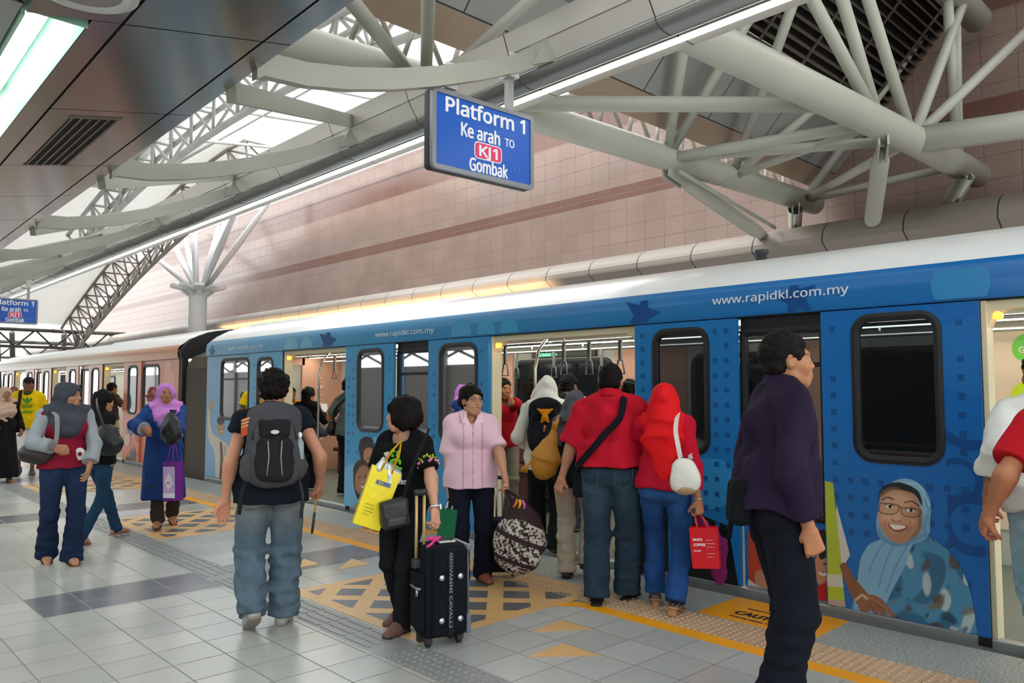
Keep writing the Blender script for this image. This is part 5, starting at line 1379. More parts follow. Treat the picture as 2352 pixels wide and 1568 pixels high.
for y in (16, 17.6, 19.2):
    mb = MB(); mb.add([(TX+.70, y, 2.672), (TX+.86, y, 2.700), (TX+.86, y+.34, 2.700), (TX+.70, y+.34, 2.672)], [(0, 1, 2, 3)]); mb.build('roof_slot', blk, rf)
# ------------------------------------------------------------------ printed pictures on the wrap (flat prints)
class Print:
    """a flat printed picture: a fine vertex grid in the plane of the train side, coloured shape by shape"""
    def __init__(s, y0, y1, z0, z1, res=.0035):
        ny = int((y1-y0)/res)+1; nz = int((z1-z0)/res)+1
        s.Y, s.Z = np.meshgrid(np.linspace(y0, y1, ny), np.linspace(z0, z1, nz), indexing='ij'); s.n = (ny, nz)
        p = math.radians(3.45); y = math.radians(43.509)
        fw = A(math.sin(y)*math.cos(p), math.cos(y)*math.cos(p), math.sin(p)); rt = A(math.cos(y), -math.sin(y), 0); up = np.cross(rt, fw)
        P = np.stack([np.full(s.n, LX), s.Y, s.Z-1.55], -1); d = P@fw
        s.x = 1176+1775*(P@rt)/d; s.y = 784-1775*(P@up)/d          # drawing units
        s.c = np.zeros(s.n+(3,)); s.a = np.zeros(s.n)
    def _put(s, m, col, alpha=True, op=1.):
        m = np.clip(m, 0, 1)*op; col = np.asarray(lin(col) if isinstance(col, str) else col)
        s.c = s.c*(1-m[..., None])+col*m[..., None]
        if alpha: s.a = np.maximum(s.a, m)
    def ell(s, cx, cy, rx, ry, col, rot=0, soft=1.2, alpha=True, op=1.):
        a = math.radians(rot); dx, dy = s.x-cx, s.y-cy; u = (dx*math.cos(a)+dy*math.sin(a))/rx; v = (-dx*math.sin(a)+dy*math.cos(a))/ry
        s._put((1-np.sqrt(u*u+v*v))*min(rx, ry)/soft+.5, col, alpha, op)
    def poly(s, pts, col, soft=1.2, alpha=True, op=1., sm=True):
        P = np.array(spline(list(pts)+[pts[0]], 5) if sm else pts, float); q = np.roll(P, -1, 0); d = np.full(s.n, 1e9); ins = np.zeros(s.n, bool)
        for (ax, ay), (bx, by) in zip(P, q):
            ex, ey = bx-ax, by-ay; t = np.clip(((s.x-ax)*ex+(s.y-ay)*ey)/(ex*ex+ey*ey+1e-9), 0, 1)
            d = np.minimum(d, np.hypot(s.x-ax-t*ex, s.y-ay-t*ey)); c = ((ay > s.y) != (by > s.y)); ins ^= c & (s.x < (bx-ax)*(s.y-ay)/((by-ay) if by != ay else 1e-9)+ax)
        s._put(np.where(ins, d, -d)/soft+.5, col, alpha, op)
    def line(s, pts, w, col, soft=1., alpha=False, op=1.):
        P = spline(pts, 5); d = np.full(s.n, 1e9)
        for (ax, ay), (bx, by) in zip(P[:-1], P[1:]):
            ex, ey = bx-ax, by-ay; t = np.clip(((s.x-ax)*ex+(s.y-ay)*ey)/(ex*ex+ey*ey+1e-9), 0, 1); d = np.minimum(d, np.hypot(s.x-ax-t*ex, s.y-ay-t*ey))
        s._put((w/2-d)/soft+.5, col, alpha, op)
    def blotch(s, col, fr, thr, seed, x0, x1, y0, y1, op=.8, soft=.4):
        rs = np.random.RandomState(seed); g = 0
        for _ in range(6):
            w = rs.normal(size=2)*fr; v = rs.normal(size=2)*fr*.5; g = g+np.sin(s.x*w[0]+s.y*w[1]+rs.uniform(0, 6)+1.5*np.sin(s.x*v[0]+s.y*v[1]+rs.uniform(0, 6)))
        m = np.clip((g/2-thr)/soft, 0, 1)*((s.x > x0) & (s.x < x1) & (s.y > y0) & (s.y < y1))
        s._put(m*(s.a > .5), col, False, op)
    def build(s, name, parent, x=LX-.003):
        ny, nz = s.n; ok = s.a > .5; i, j = np.meshgrid(np.arange(ny-1), np.arange(nz-1), indexing='ij')
        q = np.stack([i*nz+j, i*nz+j+1, (i+1)*nz+j+1, (i+1)*nz+j], -1)[ok[:-1, :-1] & ok[1:, :-1] & ok[:-1, 1:] & ok[1:, 1:]]
        used, inv = np.unique(q, return_inverse=True)
        v = np.stack([np.full(ny*nz, x-.0012), s.Y.ravel(), s.Z.ravel()], -1)[used]
        return mesh_np(name, v, inv.reshape(q.shape), mat('print', 'ffffff', .35, vert=True), parent, np.clip(s.c.reshape(-1, 3)[used], 0, 1), False)
K = lambda *p: [(1600+.5663*a, 680+.5663*b) for a, b in p]
# smiling woman in a pale blue headscarf
pr = Print(1.455, 2.435, .065, 1.0)
pr.poly(K((700, 1010), (770, 985), (900, 960), (985, 1000), (1060, 1075), (1110, 1190), (1135, 1330), (1130, 1400), (900, 1400), (640, 1330), (650, 1180), (665, 1060)), '4d8fb4')
pr.blotch('2b5f80', .045, .3, 3, 1900, 2352, 1200, 1600); pr.blotch('c9d2ce', .07, .75, 5, 2040, 2352, 1230, 1600, .8); pr.blotch('5a4334', .055, .55, 9, 2040, 2352, 1260, 1600, .85); pr.blotch('7b6c58', .05, .7, 15, 1990, 2352, 1330, 1600, .8); pr.blotch('15303f', .06, .9, 12, 1900, 2352, 1250, 1600, .7)
pr.poly(K((566, 830), (625, 1050), (605, 1085), (575, 1085)), 'd7d3cd', sm=False)
pr.poly(K((515, 745), (556, 755), (570, 900), (600, 1200), (607, 1262), (535, 1258), (528, 1000)), 'b4c43a', sm=False); pr.poly(K((528, 1125), (592, 1130), (598, 1180), (530, 1176)), 'cfcbbd', sm=False); pr.poly(K((535, 1228), (604, 1232), (607, 1262), (535, 1258)), 'b9a99a', sm=False)
pr.poly(K((745, 985), (700, 1005), (668, 1060), (650, 1180), (640, 1320), (735, 1320), (790, 1200), (850, 1085), (880, 1000), (930, 960)), '83b3d2')
pr.ell(*K((845, 868))[0], 61, 74, '6ea3c5', -4); pr.ell(*K((850, 855))[0], 58, 66, '8fbddb', -4, 14)
pr.poly(K((735, 870), (728, 920), (745, 985), (830, 1010), (940, 975), (925, 880)), '7cadcc')
for a, b in (((760, 1000), (700, 1120)), ((800, 1010), (740, 1180)), ((860, 1000), (770, 1200)), ((940, 880), (930, 975)), ((935, 800), (945, 870))): pr.line(K(a, ((a[0]+b[0])/2-8, (a[1]+b[1])/2), b), 2.2, '4f83a8', 2.5)
pr.line(K((800, 760), (900, 765), (945, 850)), 2, 'b8dcf0', 3)
pr.ell(*K((826, 888))[0], 50, 66, 'b9876a', -6, 2); pr.poly(K((735, 800), (765, 765), (830, 755), (900, 790), (915, 850), (880, 800), (800, 785), (750, 815)), '1d2228', 2)
pr.ell(*K((800, 870))[0], 34, 44, 'cf9f80', -6, 22); pr.ell(*K((826, 830))[0], 30, 16, 'd8ab8c', 0, 14, op=.8); pr.ell(*K((775, 900))[0], 13, 10, 'dca88a', 0, 9); pr.ell(*K((868, 915))[0], 13, 10, 'd09a7c', 0, 9)
pr.line(K((905, 870), (905, 940), (860, 1000)), 7, '8a5f48', 8)
pr.ell(*K((813, 895))[0], 8, 12, 'dcae90', 0, 6); pr.line(K((793, 905), (808, 914), (830, 910)), 2.5, '8a5540', 2)
for cx, cy_ in ((783, 852), (868, 868)):
    pr.ell(*K((cx, cy_))[0], 9.5, 4.4, 'e9e2dc', 8); pr.ell(*K((cx+3, cy_))[0], 4.2, 4.2, '1b1210', 0); pr.line(K((cx-20, cy_-4), (cx, cy_-11), (cx+19, cy_-2)), 2.0, '2a1a14', 1.3)
pr.line(K((752, 826), (775, 815), (800, 824)), 3, '3b261c', 2); pr.line(K((845, 836), (875, 832), (903, 850)), 3, '3b261c', 2)
for pts in (((745, 838), (742, 870), (765, 882), (808, 880), (820, 848)), ((832, 856), (836, 884), (870, 895), (903, 890), (908, 866))): pr.line(K(*(pts+(pts[0],))), 2.0, '4a322b', 1.2)
pr.line(K((818, 852), (832, 858)), 2, '4a322b')
pr.poly(K((775, 918), (815, 925), (858, 930), (840, 952), (810, 955), (785, 942)), '9b4a44', 1.5); pr.poly(K((781, 922), (815, 927), (850, 932), (832, 944), (800, 944)), 'f3eee6', 1.2)
for q in (795, 808, 821, 834): pr.line(K((q, 924), (q, 944)), .7, 'c9beb4', .8)
pr.line(K((768, 905), (764, 925), (772, 945)), 2, '9c6a50', 2.5); pr.line(K((865, 915), (870, 935), (856, 955)), 2, '9c6a50', 2.5)
pr.poly(K((735, 930), (745, 985), (830, 1015), (940, 965), (900, 968), (830, 1003), (760, 975)), '6698ba', 2)
pr.poly(K((580, 1090), (606, 1082), (650, 1150), (700, 1215), (690, 1245), (650, 1245), (612, 1180)), '8a5b43')
pr.poly(K((650, 1228), (695, 1208), (745, 1222), (785, 1262), (806, 1292), (796, 1302), (768, 1278), (770, 1300), (754, 1303), (738, 1276), (742, 1298), (728, 1300), (708, 1272), (690, 1284), (664, 1272)), '96664c'); pr.line(K((700, 1220), (745, 1245), (790, 1285)), 2, 'b5866a', 3)
for q in ((742, 1262), (762, 1272), (718, 1266)): pr.line(K((q[0]-14, q[1]-16), q), 1.4, '6d4632', 2)
pr.line(K((645, 1232), (672, 1212), (692, 1226)), 6, 'c9b48e', 2, True)
pr.build('woman_print', doors[0])
# child and hi-vis print left of it
pr = Print(2.445, 3.09, .065, .95)
pr.poly(K((190, 950), (240, 960), (285, 1100), (285, 1200), (200, 1190)), 'c2482f'); pr.ell(*K((250, 1160))[0], 17, 27, 'c08a72', -20); pr.poly(K((190, 1150), (230, 1180), (260, 1205), (195, 1200)), 'd8cfc4')
pr.build('sleeve_print', bpy.data.objects['side_panel'], TX+.0285)
pr = Print(2.445, 3.09, .065, .95)
pr.ell(*K((492, 1105))[0], 17, 44, 'c88f70'); pr.poly(K((480, 950), (512, 960), (520, 1045), (500, 1070), (480, 1060)), '2b1b17'); pr.line(K((483, 1128), (497, 1136), (512, 1130)), 5, 'f2e9e0', 2); pr.ell(*K((503, 1092))[0], 3.5, 2.5, '1a1010')
pr.poly(K((470, 1180), (515, 1165), (535, 1200), (535, 1262), (470, 1255)), 'c0202a', sm=False)
pr.build('child_print', bpy.data.objects['side_panel'], TX+.0280)
# two children on the left door
pr = Print(7.66, 8.715, .065, 1.0, .006)
Q = lambda *p: [(440+.3189*a, 720+.3189*b) for a, b in p]
pr.ell(*Q((1260, 965))[0], 18, 26, '2c201b'); pr.poly(Q((1205, 960), (1215, 1030), (1240, 1080), (1290, 1130), (1240, 900)), '2a1d19'); pr.ell(*Q((1290, 1040))[0], 15, 25, 'b98568', -15); pr.ell(*Q((1262, 925))[0], 16, 13, '241a16')
for a in ((1275, 1040), (1312, 1022)): pr.ell(*Q(a)[0], 2.6, 1.6, '17100e')
pr.line(Q((1285, 1090), (1305, 1092), (1320, 1080)), 2.2, '7c4036'); pr.ell(*Q((1298, 1060))[0], 3, 4, 'cc9a7c', 0, 3)
pr.ell(*Q((1225, 1130))[0], 19, 26, '2e1f1a'); pr.poly(Q((1170, 1100), (1168, 1230), (1200, 1340), (1225, 1250), (1230, 1090)), '2a1c18'); pr.ell(*Q((1232, 1195))[0], 17, 33, 'a87358', 8)
for a in ((1212, 1180), (1252, 1170)): pr.ell(*Q(a)[0], 2.8, 1.7, '17100e')
pr.poly(Q((1210, 1235), (1235, 1242), (1258, 1228), (1238, 1258)), 'efe5da', 1.2); pr.ell(*Q((1232, 1208))[0], 3.5, 4, 'bf8a6c', 0, 3)
pr.poly(Q((1150, 1420), (1170, 1380), (1240, 1340), (1300, 1400), (1300, 1460), (1150, 1450)), 'b4805f')
pr.build('children_print', doors[3])
# man with a raised arm beside the gangway
pr = Print(11.55, 13.24, .065, 1.35, .008)
pr.poly(Q((100, 690), (110, 640), (135, 620), (140, 660), (120, 720), (135, 850), (190, 900), (240, 940), (275, 1040), (262, 1215), (165, 1210), (150, 1000), (105, 900)), 'd5cdbf'); pr.poly(Q((108, 690), (110, 640), (135, 622), (140, 660), (122, 700)), 'c79a78')
pr.ell(*Q((197, 815))[0], 8, 22, 'b98a6c'); pr.ell(*Q((195, 770))[0], 9, 10, '241b18'); pr.poly(Q((188, 930), (205, 930), (215, 1100), (200, 1212), (185, 1200), (192, 1050)), '6b4f44')
pr.line(Q((225, 960), (235, 1100), (225, 1210)), 4, 'a89c8a', 4); pr.ell(*Q((203, 850))[0], 2.5, 1.2, 'f0e8e0')
pr.build('man_print', bpy.data.objects['side_panel.002'], TX-.0003)
# crowd print low on the orange door
pr = Print(16.48, 17.52, .065, 1.0, .012)
for a, b, c in ((300, 985, '5a4a6a'), (318, 1000, 'b5523c'), (292, 1010, 'c9b29c'), (325, 1040, '7a3a34'), (305, 1045, '5d5d74'), (296, 1060, '6b3a2e')):
    pr.ell(a, b, 8, 16, c, 0, 3); pr.ell(a, b-16, 4, 5, 'b07f66', 0, 2)
pr.build('crowd_print', [o for o in car2.children if o.name.startswith('door') and o.data and 'frame' not in o.name][0])
# ------------------------------------------------------------------ people and what they carry
def fl(px, py, z=0.):
    g = ground(px, py, z); return (float(g[0]), float(g[1]), z)
def oval_strap(P, d, z0, z1, front, w=.055):
    """shoulder strap from the back over a shoulder and under the arm, local points"""
    a = P.arm[d][0]; n = P.neck; s = a*.55+n*.45; K = P.k
    return [s+A(0, -.11, -.16)*K, s+A(0, -.085, -.02)*K, s+A(0, -.01, .052)*K, s+A(0, .075, .0)*K, s+A(0, .115, -.10)*K, a*.75+n*.25+A(0, .10, -.25)*K, a*.92+n*.08+A(0, .0, -.34)*K, a*.75+n*.25+A(0, -.12, -.36)*K]
def backpack(P, name, label, cmain, cfront, w=.30, h=.46, d=.17, z=None, y=-.20, tilt=-6, pockets=True, straps='2a2a2e', trim=None, x=0.):
    K = P.k; c = P.up(x*K, y*K, (P.neck[2] if z is None else z)-.0)
    c = np.array([P.neck[0]+x*K, P.neck[1]+y*K, P.neck[2]+.02-h/2]); R = P.T@rotm(0, tilt, 0)
    B = Bag(P, name, label, 'backpack', c-A(0, 0, h/2)); f = lambda a, b, e: c+R@A(a, b, e)
    sd = Sdf(); sd.box(c, A(w/2, d/2, h/2), .07, R); sd.ell(f(0, 0, h*.28), A(w*.44, d*.52, h*.26), R, .05); sd.ell(f(0, -d*.12, -h*.2), A(w*.52, d*.56, h*.32), R, .05)
    sd.wrinkle(.004, 40, 31); B.sdf('main_pouch', sd, .007, fab(cmain, bump=.4))
    sd = Sdf(); sd.box(f(0, -d*.55, -h*.18), A(w*.34, d*.22, h*.27), .05, R); sd.ell(f(0, -d*.62, -h*.25), A(w*.33, d*.2, h*.2), R, .04); sd.wrinkle(.003, 50, 33)
    fp = B.sdf('front_pocket', sd, .006, fab(cfront, bump=.4))
    if pockets:
        sd = Sdf(); sd.box(f(0, -d*.50, h*.20), A(w*.30, d*.14, h*.13), .035, R); sd.wrinkle(.003, 50, 35); B.sdf('top_pocket', sd, .006, fab(cfront, bump=.4))
        for q in (-1, 1):
            sd = Sdf(); sd.ell(f(q*w*.46, -d*.1, -h*.27), A(.05, d*.42, h*.18), R, .02); sd.wrinkle(.004, 60, 36); B.sdf('side_pocket', sd, .006, mat('mesh_pocket_'+cmain, cmain, .95, bump=.8, bscale=300))
    ar = [f(w*.40*math.cos(a), -d*.50, h*.06+h*.36*math.sin(a)) for a in [math.pi*k/14 for k in range(15)]]
    B.tube('zip', ar, .004, plast('0c0c0e', .4))
    B.tube('top_loop', [f(-.04, d*.3, h*.46), f(-.035, d*.3, h*.55), f(.035, d*.3, h*.55), f(.04, d*.3, h*.46)], .008, fab(straps))
    for s_ in 'LR':
        B.strap('shoulder_strap', spline(oval_strap(P, s_, 0, 0, 0), 5), .055, .014, fab(straps), [nrm(q-(P.neck-A(0, 0, .22))) for q in spline(oval_strap(P, s_, 0, 0, 0), 5)])
    B.f = f; B.R = R
    return B
def shopper(P, label, name, c, w, d, h, R, col, handle_to, hc=None, m=None, flare=1.05, colf=None, hdrop=None):
    """open carrier bag with two handles, local frame centre c (of the bag body)"""
    B = Bag(P, name, label, 'bag', c-A(0, 0, h/2)); m = m or mat('paper_'+col, col, .45, bump=.05)
    mb = MB(); f = lambda a, b, e: c+R@A(a, b, e)
    o = [(-1, -1), (1, -1), (1, 1), (-1, 1)]; vs = []
    for zz, q in ((-h/2, .96), (0, 1.0), (h/2, flare)):
        vs += [f(a*w/2*q, b*d/2*q*(1 if zz < h/2 else .8), zz) for a, b in o]
    vs += [f(a*w/2*flare*.98, b*d/2*.74, h/2) for a, b in o]+[f(a*w/2*.9, b*d/2*.8, -h*.1) for a, b in o]
    fs = [(3, 2, 1, 0)]
    for L in range(4):
        for k in range(4): fs.append((L*4+k, L*4+(k+1) % 4, L*4+4+(k+1) % 4, L*4+4+k))
    fs.append((16, 17, 18, 19)); mb.add(vs, fs); B.mb('bag_body', mb, m)
    for b in (-1, 1):
        hp = np.asarray(handle_to, float); B.tube('handle', [f(-w*.2, b*d*.38, h/2-.02), (f(-w*.2, b*d*.38, h/2)*.4+hp*.6)+R@A(-w*.06, 0, 0), hp+A(0, b*.006, 0), (f(w*.2, b*d*.38, h/2)*.4+hp*.6)+R@A(w*.06, 0, 0), f(w*.2, b*d*.38, h/2-.02)], .005, m if hc is None else fab(hc))
    B.f = f; return B
def pouch(P, name, label, c, r, R, col, strap_pts=None, sw=.025, sm=None, m=None, wr=.006, top=.5, up=None, h=.007, cat='bag', boxy=False):
    """soft slouching handbag"""
    B = Bag(P, name, label, cat, c-A(0, 0, r[2])); sd = Sdf(); f = lambda a, b, e: c+R@A(a, b, e)
    if boxy: sd.box(c, A(*r), min(r)*.45, R); sd.box(f(0, -r[1]*.9, r[2]*.25), A(r[0]*.9, r[1]*.25, r[2]*.55), .01, R, .005); sd.box(f(0, -r[1]*.9, -r[2]*.55), A(r[0]*.7, r[1]*.3, r[2]*.3), .012, R, .005)
    else: sd.ell(f(0, 0, -r[2]*.15), A(r[0], r[1], r[2]*.85), R, .02); sd.ell(f(0, 0, r[2]*.4), A(r[0]*.75, r[1]*.8, r[2]*.6), R, .05); sd.box(f(0, 0, -r[2]*.3), A(r[0]*.92, r[1]*.8, r[2]*.5), min(r)*.7, R, .04)
    sd.wrinkle(wr, 45, 41); B.sdf('bag_body', sd, h, m or mat('leather_'+col, col, .45, bump=.15, bscale=120))
    B.tube('zip', [f(-r[0]*.7, 0, r[2]*.80), f(0, -.004, r[2]*1.0), f(r[0]*.7, 0, r[2]*.80)], .005, plast('1a1512', .4))
    if strap_pts is not None:
        sp = spline(strap_pts, 6); B.strap('bag_strap', sp, sw, .006, sm or m or mat('leather_'+col, col, .45, bump=.15, bscale=120), up)
    B.f = f; return B

# ---- backpack man seen from behind
P = Hum('person', 'man seen from behind in dark sleeveless shirt and baggy jeans wearing a grey backpack', fl(618, 1438), 24, 1.70, build=1.22, sh=.98, skin='c98d72',
        feet=dict(L=(-.10, -.14, .075, 10, -32), R=(.085, .05, 0, -14, 0)), hands=dict(L=(-.285, -.02, .83), R=(.315, .06, .89)), curl=dict(L=.22, R=1.15), palm=dict(L=(-.3, 1, 0), R=(.9, -.4, 0)), head=(2, 0, 0))
P.body(stubble=.3)
jean = lambda base, fade: (lambda v: np.clip(np.array(lin(base))*(1-np.clip(.55-np.abs(v[:, 2:3]-.80)/.42, 0, 1))+np.array(lin(fade))*np.clip(.55-np.abs(v[:, 2:3]-.80)/.42, 0, 1), 0, 1))
def denim(n): return mat('denim_'+n, 'ffffff', .85, bump=.5, bscale=330, var=.18, vscale=14, vert=True, spec=.15)
P.trousers('4a6174', hem=.100, knee=.098, wr=.012, hemz=.045, m=denim('a'), colf=jean('5a6e7c', '8b8880'), seat=.012)
mb = MB()
for q in (-1, 1): mb.tube([P.up(q*.05, -.135, .56*P.H), P.up(q*.05, -.142, .50*P.H), P.up(q*.10, -.138, .48*P.H), P.up(q*.15, -.115, .50*P.H), P.up(q*.155, -.10, .56*P.H)], .0022, 5)
mb.build('pocket_stitching', fab('3a4a58'), P.root)
P.shirt('161d27', slv=.34, sr=.078, sr2=.082, hem=.475, hemr=.172, o=.024, wr=.007)
P.shoes('a5a39d', '8c877e', o=.012); P.hair_short(o=.022, topc=.022, wr=.005, back=-.07)
man = P
BP = backpack(P, 'backpack', 'grey and black backpack on the back of the man in the sleeveless shirt', '4a4a4e', '252529', .33, .50, .18, y=-.205, straps='5a5a5e')
for q in (-.035, .035): BP.tube('piping', [BP.f(q*1.2, -.152, .02), BP.f(q, -.160, -.08), BP.f(q*1.3, -.150, -.19)], .004, plast('8a8a8c', .5))
mb = MB(); mb.lathe((0, 0, 0), [(.022, 0), (.018, .004)], 16); mb.v = [tuple(BP.f(a*1.3, -.128-e, .075+b*.7)) for a, b, e in mb.v]; BP.mb('badge', mb, metalm('8f9092'))
mb = MB(); mb.add([BP.f(a, -.06, b) for a, b in ((-.20, .16), (-.135, .185), (-.135, .075), (-.20, .05))], [(0, 1, 2, 3)]); mb.add([BP.f(a, -.055, b) for a, b in ((-.20, .16), (-.135, .185), (-.135, .075), (-.20, .05))], [(3, 2, 1, 0)]); BP.mb('orange_patch', mb, fab('b5502c'))
for z in (.155, .135, .115): BP.tube('patch_stripe', [BP.f(-.198, -.063, z-.005), BP.f(-.137, -.063, z+.018)], .004, fab('d8b89a'))
BP.tube('loose_strap', [BP.f(-.15, .0, -.20), BP.f(-.19, -.01, -.30), BP.f(-.20, .0, -.42)], .012, fab('1e2a28')); BP.tube('loose_strap', [BP.f(.15, .0, -.20), BP.f(.18, -.01, -.32), BP.f(.17, .0, -.46)], .010, fab('3a3a3e'))
wb = Bag(P, 'water_bottle', 'small clear plastic bottle in the side pocket of the grey backpack', 'bottle', BP.f(.155, -.05, -.10))
sd = Sdf(); sd.cap(BP.f(.155, -.055, -.10), BP.f(.155, -.055, .0), .026, .026, .01); sd.cap(BP.f(.155, -.055, .02), BP.f(.155, -.055, .045), .012, .011, .02); wb.sdf('bottle_body', sd, .004, mat('bottle_pet', 'bcd0d4', .1, alpha=.55)); sd = Sdf(); sd.cap(BP.f(.155, -.055, .052), BP.f(.155, -.055, .062), .014); wb.sdf('cap', sd, .004, plast('eef4f5', .4))
g = P.grip['R']; dr = Bag(P, 'drumstick', 'thin yellow stick held in the right hand of the backpack man', 'stick', g-A(0, 0, .14)); dr.tube('stick', [g+A(0, .0, .06), g+A(.0, -.02, -.06), g+A(-.02, -.03, -.24)], [.007, .007, .005], plast('d6a640', .5))
dr.tube('dark_tip', [g+A(-.006, -.026, -.12), g+A(-.022, -.034, -.26)], .009, plast('3b3a36', .6))

# ---- woman with black bob and suitcase
P = Hum('person', 'woman with black bobbed hair in black flowered t-shirt looking left beside the suitcase', fl(925, 1442), 248, 1.52, build=1.0, skin='c9977c',
        feet=dict(L=(-.055, .10, 0, -10, 0), R=(.075, -.13, .02, -22, -10)), hands=dict(L=W3(1001, 1188, 4.72), R=W3(838, 1178, 4.86)), pole=dict(L=(-.6, -.6, 0), R=(.8, -.5, -.2)), curl=dict(L=.7, R=.5), palm=dict(L=(-1, .3, 0), R=(.6, .5, .3)), head=(-66, 2, 0))
P.body(female=True, fine=.003, feet='')
P.trousers('191a1e', o=.012, knee=.064, hem=.062, hemz=.03, wr=.005)
flower = lambda v: np.where(((v[:, 1] > .03)[:, None]), np.array(lin('0e0f12')), np.array(lin('0e0f12')))
P.shirt('0f1013', slv=.80, sr=.078, sr2=.080, hem=.505, hemr=.155, o=.018, neckr=.082, neckz=-.03, bust=.012, wr=.005)
def dotspot(P, pts, col, r, name, h=.0035):
    sd = Sdf()
    for p in pts: sd.ell(p, A(r, r, r), None, .002)
    return P.put(name, sd, h, fab(col, bump=.1))
def onfront(P, x, z, off=.0):
    """a point on the chest front of P, found by marching towards the shirt"""
    sh = [o for o in P.root.children if o.name.split('.')[0] in ('shirt', 'tunic')][0]
    me = sh.data; n = len(me.vertices); co = np.empty(n*3, np.float32); me.vertices.foreach_get('co', co); co = co.reshape(-1, 3)
    m = (np.abs(co[:, 0]-x) < .02) & (np.abs(co[:, 2]-z) < .02)
    y = co[m][:, 1].max() if m.any() else .12
    return A(x, y+off, z)
rs = np.random.RandomState(5); K = P.k; zt_ = P.neck[2]
dotspot(P, [onfront(P, .06+rs.uniform(-.045, .03)-.075, zt_-.19+rs.uniform(-.07, .07), -.004) for _ in range(26)], '6db33f', .011, 'leaf_print')
dotspot(P, [onfront(P, .03+rs.uniform(-.02, .02), zt_-.19+rs.uniform(-.055, .06), -.003) for _ in range(18)], 'cfc9c4', .011, 'flower_print')
fz = [onfront(P, x, zt_-.335, .003) for x in (.09, .02, -.05)]
for i, (t_, xx) in enumerate((('MOR', .06), ('EKS', -.045))):
    p = onfront(P, xx-.03, zt_-.33, .006); text_obj('shirt_lettering', t_, .05, fab('e8e4e0'), P.root, tuple(p+A(.04, 0, 0)), (-1, 0, 0), (0, 0, 1), .002, 'LEFT', .0015)
a, e, w_ = P.arm['L']
u = nrm(e-a); ring_ = [a+u*.14*1.0*K+u*t*K for t in (.0, .02)]
sx = np.cross(u, A(0, 0, 1)); sx = nrm(sx); sy = np.cross(u, sx)
dotspot(P, [a+u*(.165+rs.uniform(-.02, .02))*K+(sx*math.cos(t)+sy*math.sin(t))*.070*K for t in rs.uniform(0, 6.28, 34)], '9fae2a', .008, 'sleeve_leaves')
dotspot(P, [a+u*(.195+rs.uniform(-.012, .012))*K+(sx*math.cos(t)+sy*math.sin(t))*.074*K for t in rs.uniform(0, 6.28, 30)], 'd488a8', .009, 'sleeve_flowers')
P.hair_bob(o=.022, length=-.085, wr=.005, face=.066)
for d in 'LR': pass
P.shoes('6a4c40', '1c1816', o=.006, name='shoe')
w0 = P.arm['L'][2]; u = nrm(P.arm['L'][2]-P.arm['L'][1]); c_ = w0-u*.015
sx = nrm(np.cross(u, A(0, 0, 1))); sy = np.cross(u, sx)
mb = MB(); mb.tube([c_+(sx*math.cos(t)+sy*math.sin(t))*.031 for t in np.linspace(0, 2*math.pi, 20, endpoint=False)], .008, 6, closed=True); mb.obox(c_+(-sx)*.036, (sx, sy, u), (.006, .017, .017)); mb.build('wristwatch', metalm('d9dadb', .3), P.root)
bob = P
# yellow carrier bag on her right arm
c = P.l(pp(864, 1142, 4.72))
yaw_cam = lambda P, extra=0: rotm(-(P.az), 0, 0).T@np.eye(3)
def camframe(P, roll=0, turn=0):
    """axes facing the camera, in P's frame: x to the picture right, y away, z up"""
    return P.Rw.T@rotm(-(43.5+turn), 0, 0)@rotm(0, 0, roll)
Rb = camframe(P, 20, -15)
YB = shopper(P, 'yellow plastic carrier bag hanging from the arm of the woman with black bob', 'carrier_bag', c, .175, .09, .36, Rb, 'f2dc10', P.l(pp(922, 1012, 4.66)), 'e0b01a', mat('plastic_film_yellow', 'f4dd0a', .3, bump=.5, bscale=14))
text_obj('lettering', 'ICONS', .045, plast('2a58b0', .4), YB.root, tuple(YB.f(-.04, -.052, .085)-YB.off), tuple(Rb[:, 0]), tuple(Rb[:, 2]), .001, 'LEFT', .002)
for k in range(4): text_obj('lettering', ('PAPER BAG', 'reduce reuse', 'recycle today', 'thank you')[k], .014, plast('5a5a20', .5), YB.root, tuple(YB.f(-.055, -.050, -.05-.02*k)-YB.off), tuple(Rb[:, 0]), tuple(Rb[:, 2]), .0006, 'LEFT', 0)
sn = Bag(P, 'snack_packet', 'crumpled silver packet sticking out of the yellow carrier bag', 'packet', c+A(0, 0, .13)); sd = Sdf(); sd.box(YB.f(.01, 0, .16), A(.075, .035, .06), .02, Rb@rotm(0, 10, 20)); sd.ell(YB.f(.05, -.01, .13), A(.05, .03, .05), Rb, .02); sd.wrinkle(.01, 60, 3); sn.sdf('packet', sd, .005, mat('foil', 'cfd4d6', .3, .4))
# black shoulder bag
c = P.l(pp(905, 1178, 4.66)); Rb = camframe(P, -8, -20)
pouch(P, 'shoulder_bag', 'black shoulder bag at the hip of the woman with black bob', c, (.085, .05, .085), Rb, '1f2024', [P.l(pp(928, 1140, 4.66)), P.l(pp(945, 1080, 4.60)), P.l(pp(975, 1010, 4.62)), P.l(pp(985, 985, 4.72))], .022, fab('1b1c21', bump=.3), None, .004, boxy=True)
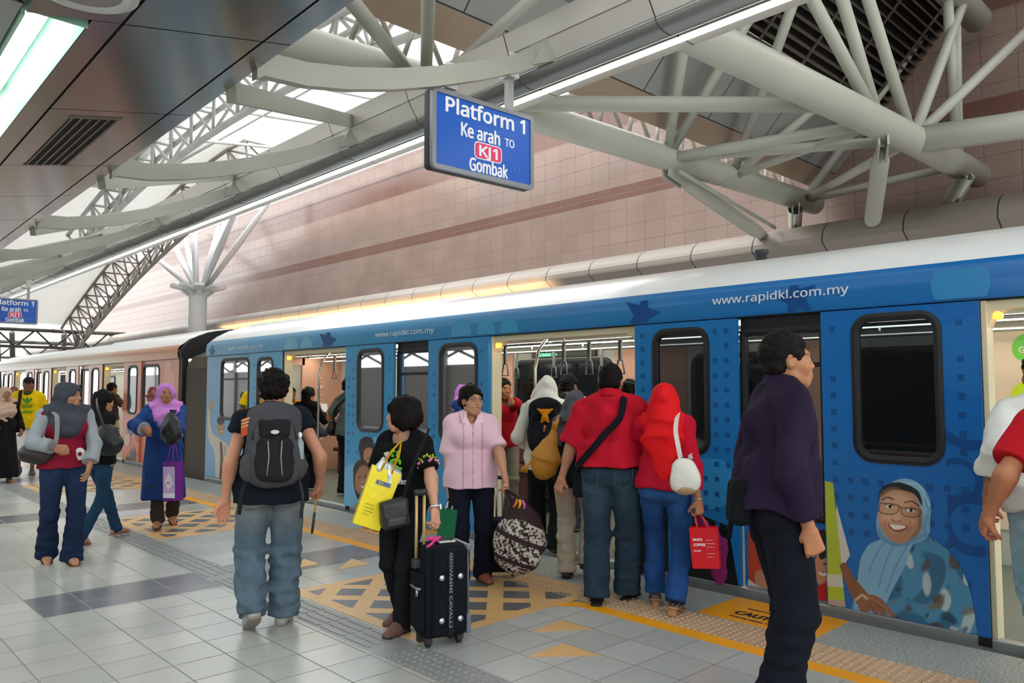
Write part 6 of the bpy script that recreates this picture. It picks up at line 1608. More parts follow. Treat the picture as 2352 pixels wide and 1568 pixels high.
# suitcase
SUIT = fl(1012, 1476)
sc_r = empty('suitcase', SUIT, math.radians(-16), 'black upright suitcase with tan pull handle beside the woman with black bob', 'suitcase')
cm = fab('14181d', bump=.5, bscale=180)
def sbox(name, lo, hi, bev, m, parent=sc_r):
    mb = MB(); mb.box(lo, hi, bev); o = mb.build(name, m, parent)
    for p in o.data.polygons: p.use_smooth = False
    return o
sbox('shell', (-.14, -.10, .055), (.145, .13, .60), .035, cm)
sbox('front_panel', (-.10, -.125, .08), (.125, -.09, .585), .03, cm)
for z in (.10, .585): sbox('corner_guard', (.118, -.128, z-.02 if z > .3 else z-.03), (.150, .10, z+.018 if z > .3 else z+.09), .012, plast('6b737d', .4))
mb = MB()
for y in (-.07, .02, .09): mb.tube([(.147, y, .08), (.150, y, .3), (.147, y, .58)], .008, 8)
mb.build('piping', plast('5d6670', .4), sc_r)
for x in (-.045, .075):
    for z in (.17, .42):
        mb = MB(); mb.smooth = True; mb.lathe((0, 0, 0), [(.020, 0), (.017, .010), (.006, .013)], 16); mb.v = [(x+a, -.123-e, z+b) for a, b, e in mb.v]; mb.build('rivet', metalm('c9ccd0', .3), sc_r)
sbox('band', (-.005, -.132, .08), (.033, -.122, .585), .002, fab('1d2126'))
text_obj('lettering', 'GIOVANNI CAVALLI', .036, fab('8b9096'), sc_r, (.002, -.1325, .565), (0, 0, -1), (1, 0, 0), .0006, 'LEFT', .001, 1., .44)
for x in (-.155, -.105):
    mb = MB(); mb.tube([(x, .02, .50), (x, .02, .90)], .010, 10); mb.build('pull_tube', mat('tan_tube', 'c9a873', .35, .3), sc_r)
sbox('pull_grip', (-.175, .0, .895), (-.085, .04, .935), .015, plast('17181b', .5)); sbox('tube_socket', (-.18, -.01, .46), (-.085, .05, .52), .012, plast('2b2c30', .5))
sbox('side_pocket', (-.165, -.09, .10), (-.135, .10, .44), .02, cm)
mb = MB(); mb.tube([(-.168, -.085, .36), (-.172, -.02, .352), (-.172, .06, .357)], .008, 6); mb.tube([(-.172, -.05, .35), (-.174, -.05, .31)], .010, 6); mb.build('zip', metalm('a5a5a5', .4), sc_r)
mb = MB(); mb.tube([(-.03, .0, .60), (-.02, 0, .625), (.06, 0, .625), (.07, 0, .60)], .010, 8); mb.build('top_handle', plast('1a1b1f', .5), sc_r)
for x in (-.10, .10):
    mb = MB(); mb.tube([(x-.012, -.04, .03), (x+.012, -.04, .03)], .03, 16); mb.box((x-.02, -.07, .03), (x+.02, -.01, .065)); mb.build('wheel', plast('26272b', .5), sc_r)
for x in (-.10, .10): sbox('foot', (x-.02, .06, .0), (x+.02, .11, .06), .006, plast('26272b', .5))
rib = empty('ribbon_tag', fl(1000, 1490), 0, 'pink ribbon tied on the handle of the black suitcase', 'ribbon')
sbox('luggage_label', (-.02, -.02, .602), (.09, .02, .612), .004, plast('d8dadc', .5))
mb = MB(); q = Vector(SUIT); rr = [Vector(tuple(pp(x, y, 4.52)))-Vector(rib.location) for x, y in ((1012, 1232), (1000, 1238), (990, 1250), (980, 1256))]; mb.tube(rr, .009, 6); mb.tube([Vector(tuple(pp(x, y, 4.55)))-Vector(rib.location) for x, y in ((982, 1238), (996, 1236), (1008, 1240))], .013, 6); mb.build('ribbon', fab('e0418c'), rib)
# green shopping bag held by the woman in pink
# ---- woman in pink shirt
P = Hum('person', 'woman in short-sleeved pink button shirt and glasses looking to the right', fl(1080, 1338), 214, 1.60, build=1.14, sh=.98, skin='c08d70',
        feet=dict(L=(-.11, -.06, 0, 16, 0), R=(.085, .03, 0, -8, 0)), hands=dict(L=W3(1166, 1118, 5.95), R=W3(1030, 1150, 6.15)), pole=dict(L=(-.8, -.5, 0)), curl=dict(L=1.2, R=.6), palm=dict(L=(-1, .2, 0)), head=(27, 4, 0))
P.body(female=True, fine=.0027, lips='a8604f', mouth=.004)
P.trousers('161a28', hem=.082, knee=.078, wr=.004, hemz=.03)
def pinkc(v):
    c = np.tile(np.array(lin('e9c3d3')), (len(v), 1)); x = v[:, 0]
    f = v[:, 1] > .02
    for x0, w0 in ((.0, .004), (-.075, .0034), (.075, .0034)): c[(np.abs(x-x0-.0) < w0) & f] = lin('cf93b0')
    return c
P.shirt('e9c3d3', slv=.86, sr=.080, sr2=.085, hem=.475, hemr=.178, o=.026, bust=.016, vneck=.09, wr=.006, h=.006, m=mat('pink_cotton', 'ffffff', .85, bump=.25, bscale=240, var=.06, vscale=7, vert=True, spec=.15), colf=pinkc)
P.collarpiece('edc9d8', r=.074, h=.05, open=.5)
mb = MB(); nk = P.neck
for q in (-1, 1):
    a_ = [nk+P.T@A(*t)*P.k for t in ((q*.078, .045, .020), (q*.060, .090, .004), (q*.014, .128, -.085), (q*.085, .118, -.070), (q*.098, .060, .008))]
    mb.add(a_+[t+P.T@A(0, .006, .006) for t in a_], [(0, 1, 2, 3, 4), (9, 8, 7, 6, 5)]+[(k, (k+1) % 5, 5+(k+1) % 5, 5+k) for k in range(5)])
mb.build('lapel', fab('edc9d8'), P.root)
mb = MB()
for k in range(6):
    p = onfront(P, .0, P.neck[2]-.14-.075*k, .002); mb.tube([p-A(0, .003, 0), p+A(0, .004, 0)], .006, 8)
mb.build('buttons', plast('d58aa8', .4), P.root)
P.hair_short(o=.020, topc=.022, wr=.0045, back=-.06); P.glasses('3a2622'); P.shoes('8a4a34', '3a211a', o=.006)
c = P.l(pp(1195, 1228, 5.86)); Rb = camframe(P, 12, 0)
PB = Bag(P, 'travel_bag', 'large brown and white patterned soft bag carried by the woman in pink', 'bag', c-A(0, 0, .30))
f = lambda a, b, e: c+Rb@A(a, b, e)
sd = Sdf(); sd.ell(f(.0, 0, -.04), A(.195, .13, .235), Rb, .02); sd.ell(f(.03, 0, -.12), A(.165, .13, .17), Rb, .05); con(sd, f(-.02, 0, .08), f(-.06, 0, .27), .14, .05, .06, Rb[:, 1], .7); sd.wrinkle(.010, 34, 51)
def patt(v):
    q = (v-c)@Rb; rs = np.random.RandomState(2); g = 0
    for _ in range(7):
        w = rs.normal(size=3)*95; u = rs.normal(size=3)*60; g = g+np.sin(v@w+rs.uniform(0, 6)+1.8*np.sin(v@u))
    m = np.clip(.5+g*.7, 0, 1)[:, None]; col = np.array(lin('2a211f'))*(1-m)+np.array(lin('c3bab2'))*m
    br = np.array(lin('332224')); z = q[:, 2]+.32*q[:, 0]*0
    for zz, w in ((-.02-.18*q[:, 0], .018), (-.19-.10*q[:, 0], .016)): k = np.abs(q[:, 2]-zz) < w; col[k] = br
    col[q[:, 2] > .135-.25*np.abs(q[:, 0]+.03)*1.2+.0] = br
    return col
PB.sdf('bag_body', sd, .006, mat('bag_print', 'ffffff', .7, bump=.3, vert=True, spec=.2), patt)
hp = P.grip['L']; PB.tube('handle', [f(-.10, 0, .20), hp*.5+f(-.1, 0, .24)*.5, hp, hp*.5+f(.02, 0, .24)*.5, f(.0, 0, .20)], .011, fab('33222a'))
rs = np.random.RandomState(4)
for cc, dx in (('e8c02a', 0), ('e066b8', .02), ('e87a3a', -.02)): PB.tube('scarf_tie', [f(-.06+dx, -.04, .26), f(-.05+dx*1.6, -.06, .235), f(-.055+dx*2, -.05, .20)], .010, fab(cc))
c = P.l(pp(1028, 1212, 6.05)); Rb = camframe(P, 4, 10); shopper(P, 'dark green shopping bag hanging behind the black suitcase', 'shopping_bag', c, .14, .07, .30, Rb, '0f6a45', P.grip['R'], 'd8d4c4')
# second case behind her: only its two pull tubes show
r = empty('trolley_case', fl(1152, 1325), math.radians(-44), 'small dark trolley case with silver pull tubes behind the patterned bag', 'suitcase')
mb = MB(); mb.box((-.13, -.08, .05), (.13, .10, .48), .03); mb.build('shell', fab('1c1d22'), r)
for x in (-.045, .015):
    mb = MB(); mb.tube([(x, .06, .45), (x, .06, .80)], .009, 8); mb.build('pull_tube', metalm('b9bbbd', .3), r)
mb = MB(); mb.box((-.07, .045, .79), (.04, .075, .82), .01); mb.build('pull_grip', plast('17181b', .5), r)
for x in (-.09, .09):
    mb = MB(); mb.tube([(x-.012, .02, .03), (x+.012, .02, .03)], .03, 14); mb.box((x-.015, .0, .03), (x+.015, .04, .06)); mb.build('wheel', plast('202124', .5), r)

# ---- man in red polo
P = Hum('person', 'man in red polo shirt and dark jeans boarding the train, seen from behind', fl(1405, 1380), 62, 1.77, build=1.27, sh=1.0, skin='b9846a',
        feet=dict(L=(-.085, -.10, 0, 12, 0), R=(.09, .10, 0, -16, 0)), hands=dict(L=(-.37, .02, .82), R=(.30, .14, .84)), curl=dict(L=.5, R=.5), palm=dict(L=(-.5, -.9, 0)), head=(2, -3, 0))
P.body(stubble=.2)
P.trousers('2c3e4c', hem=.094, knee=.092, wr=.006, hemz=.04, m=denim('b'), colf=jean('2b3d4d', '46606f'), seat=.01)
P.shirt('c2182f', slv=.95, sr=.088, sr2=.094, hem=.555, hemr=.163, o=.034, hfl=.80, wr=.008, neckr=.064)
P.collarpiece('c2182f', r=.070, h=.058, up=.018); P.hair_short(o=.007, topc=.010, wr=.0015, back=-.06)
mb = MB(); n = 28; mb.tube([P.up(.170*math.cos(t)*1.22, .126*math.sin(t)*1.1-.012, .560*P.H) for t in np.linspace(0, 2*math.pi, n, endpoint=False)], .022, 6, closed=True); mb.build('belt', mat('leather_belt', '14110f', .5), P.root)
P.sandals('2c2523', '2f2826')
a, e, w_ = P.arm['L']; u = nrm(e-a); sx = nrm(np.cross(u, A(0, 0, 1))); sy = np.cross(u, sx)
mb = MB(); q = a+u*.158*P.k*1.0
mb = MB()
for q in (-1, 1): mb.tube([P.up(q*.06, -.165, .555*P.H), P.up(q*.06, -.172, .49*P.H), P.up(q*.12, -.168, .47*P.H), P.up(q*.18, -.14, .49*P.H), P.up(q*.185, -.125, .55*P.H)], .0022, 5)
mb.build('pocket_stitching', fab('4f6470'), P.root)
CB = Bag(P, 'crossbody_bag', 'black crossbody bag with wide strap across the red polo shirt', 'bag', P.up(-.22, .10, .50*P.H))
bk = [P.shR*.62+P.neck*.38+A(0, .03, .062), P.shR*.62+P.neck*.38+A(0, -.065, .04), P.up(.10, -.165, .755*P.H), P.up(.0, -.195, .69*P.H), P.up(-.10, -.197, .625*P.H), P.up(-.205, -.145, .565*P.H), P.up(-.262, -.02, .53*P.H)]
CB.strap('bag_strap', spline(bk, 6), .048, .008, fab('16181d'), [nrm(A(p[0]*.6, p[1]+.0, .15 if i < 8 else 0)) for i, p in enumerate(spline(bk, 6))])
sd = Sdf(); sd.box(P.up(-.235, .06, .475*P.H), A(.045, .12, .10), .03, P.T); CB.sdf('bag_body', sd, .008, fab('16181d'))
polo = P
# ---- woman in red headscarf
P = Hum('person', 'woman in bright red headscarf, red top and blue jeans seen from behind', fl(1530, 1400), 66, 1.62, build=1.02, skin='a97456',
        feet=dict(L=(-.10, .10, .035, 14, -12), R=(.085, -.12, .045, -6, -16)), hands=dict(L=(-.14, .24, 1.26), R=W3(1606, 1165, 5.3)), pole=dict(L=(-.8, -.3, -.6), R=(.7, -.6, 0)), curl=dict(L=.7, R=1.1), palm=dict(L=(-1, -.2, .2), R=(.8, -.5, 0)), head=(14, 0, 0))
P.body(female=True)
P.trousers('28508a', hem=.080, knee=.070, wr=.006, hemz=.045, m=denim('c'), colf=jean('234a86', '3a66a0'), seat=.016)
P.shirt('bf1630', slv=1, long=.96, sr=.072, sr2=.045, hem=.525, hemr=.172, o=.024, wr=.006, hfl=.84, hemy=-.02)
P.hijab('d8141c', back=None, wid=.17, drape=.22, off=.030, tail=(.03, -.165, -.46), hood=.145, wr=.006, m=mat('red_voile', 'e0121a', .7, bump=.15, var=.08, spec=.2))
P.sandals('6a4a36', 'a77d55', heel=.045)
w0 = P.arm['R'][2]; u = nrm(P.arm['R'][2]-P.arm['R'][1]); c_ = w0-u*.01; sx = nrm(np.cross(u, A(0, 0, 1))); sy = np.cross(u, sx)
mb = MB(); mb.tube([c_+(sx*math.cos(t)+sy*math.sin(t))*.030 for t in np.linspace(0, 2*math.pi, 18, endpoint=False)], .006, 6, closed=True); mb.build('wristwatch', metalm('c9c0a8', .3), P.root)
c = P.l(pp(1573, 1092, 5.12)); Rb = camframe(P, -6, 12)
sp = [P.l(pp(1566, 1066, 5.13)), P.l(pp(1557, 1020, 5.14)), P.l(pp(1552, 985, 5.22)), P.shR*.7+P.neck*.3+A(.0, -.02, .075), P.shR*.75+P.neck*.25+A(.0, .06, .04), P.shR*.8+P.neck*.2+A(.02, .12, -.10), P.l(pp(1588, 1066, 5.2))]
WB = pouch(P, 'handbag', 'white leather handbag on the shoulder of the woman in red headscarf', c, (.095, .055, .12), Rb, 'e6e3dc', sp, .030, None, None, .003)
sd = Sdf(); sd.ell(WB.f(0, 0, -.075), A(.088, .056, .052), Rb); WB.sdf('tan_base', sd, .006, mat('leather_tan_base', 'b59a7c', .5))
c = P.l(pp(1620, 1256, 5.22)); Rb = camframe(P, -4, 22); hp = P.grip['R']
RB = shopper(P, 'glossy red paper bag with white lettering in the hand of the woman in red', 'paper_bag', c, .185, .085, .27, Rb, 'd0101e', hp, None, mat('paper_red', 'd2101f', .25), 1.0)
for k, (t_, s_) in enumerate((('WHITE', .030), ('COFFEE', .034), ('since 1936', .014))): text_obj('lettering', t_, s_, plast('f3e9e6', .5), RB.root, tuple(RB.f(-.072, -.0445, .05-.035*k)-RB.off), tuple(Rb[:, 0]), tuple(Rb[:, 2]), .0006, 'LEFT', .001)
for k in range(6): text_obj('lettering', ('KOPI PUTIH', 'THE ORIGINAL', 'taste of home', '', 'PRODUCT OF', 'MALAYSIA')[k] or '-', .012, plast('f3e9e6', .5), RB.root, tuple(RB.f(.015, -.0445, .05-.022*k)-RB.off), tuple(Rb[:, 0]), tuple(Rb[:, 2]), .0006, 'LEFT', 0)
c = P.l(pp(1655, 1262, 5.30)); PV = Bag(P, 'purple_bag', 'limp purple cloth bag hanging beside the red paper bag', 'bag', c-A(0, 0, .2)); Rb = camframe(P, 14, 0); f2 = lambda a, b, e: c+Rb@A(a, b, e)
sd = Sdf(); con(sd, hp+A(0, 0, -.02), f2(0, 0, .02), .018, .06, .03, Rb[:, 1], .5); sd.cap(f2(-.01, 0, .0), f2(.025, 0, -.16), .062, .05, .03, Rb[:, 1], .45); con(sd, f2(.02, 0, -.14), f2(.035, 0, -.23), .055, .02, .03, Rb[:, 1], .5); sd.wrinkle(.006, 60, 61); PV.sdf('cloth', sd, .006, fab('6a1b52'))
# ---- white headscarf boarding
P = Hum('person', 'person in white headscarf with black backpack boarding through the middle doors', (5.33, 5.14, 0), 48, 1.70, build=1.05, skin='b98664', feet=dict(L=(-.08, .14, 0, 8, 0), R=(.08, -.12, .03, -8, -14)), hands=dict(L=(-.2, .16, 1.0), R=(.22, .16, 1.0)), head=(8, 0, 0))
P.body(female=True, hands='')
P.trousers('121316', hem=.08, knee=.074); P.shirt('dcd8cc', slv=1, long=.9, sr=.078, sr2=.06, hem=.46, hemr=.17, o=.024)
P.hijab('e9e7e0', back=.16, wid=.20, drape=.24, off=.036, hood=.125); P.shoes('16110f')
BK = backpack(P, 'backpack', 'black backpack with orange plush charm on the person in white headscarf', '17191e', '1d2027', .31, .48, .17, y=-.20, straps='14151a', pockets=False)
pc = Bag(P, 'plush_charm', 'small orange plush toy hanging on the black backpack', 'toy', BK.f(0, -.13, .08)); sd = Sdf(); q = lambda a, b, e: BK.f(a, -.125+b, .10+e)
sd.ell(q(0, 0, .02), A(.045, .03, .028), None, .02); sd.ell(q(0, -.02, -.03), A(.03, .03, .035), None, .02)
for s_ in (-1, 1): sd.cap(q(s_*.03, 0, .03), q(s_*.065, 0, .045), .014, .010); sd.cap(q(s_*.015, -.01, -.04), q(s_*.03, -.02, -.07), .013, .011)
pc.sdf('plush', sd, .005, fab('d98a12', bump=.6)); pc.tube('tag', [q(0, -.02, -.10), q(-.01, -.02, -.16)], .010, fab('c9754a'))
# ---- grey headscarf with the tan bag
P = Hum('person', 'person in dark grey headscarf and beige trousers behind the man in red polo', (4.86, 4.36, 0), 60, 1.56, build=1.0, skin='b98664', feet=dict(L=(-.06, -.08, 0, 8, 0), R=(.09, .02, .05, -10, -20)), hands=dict(L=(-.22, .1, .92), R=(.2, .2, 1.0)))
P.body(female=True, hands='')
P.trousers('b3a592', hem=.088, knee=.078, hemz=.03, wr=.006); P.shirt('17181c', slv=1, long=.9, sr=.075, sr2=.055, hem=.47, hemr=.165, o=.022)
P.hijab('5a5e66', back=.30, wid=.21, drape=.34, off=.034, hood=.14); P.shoes('2a1d18', '14100d')
c = P.l(pp(1257, 1035, 6.18)); Rb = camframe(P, 10, 0)
TB = Bag(P, 'tan_bag', 'mustard leather drawstring bag with tassel beside the grey headscarf', 'bag', c-A(0, 0, .24)); f = lambda a, b, e: c+Rb@A(a, b, e)
sd = Sdf(); sd.ell(f(0, 0, -.10), A(.112, .065, .13), Rb, .02); con(sd, f(.0, 0, -.06), f(.02, 0, .17), .115, .022, .05, Rb[:, 1], .6); sd.wrinkle(.006, 45, 71); TB.sdf('bag_body', sd, .006, mat('leather_mustard', 'b87c1e', .55, bump=.2, bscale=90))
TB.strap('bag_strap', spline([f(.02, 0, .15), f(.03, 0, .24), P.shL*.8+P.neck*.2+A(-.0, -.06, .05), P.shL*.8+P.neck*.2+A(0, .02, .07)], 6), .045, .012, mat('leather_mustard', 'bd7f1c', .4), [A(0, -1, 0)]*19)
for q in range(5): TB.tube('tassel', [f(-.11, -.02, -.10), f(-.135-.008*q, -.02, -.16), f(-.15-.014*q+.02, -.02, -.20)], .006, mat('leather_mustard', 'bd7f1c', .4))
# ---- man in the purple-black jacket
P = Hum('person', 'tall man in dark purple jacket standing in profile near the camera', (3.525, 1.865, 0), 132, 1.86, build=1.12, sh=1.0, skin='b07a58', lean=(0, 5),
        feet=dict(L=(-.09, .06, 0, 8, 0), R=(.09, -.05, 0, -8, 0)), hands=dict(R=(.225, .06, .83), L=(-.22, .08, .85)), pole=dict(R=(.55, -.9, 0)), curl=dict(R=1.0, L=.6), palm=dict(R=((1, -.2, 0), (0, .25, -1))), head=(-4, 5, 0))
P.body(fine=.003, stubble=.15)
P.trousers('171a24', hem=.092, knee=.086, wr=.007, m=fab('12151f', bump=.3))
P.shirt('291d33', slv=1, long=.98, sr=.092, sr2=.052, hem=.525, hemr=.168, o=.040, wr=.012, hfl=.80, m=mat('jacket_cloth', '241a31', .8, bump=.2, bscale=300, var=.08, spec=.12))
P.collarpiece('291d33', r=.074, h=.062, m=mat('jacket_cloth')); P.hair_short(o=.010, topc=.018, wr=.0025, back=-.045)
mb = MB(); mb.tube([P.up(.0, .172, .78*P.H), P.up(0, .182, .70*P.H), P.up(0, .178, .55*P.H)], .004, 6); mb.build('zip', metalm('6a6a70', .4), P.root)
PC = Bag(P, 'belt_pouch', 'black pouch at the back of the tall man in purple jacket', 'pouch', P.up(.02, -.22, .50*P.H)); sd = Sdf(); sd.box(P.up(.06, -.195, .535*P.H), A(.07, .05, .11), .04, P.T); PC.sdf('pouch_body', sd, .007, fab('101116')); PC.tube('strap', [P.up(.06, -.21, .56*P.H), P.up(.04, -.22, .50*P.H), P.up(.03, -.22, .44*P.H)], .012, fab('101116'))
# ---- right edge: white shirt man stepping in, red shirt man with backpack
P = Hum('person', 'man in white shirt and pale jeans walking past the right doors', (4.94, 1.03, 0), 58, 1.80, build=1.1, skin='a8704f', lean=(0, 5), feet=dict(L=(-.06, -.34, .13, 6, -48), R=(.10, .26, 0, -6, 0)), hands=dict(L=(-.30, -.04, .92), R=(.3, .1, .9)), curl=dict(L=.5))
P.body()
P.trousers('8fb0bf', hem=.095, knee=.086, wr=.008, m=denim('d'), colf=jean('86aabb', 'a9c0c8')); P.shirt('dfe2df', slv=1, long=.5, sr=.085, sr2=.080, hem=.50, hemr=.17, o=.026, wr=.009); P.collarpiece('dfe2df'); P.hair_short(); P.shoes('2a1a17', '1a1210')
P = Hum('person', 'man in red t-shirt with black backpack at the right edge, nearest the camera', (4.215, .745, 0), 62, 1.78, build=1.12, skin='b5795a', feet=dict(L=(-.08, .12, 0, 6, 0), R=(.1, -.1, 0, -8, 0)), hands=dict(L=(-.36, .06, .92), R=(.26, .1, .9)), curl=dict(L=.7))
P.body()
P.trousers('1f4258', hem=.1, knee=.088, m=denim('e'), colf=jean('1f4258', '2f5870')); P.shirt('bd1a26', slv=.80, sr=.085, sr2=.088, hem=.47, hemr=.172, o=.026, wr=.008); P.hair_short(); P.shoes('2a2a2e')
backpack(P, 'backpack', 'black backpack on the man in red t-shirt at the right edge', '131418', '1a1b20', .31, .47, .17, y=-.20, straps='101116', pockets=False)

# ---- grey headscarf girl, left
P = Hum('person', 'girl in dark grey headscarf and crimson top with grey sleeves at left', fl(140, 1292), 186, 1.64, build=1.05, skin='b58465',
        feet=dict(R=(.10, -.14, .03, -4, -16), L=(-.075, .09, 0, 4, 0)), hands=dict(R=W3(128, 1028, 6.62), L=W3(205, 1070, 6.82)), pole=dict(R=(1, -.4, -.5), L=(-.8, -.4, 0)), curl=dict(R=1.0, L=.35), palm=dict(R=(.5, .8, 0), L=(-1, .4, 0)), head=(56, 0, 0))
P.body(female=True, fine=.003, feet='LR', lips='9a5a50')
P.trousers('22304a', hem=.098, knee=.072, hemz=.02, wr=.006, m=denim('f'), colf=jean('1d2c48', '2d4468'))
P.shirt('8d1d33', slv=0, hem=.515, hemr=.190, o=.020, bust=.014, wr=.006); P.sleeves('9aa0a6', sr=.074, sr2=.068, long=.82, o=.024)
P.hijab('454852', back=.2, wid=.19, drape=.32, off=.052, wr=.007)
P.sandals('4a2c1e', '6b4630')
p = onfront(P, -.10, .60*P.H*.98, .004); mb = MB(); n = 20; mb.add([p+A(.045*math.cos(2*math.pi*k/n), 0, .055*math.sin(2*math.pi*k/n)) for k in range(n)]+[p+A(.045*math.cos(2*math.pi*k/n), -.02, .055*math.sin(2*math.pi*k/n)) for k in range(n)], [tuple(range(n)), tuple(range(2*n-1, n-1, -1))]+[(k, (k+1) % n, n+(k+1) % n, n+k) for k in range(n)]); mb.build('round_badge', fab('e6e2e2'), P.root)
mb = MB(); mb.add([p+A(.018*math.cos(2*math.pi*k/n), .002, .018*math.sin(2*math.pi*k/n)) for k in range(n)], [tuple(range(n))]); mb.build('badge_centre', fab('8d1d33'), P.root)
c = P.l(pp(86, 1035, 6.75)); Rb = camframe(P, 8, -20)
pouch(P, 'shoulder_bag', 'dark brown shoulder bag with striped strap on the girl in crimson top', c, (.14, .08, .11), Rb, '2b211f', [P.l(pp(110, 1030, 6.6)), P.l(pp(128, 1015, 6.55)), P.l(pp(131, 960, 6.60)), P.shR*.72+P.neck*.28+A(0, .085, .02), P.shR*.72+P.neck*.28+A(0, .01, .075), P.shR*.72+P.neck*.28+A(0, -.06, .04)], .035, fab('8f8d90', bump=.4))
# ---- long-haired girl behind her
P = Hum('person', 'girl with long dark hair in black top walking away behind the headscarf girl', fl(222, 1243), 70, 1.56, build=.95, skin='b58465', feet=dict(L=(-.05, .28, .0, 0, 0), R=(.06, -.26, .05, 0, -30)), hands=dict(L=(-.2, .1, .85), R=(.22, .0, .85)), head=(0, -8, 0))
P.body(female=True, hands='', feet='LR'); P.trousers('23425c', hem=.062, knee=.060, o=.010, wr=.004, m=denim('g'), colf=jean('21405a', '32566f')); P.shirt('16171a', slv=1, long=.9, sr=.07, sr2=.05, hem=.50, o=.02); P.hair_long(.38); P.sandals('8a5a48', 'a06a58')
c = P.l(pp(246, 1010, 7.55)); pouch(P, 'handbag', 'large black slouchy bag on the long-haired girl\'s shoulder', c, (.15, .08, .15), camframe(P, 6, 0), '131316', [P.l(pp(240, 985, 7.5)), P.l(pp(225, 940, 7.6)), P.l(pp(222, 915, 7.7))], .03)
# ---- pink headscarf woman
P = Hum('person', 'woman in pink headscarf and long blue tunic walking towards the camera', fl(372, 1212), 196, 1.64, build=1.02, skin='a5714f',
        feet=dict(R=(.05, .10, .03, -8, 0), L=(-.11, -.24, .07, 10, -28)), hands=dict(R=W3(331, 985, 8.2), L=W3(404, 1008, 8.2)), pole=dict(R=(1, -.6, -.3), L=(-1, -.5, -.3)), curl=dict(R=1., L=1.1), palm=dict(R=(.4, .9, .2), L=(-.4, .9, 0)), head=(6, 2, 0))
P.body(female=True, fine=.003, feet='LR', lips='8f4f4a')
P.trousers('3a332f', hem=.078, knee=.062, hemz=.05, wr=.005)
sd = Sdf(); con(sd, P.up(0, .0, .60*P.H), P.up(0, .01, .20*P.H)+A(0, .02, 0), .19*P.k, .235*P.k, .03, A(0, 1, 0), 1.12, .015); sd.wrinkle(.010, 24, 91, aniso=(1.4, 1.4, .25)); P.put('tunic_skirt', sd, .009, fab('1f3a70'))
P.shirt('23427c', slv=1, long=.95, sr=.085, sr2=.088, hem=.46, hemr=.172, o=.022, bust=.014, name='tunic')
for d in 'LR':
    a, e, w_ = P.arm[d]; sd = Sdf(); q = e+(w_-e)*.62; con(sd, q, e+(w_-e)*.97, .066, .074, .01); P.put('cuff', sd, .006, fab('8f949c'))
P.hijab('bd7bc4', back=.2, wid=.175, drape=.34, off=.046, wr=.009, m=mat('scarf_pink', 'ffffff', .8, bump=.15, vert=True, spec=.15), colf=lambda v: np.array(lin('c57fca'))*(1-np.clip((1.22-v[:, 2:3])/.12, 0, 1))+np.array(lin('6a7cc0'))*np.clip((1.22-v[:, 2:3])/.12, 0, 1))
P.sandals('2a1a16', '3a241c', heel=.03)
c = P.l(pp(392, 985, 8.22)); Rb = camframe(P, -6, 25)
pouch(P, 'shoulder_bag', 'black leather shoulder bag on the woman in pink headscarf', c, (.115, .07, .17), Rb, '121215', [P.l(pp(390, 945, 8.2)), P.shL*.8+P.neck*.2+A(0, .10, -.02), P.shL*.8+P.neck*.2+A(0, .02, .07), P.shL*.8+P.neck*.2+A(0, -.06, .04)], .045)
c = P.l(pp(397, 1104, 8.05)); Rb = camframe(P, -3, 32)
LB = shopper(P, 'purple tote bag with pale printed panel held by the woman in pink headscarf', 'tote_bag', c, .215, .10, .40, Rb, '6a2a80', P.grip['L'], '7a3290', fab('6c2b84', bump=.2), 1.0)
mb = MB(); mb.box((-.085, -.054, -.17), (.105, -.050, .15)); mb.v = [tuple(LB.f(*q)) for q in mb.v]; LB.mb('printed_panel', mb, mat('tote_print', 'c9a9d8', .5))
mb = MB(); mb.box((-.085, -.055, -.17), (.105, -.051, -.12)); mb.v = [tuple(LB.f(*q)) for q in mb.v]; LB.mb('white_strip', mb, mat('tote_white', 'e9e4ee', .5))
mb = MB(); mb.poly([tuple(LB.f(a, -.056, b)) for a, b in ((-.06, .0), (.02, .09), (.09, -.02), (.0, -.09))]); LB.mb('flower_print', mb, mat('tote_pale', 'efe3ea', .5))
text_obj('lettering', 'TLC', .055, plast('b03a6a', .5), LB.root, tuple(LB.f(-.02, -.0565, -.03)-LB.off), tuple(Rb[:, 0]), tuple(Rb[:, 2]), .0006, 'LEFT', .001)
# ---- yellow t-shirt man
P = Hum('person', 'man in yellow t-shirt, white shorts and dark cap walking at far left', fl(58, 1092), 196, 1.78, build=1.12, skin='7d5238', feet=dict(L=(-.10, .08, 0, 6, 0), R=(.10, -.12, .05, -6, -20)), hands=dict(L=(-.27, .05, .84), R=(.27, .02, .84)), hair='0c0a09')
P.body(feet=''); P.trousers('e6e6e4', hem=.115, knee=.10, o=.02, upto=.06); P.shirt('e3bd0c', slv=.80, sr=.085, sr2=.085, hem=.475, o=.024, wr=.006)
for d in 'LR':
    a, e, w_ = P.arm[d]; u = nrm(e-a); sd = Sdf(); con(sd, a+(e-a)*.76, a+(e-a)*.83, .088*P.k, .088*P.k, .004); P.put('sleeve_trim', sd, .007, fab('1f8a4c'))
mb = MB(); mb.tube([P.neck+A(.078*math.cos(t), .03+.062*math.sin(t), .012-.03*math.sin(t)) for t in np.linspace(0, 2*math.pi, 20, endpoint=False)], .010, 6, closed=True); mb.build('collar_trim', fab('1f8a4c'), P.root)
p = onfront(P, 0, P.neck[2]-.20, .006)
mb = MB()
for k in (-1, 0, 1):
    a0 = math.radians(90+k*38); t_ = [(0, -.02), (math.cos(a0-.28)*.075, math.sin(a0-.28)*.075), (math.cos(a0)*.125, math.sin(a0)*.125), (math.cos(a0+.28)*.075, math.sin(a0+.28)*.075)]
    mb.poly([tuple(p+A(-a, .004, b)) for a, b in t_])
for k in range(3): mb.box(tuple(p+A(-.09+.012*k, .003, -.035-.022*k)), tuple(p+A(.09-.012*k, .006, -.025-.022*k)))
